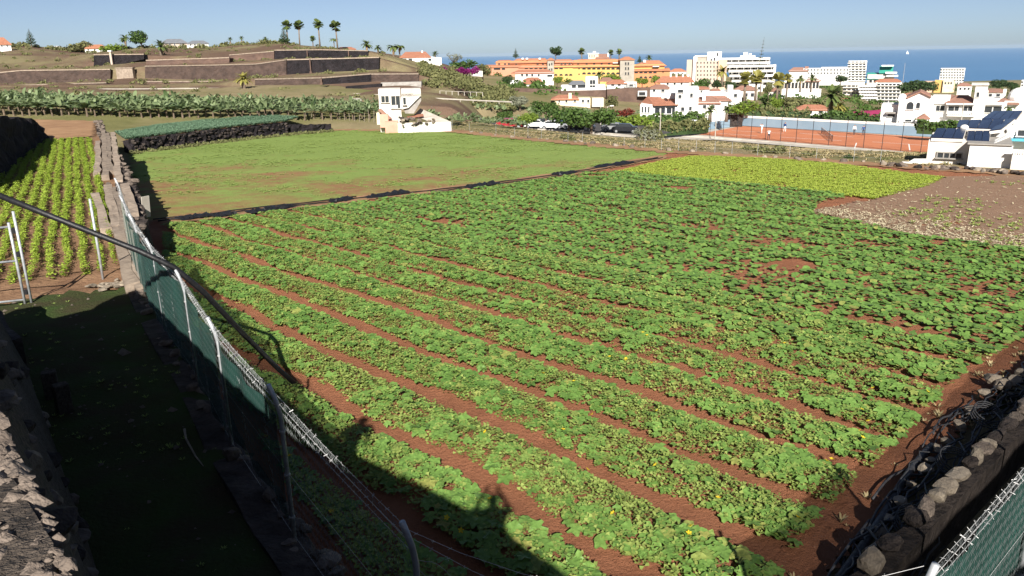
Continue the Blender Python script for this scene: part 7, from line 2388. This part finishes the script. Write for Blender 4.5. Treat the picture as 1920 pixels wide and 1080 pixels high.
# skyline palms and others
palm_px('leftmost tall slender fan palm on the hilltop skyline', 540, 84, 48, 10, 258, kind='fan', trunk_r=0.22, seed=0)
palm_px('second tall slender fan palm from the left on the hilltop', 562, 84, 48, 10, 258, kind='fan', trunk_r=0.2, seed=1)
palm_px('third tall slender fan palm from the left, tallest on the hilltop', 600, 86, 45, 10, 258, kind='fan', trunk_r=0.22, seed=2)
palm_px('rightmost tall slender fan palm on the hilltop skyline', 633, 90, 50, 11, 258, kind='fan', trunk_r=0.22, seed=0)
palm_px('small palm between the second and third tall hilltop palms', 587, 86, 73, 6, 258, kind='fan', trunk_r=0.15, seed=1, skirt=False)
palm_px('small palm left of the rightmost tall hilltop palm', 627, 91, 75, 8, 262, kind='coco', trunk_r=0.15, seed=1, skirt=False)
palm_px('bushy date palm right of the tall hilltop palms', 688, 98, 84, 12, 246, kind='date', trunk_r=0.3, seed=1)
palm_px('small feather palm right of the bushy date palm', 709, 100, 90, 8, 250, kind='date', trunk_r=0.25, seed=2, skirt=False)
palm_px('palm cluster tree left of the villa with pink roof', 738, 116, 90, 14, 234, kind='coco', trunk_r=0.25, seed=0)
palm_px('thin palm overhanging the villa with pink roof at left', 750, 114, 88, 11, 236, kind='coco', trunk_r=0.2, seed=2)
palm_px('palm right of the villa with pink roof', 816, 116, 101, 7, 240, kind='date', trunk_r=0.25, seed=0, skirt=False)
palm_px('large date palm on the bare slope right of the hilltop trees', 303, 104, 87, 15, 215, kind='date', trunk_r=0.45, seed=0)
palm_px('yellowing date palm standing alone above the banana plants', 458, 172, 148, 17, 150, kind='date', trunk_r=0.4, seed=1, material='palm_yellow')
palm_px('small palm at the left edge of the big hilltop tree', 237, 92, 72, 11, 258, kind='date', trunk_r=0.3, seed=2)
palm_px('dark small palm on the skyline between hilltop and tall palms', 433, 85, 73, 5, 268, kind='date', trunk_r=0.2, seed=1, skirt=False)
palm_px('second dark small palm on the skyline', 454, 84, 71, 5, 268, kind='date', trunk_r=0.2, seed=0, skirt=False)
palm_px('bushy low palm left of the slender hilltop palms', 499, 84, 73, 6, 262, kind='date', trunk_r=0.25, seed=2, skirt=False)
palm_px('fan palm on the skyline behind the yellow hotel wing', 1091, 118, 97, 7, 345, kind='fan', trunk_r=0.25, seed=0)
palm_px('fan palm behind the cream mansion', 1145, 112, 99, 6, 345, kind='fan', trunk_r=0.25, seed=1)
palm_px('fan palm right of the cream mansion', 1161, 112, 97, 6, 345, kind='fan', trunk_r=0.25, seed=2)
palm_px('dark palm above the right orange hotel wing', 1217, 118, 108, 7, 335, kind='date', trunk_r=0.3, seed=0)
palm_px('green palm in front of the yellow hotel wing', 1123, 165, 140, 9, 245, kind='date', trunk_r=0.25, seed=1)
palm_px('big date palm with hanging dead fronds in front of the apartment block', 1354, 160, 134, 15, 275, kind='date', trunk_r=0.5, seed=0, material='palm_yellow')
palm_px('yellow green fan palm in front of the white hotel, left one', 1395, 190, 148, 14, 235, kind='fan', trunk_r=0.35, seed=1, material='palm_yellow')
palm_px('yellow green fan palm in front of the white hotel, right one', 1416, 188, 145, 14, 238, kind='fan', trunk_r=0.35, seed=2, material='palm_yellow')
palm_px('yellowish fan palm left of the colonnaded building', 1456, 186, 150, 14, 250, kind='fan', trunk_r=0.35, seed=0, material='palm_yellow')
palm_px('slimmer fan palm beside the colonnaded building', 1474, 182, 148, 10, 270, kind='fan', trunk_r=0.3, seed=1, material='palm_yellow')
palm_px('dark palm in front of the colonnaded building, left', 1500, 170, 148, 10, 300, kind='date', trunk_r=0.3, seed=2)
palm_px('dark palm in front of the colonnaded building, right', 1520, 170, 146, 10, 300, kind='date', trunk_r=0.3, seed=0)
palm_px('biggest green date palm above the tennis court', 1555, 226, 180, 29, 170, kind='date', trunk_r=0.6, seed=1)
palm_px('brown green palm right below the biggest palm', 1572, 226, 200, 16, 168, kind='date', trunk_r=0.35, seed=2, material='palm_yellow')
palm_px('dark low palm in the garden of the large white villa', 1331, 222, 207, 13, 143, kind='date', trunk_r=0.3, seed=0, skirt=False)
palm_px('small palm at the right corner of the large white villa', 1362, 222, 206, 10, 142, kind='date', trunk_r=0.25, seed=2, skirt=False)
palm_px('dark green spreading palm left of the vivid green tree', 1432, 212, 195, 17, 165, kind='date', trunk_r=0.35, seed=1, skirt=False)
palm_px('pale drooping palm beside the solar panels', 1890, 215, 204, 11, 100, kind='coco', trunk_r=0.2, seed=0, skirt=False)
palm_px('tall thin palm stem right of the white hotel', 1425, 176, 142, 6, 290, kind='fan', trunk_r=0.2, seed=0)
# Norfolk pines
def norfolk(label, px, pyb, pyt, Y, lean=0.0, wpx=8, material='dark_leaf'):
    b, t = at(px, pyb, Y), at(px, pyt, Y)
    h = t[2] - b[2]
    w = wpx * Y / FPX
    root = thing('norfolk_pine', label, 'pine', tuple(b))
    MB().tube([(0, 0, -.5), (lean * h * .4, 0, h * .5), (lean * h, 0, h)], [w * .07, w * .05, w * .015], 6).build('trunk', M['trunk'], root)
    mb = MB()
    r = random.Random(int(px))
    for k in range(13):
        f = 0.2 + 0.8 * k / 12
        L = (w * (1.02 - f) * 0.95 + w * .1) * r.uniform(0.75, 1.1)
        for j in range(5):
            a = 6.28 * j / 5 + k * .5
            c, s = math.cos(a), math.sin(a)
            x0, z0 = lean * h * f, h * f
            P = [(x0 + L * q * c, L * q * s, z0 + L * .28 * q) for q in (0, .5, 1)]
            for q in range(2):
                p0, p1 = P[q], P[q + 1]
                ww = L * .09
                mb.add([(p0[0] - s * ww, p0[1] + c * ww, p0[2]), (p0[0] + s * ww, p0[1] - c * ww, p0[2]), (p1[0] + s * ww, p1[1] - c * ww, p1[2] + .1), (p1[0] - s * ww, p1[1] + c * ww, p1[2] + .1)], [(0, 1, 2, 3)])
                mb.add([(p0[0], p0[1], p0[2] - ww), (p1[0], p1[1], p1[2] - ww), (p1[0], p1[1], p1[2] + ww), (p0[0], p0[1], p0[2] + ww)], [(0, 1, 2, 3)])
    mb.build('branches', M[material], root)
norfolk('tall leaning Norfolk pine in front of the white hotel', 1417, 165, 71, 330, 0.10, 9)
norfolk('Norfolk pine on the left hilltop skyline', 60, 90, 55, 258, 0, 11)
norfolk('Norfolk pine below the leftmost tall hilltop palm', 534, 86, 52, 255, 0, 13)
norfolk('faint Norfolk pine on the skyline left of the hotel', 967, 112, 91, 340, 0, 7)
norfolk('small pine above the right grey hotel tower', 1199, 120, 104, 340, 0, 6)

# ------------------------------------------------------------------ verge: wire fence, rubble, grass and scrub
VF = [(848, 240), (880, 246), (930, 252), (965, 257), (990, 259), (1015, 262), (1065, 266), (1092, 268), (1170, 276), (1209, 279), (1240, 282), (1272, 284), (1305, 287), (1340, 289), (1372, 291), (1420, 294), (1480, 298), (1530, 301), (1600, 306), (1650, 309)]
vf = thing('wire_fence', 'thin post and wire fence along the far edge of the fields', 'fence', tuple(gnd(1209, 279)))
o0 = gnd(1209, 279)
pts = []
for px, py in VF:
    p = gnd(px, py - 1.5) - o0
    pts.append(p)
    MB().tube([(p[0], p[1], -0.2 + p[2]), (p[0], p[1], p[2] + 0.95)], 0.013, 5).build('post', M['galvanised'], vf)
for z in (0.4, 0.7, 0.95):
    MB().tube([(p[0], p[1], p[2] + z) for p in pts], 0.004, 4, False).build('strand', M['wire'], vf)
bf = thing('wire_fence', 'rickety pale post fence in front of the right-hand banana plants', 'fence', tuple(gnd(600, 236)))
o0 = gnd(600, 236)
for px in range(575, 712, 9):
    p = at(px, np.interp(px, [575, 712], [224, 228]), 108) - o0
    MB().tube([(p[0], p[1], p[2] - .4), (p[0] + random.uniform(-.1, .1), p[1], p[2] + random.uniform(1.0, 1.9))], 0.03, 5).build('post', M['wood_grey'], bf)
for i, (px, py) in enumerate([(1058, 266), (1078, 268), (1092, 268), (1100, 270), (1112, 270), (1155, 274), (1173, 273), (1186, 276), (1200, 278), (1250, 283), (1300, 286), (1360, 290), (1436, 296), (1451, 297), (1500, 299), (1545, 302), (1580, 304), (1622, 305), (1655, 309), (1672, 311), (850, 246), (880, 249), (900, 251), (930, 254), (960, 258), (990, 260), (1010, 262), (1030, 263)]):
    p = gnd(px + random.uniform(-4, 4), py + random.uniform(-1, 1))
    o = rock(None, (p[0], p[1], p[2] + 0.08), random.uniform(0.3, 0.75), random.choice(['pale_stone', 'rubble']), 'boulder')
    tag(o, 'loose field stone on the far verge beneath the wire fence', 'stone', 'field stones along the far verge')
VG = [(-6.6, 98), (2.6, 82), (13.4, 66), (21.4, 58.2), (28.6, 50.2), (32, 53), (60, 100), (45, 125), (20, 130), (-2, 135), (-8, 115)]
tufts('verge_grass', VG, 16000, (0.2, 0.42), M['dry_grass'], lambda x, y: hgt(x, y) - 0.05, 'dry straw coloured grass on the verge between the fields and the car park', 'grass', thr=lambda x, y: 0.36 + 0 * x, nz=5.0, hs=0.6)
tufts('verge_green', VG, 3500, (0.2, 0.45), M['olive_leaf'], lambda x, y: hgt(x, y) - 0.05, 'olive green weeds scattered on the dry verge', 'weeds', thr=lambda x, y: 0.55 + 0 * x, nz=6.0, hs=0.7)
# scrub over the hillside and between the houses (nobody could count it)
def scrub(name, label, pts, material, leaf, per=46):
    P, S = [], []
    for (x, y, z, r) in pts:
        d = rng.normal(0, 1, (per, 3))
        d /= np.linalg.norm(d, axis=1)[:, None]
        d[:, 2] = np.abs(d[:, 2])
        P.append(np.array([x, y, z]) + d * r * rng.uniform(0.5, 1.05, (per, 1)) * np.array([1, 1, .8]))
        S.append(np.full(per, r))
    P, S = np.concatenate(P), np.concatenate(S)[:, None]
    a = rng.normal(0, 1, P.shape)
    a /= np.linalg.norm(a, axis=1)[:, None]
    t1 = np.cross(a, rng.normal(0, 1, P.shape))
    t1 /= np.linalg.norm(t1, axis=1)[:, None]
    t2 = np.cross(a, t1)
    s = leaf * S * rng.uniform(.6, 1.4, S.shape)
    W = np.stack([P - t1 * s, P - t2 * s * .7, P + t1 * s, P + t2 * s * .7], 1).reshape(-1, 3)
    o = stuff(link(bpy.data.objects.new(name, np_mesh(name, W, np.arange(len(W)).reshape(-1, 4), M[material]))))
    return tag(o, label, 'scrub')
pts = []
for i in range(330):
    px, Y = random.uniform(-40, 720), random.choice([140, 150, 172, 178, 198, 204, 216, 228, 240, 250, 258]) + random.uniform(-5, 5)
    p = hill_z(px, Y)
    pts.append((p[0], p[1], p[2] - .1, random.uniform(0.4, 1.1)))
for i in range(150):
    px = random.uniform(-30, 560)
    p = hill_z(px, 261)
    pts.append((p[0], p[1], p[2] - .2, random.uniform(0.5, 1.9)))
scrub('hill_scrub', 'low olive scrub scattered over the terraced hill', pts, 'olive_leaf', 0.22)
pts = []
for i in range(300):
    px, Y = random.uniform(790, 960), random.uniform(155, 225)
    q = np.interp(Y, [155, 225], [182, 148])
    p = hill_z(px, Y) if px < 880 else at(px, 166, Y)
    z = max(p[2], hz(p[0], p[1])) if px < 880 else hz(p[0], p[1])
    pts.append((p[0], p[1], z, random.uniform(0.7, 1.8)))
scrub('slope_scrub', 'dry green scrub on the slope below the bougainvillea', pts, 'olive_leaf', 0.2)
pts = []
for i in range(700):
    px, Y = random.uniform(930, 1960), random.choice([random.uniform(155, 240), random.uniform(240, 420), random.uniform(420, 900)])
    p = at(px, 200, Y)
    if px < 1240 and Y < 200:
        continue
    pts.append((p[0], p[1], hz(p[0], p[1]) - .3, random.uniform(0.9, 2.0) * (1 + Y / 500)))
scrub('garden_scrub', 'green garden growth filling the gaps between the villas and hotels', pts, 'tree_leaf', 0.2)
pts = []
for i in range(230):
    t = random.random()
    px = 245 + 380 * t
    p = gnd(px, np.interp(px, [246, 400, 540, 625], [288, 269, 253, 246]) + random.uniform(-1, 1.5))
    pts.append((p[0], p[1], p[2], random.uniform(0.12, 0.4)))
scrub('wall_weeds', 'olive weeds along the foot of the black stone terrace wall', pts, 'olive_leaf', 0.3, 24)
pts = []
for i in range(260):
    px, Y = random.uniform(800, 1210), random.uniform(140, 172)
    p = at(px, 215, Y)
    pts.append((p[0], p[1], hz(p[0], p[1]) - .2, random.uniform(0.6, 1.3)))
scrub('grove_scrub', 'mixed green undergrowth behind the parked cars', pts, 'banana_leaf', 0.25)

# ------------------------------------------------------------------ sea haze
hm = bpy.data.materials.new('haze_air')
hm.use_nodes = True
hn = hm.node_tree
hn.nodes.clear()
ho = hn.nodes.new('ShaderNodeOutputMaterial')
hv = hn.nodes.new('ShaderNodeVolumePrincipled')
hv.inputs['Color'].default_value = (0.6, 0.78, 1.0, 1)
hv.inputs['Density'].default_value = HAZE
hv.inputs['Anisotropy'].default_value = 0.0
hn.links.new(hv.outputs[0], ho.inputs['Volume'])
stuff(MB().bb(-31000, 46000, -60, 43000, -115, 40).build('haze', hm))
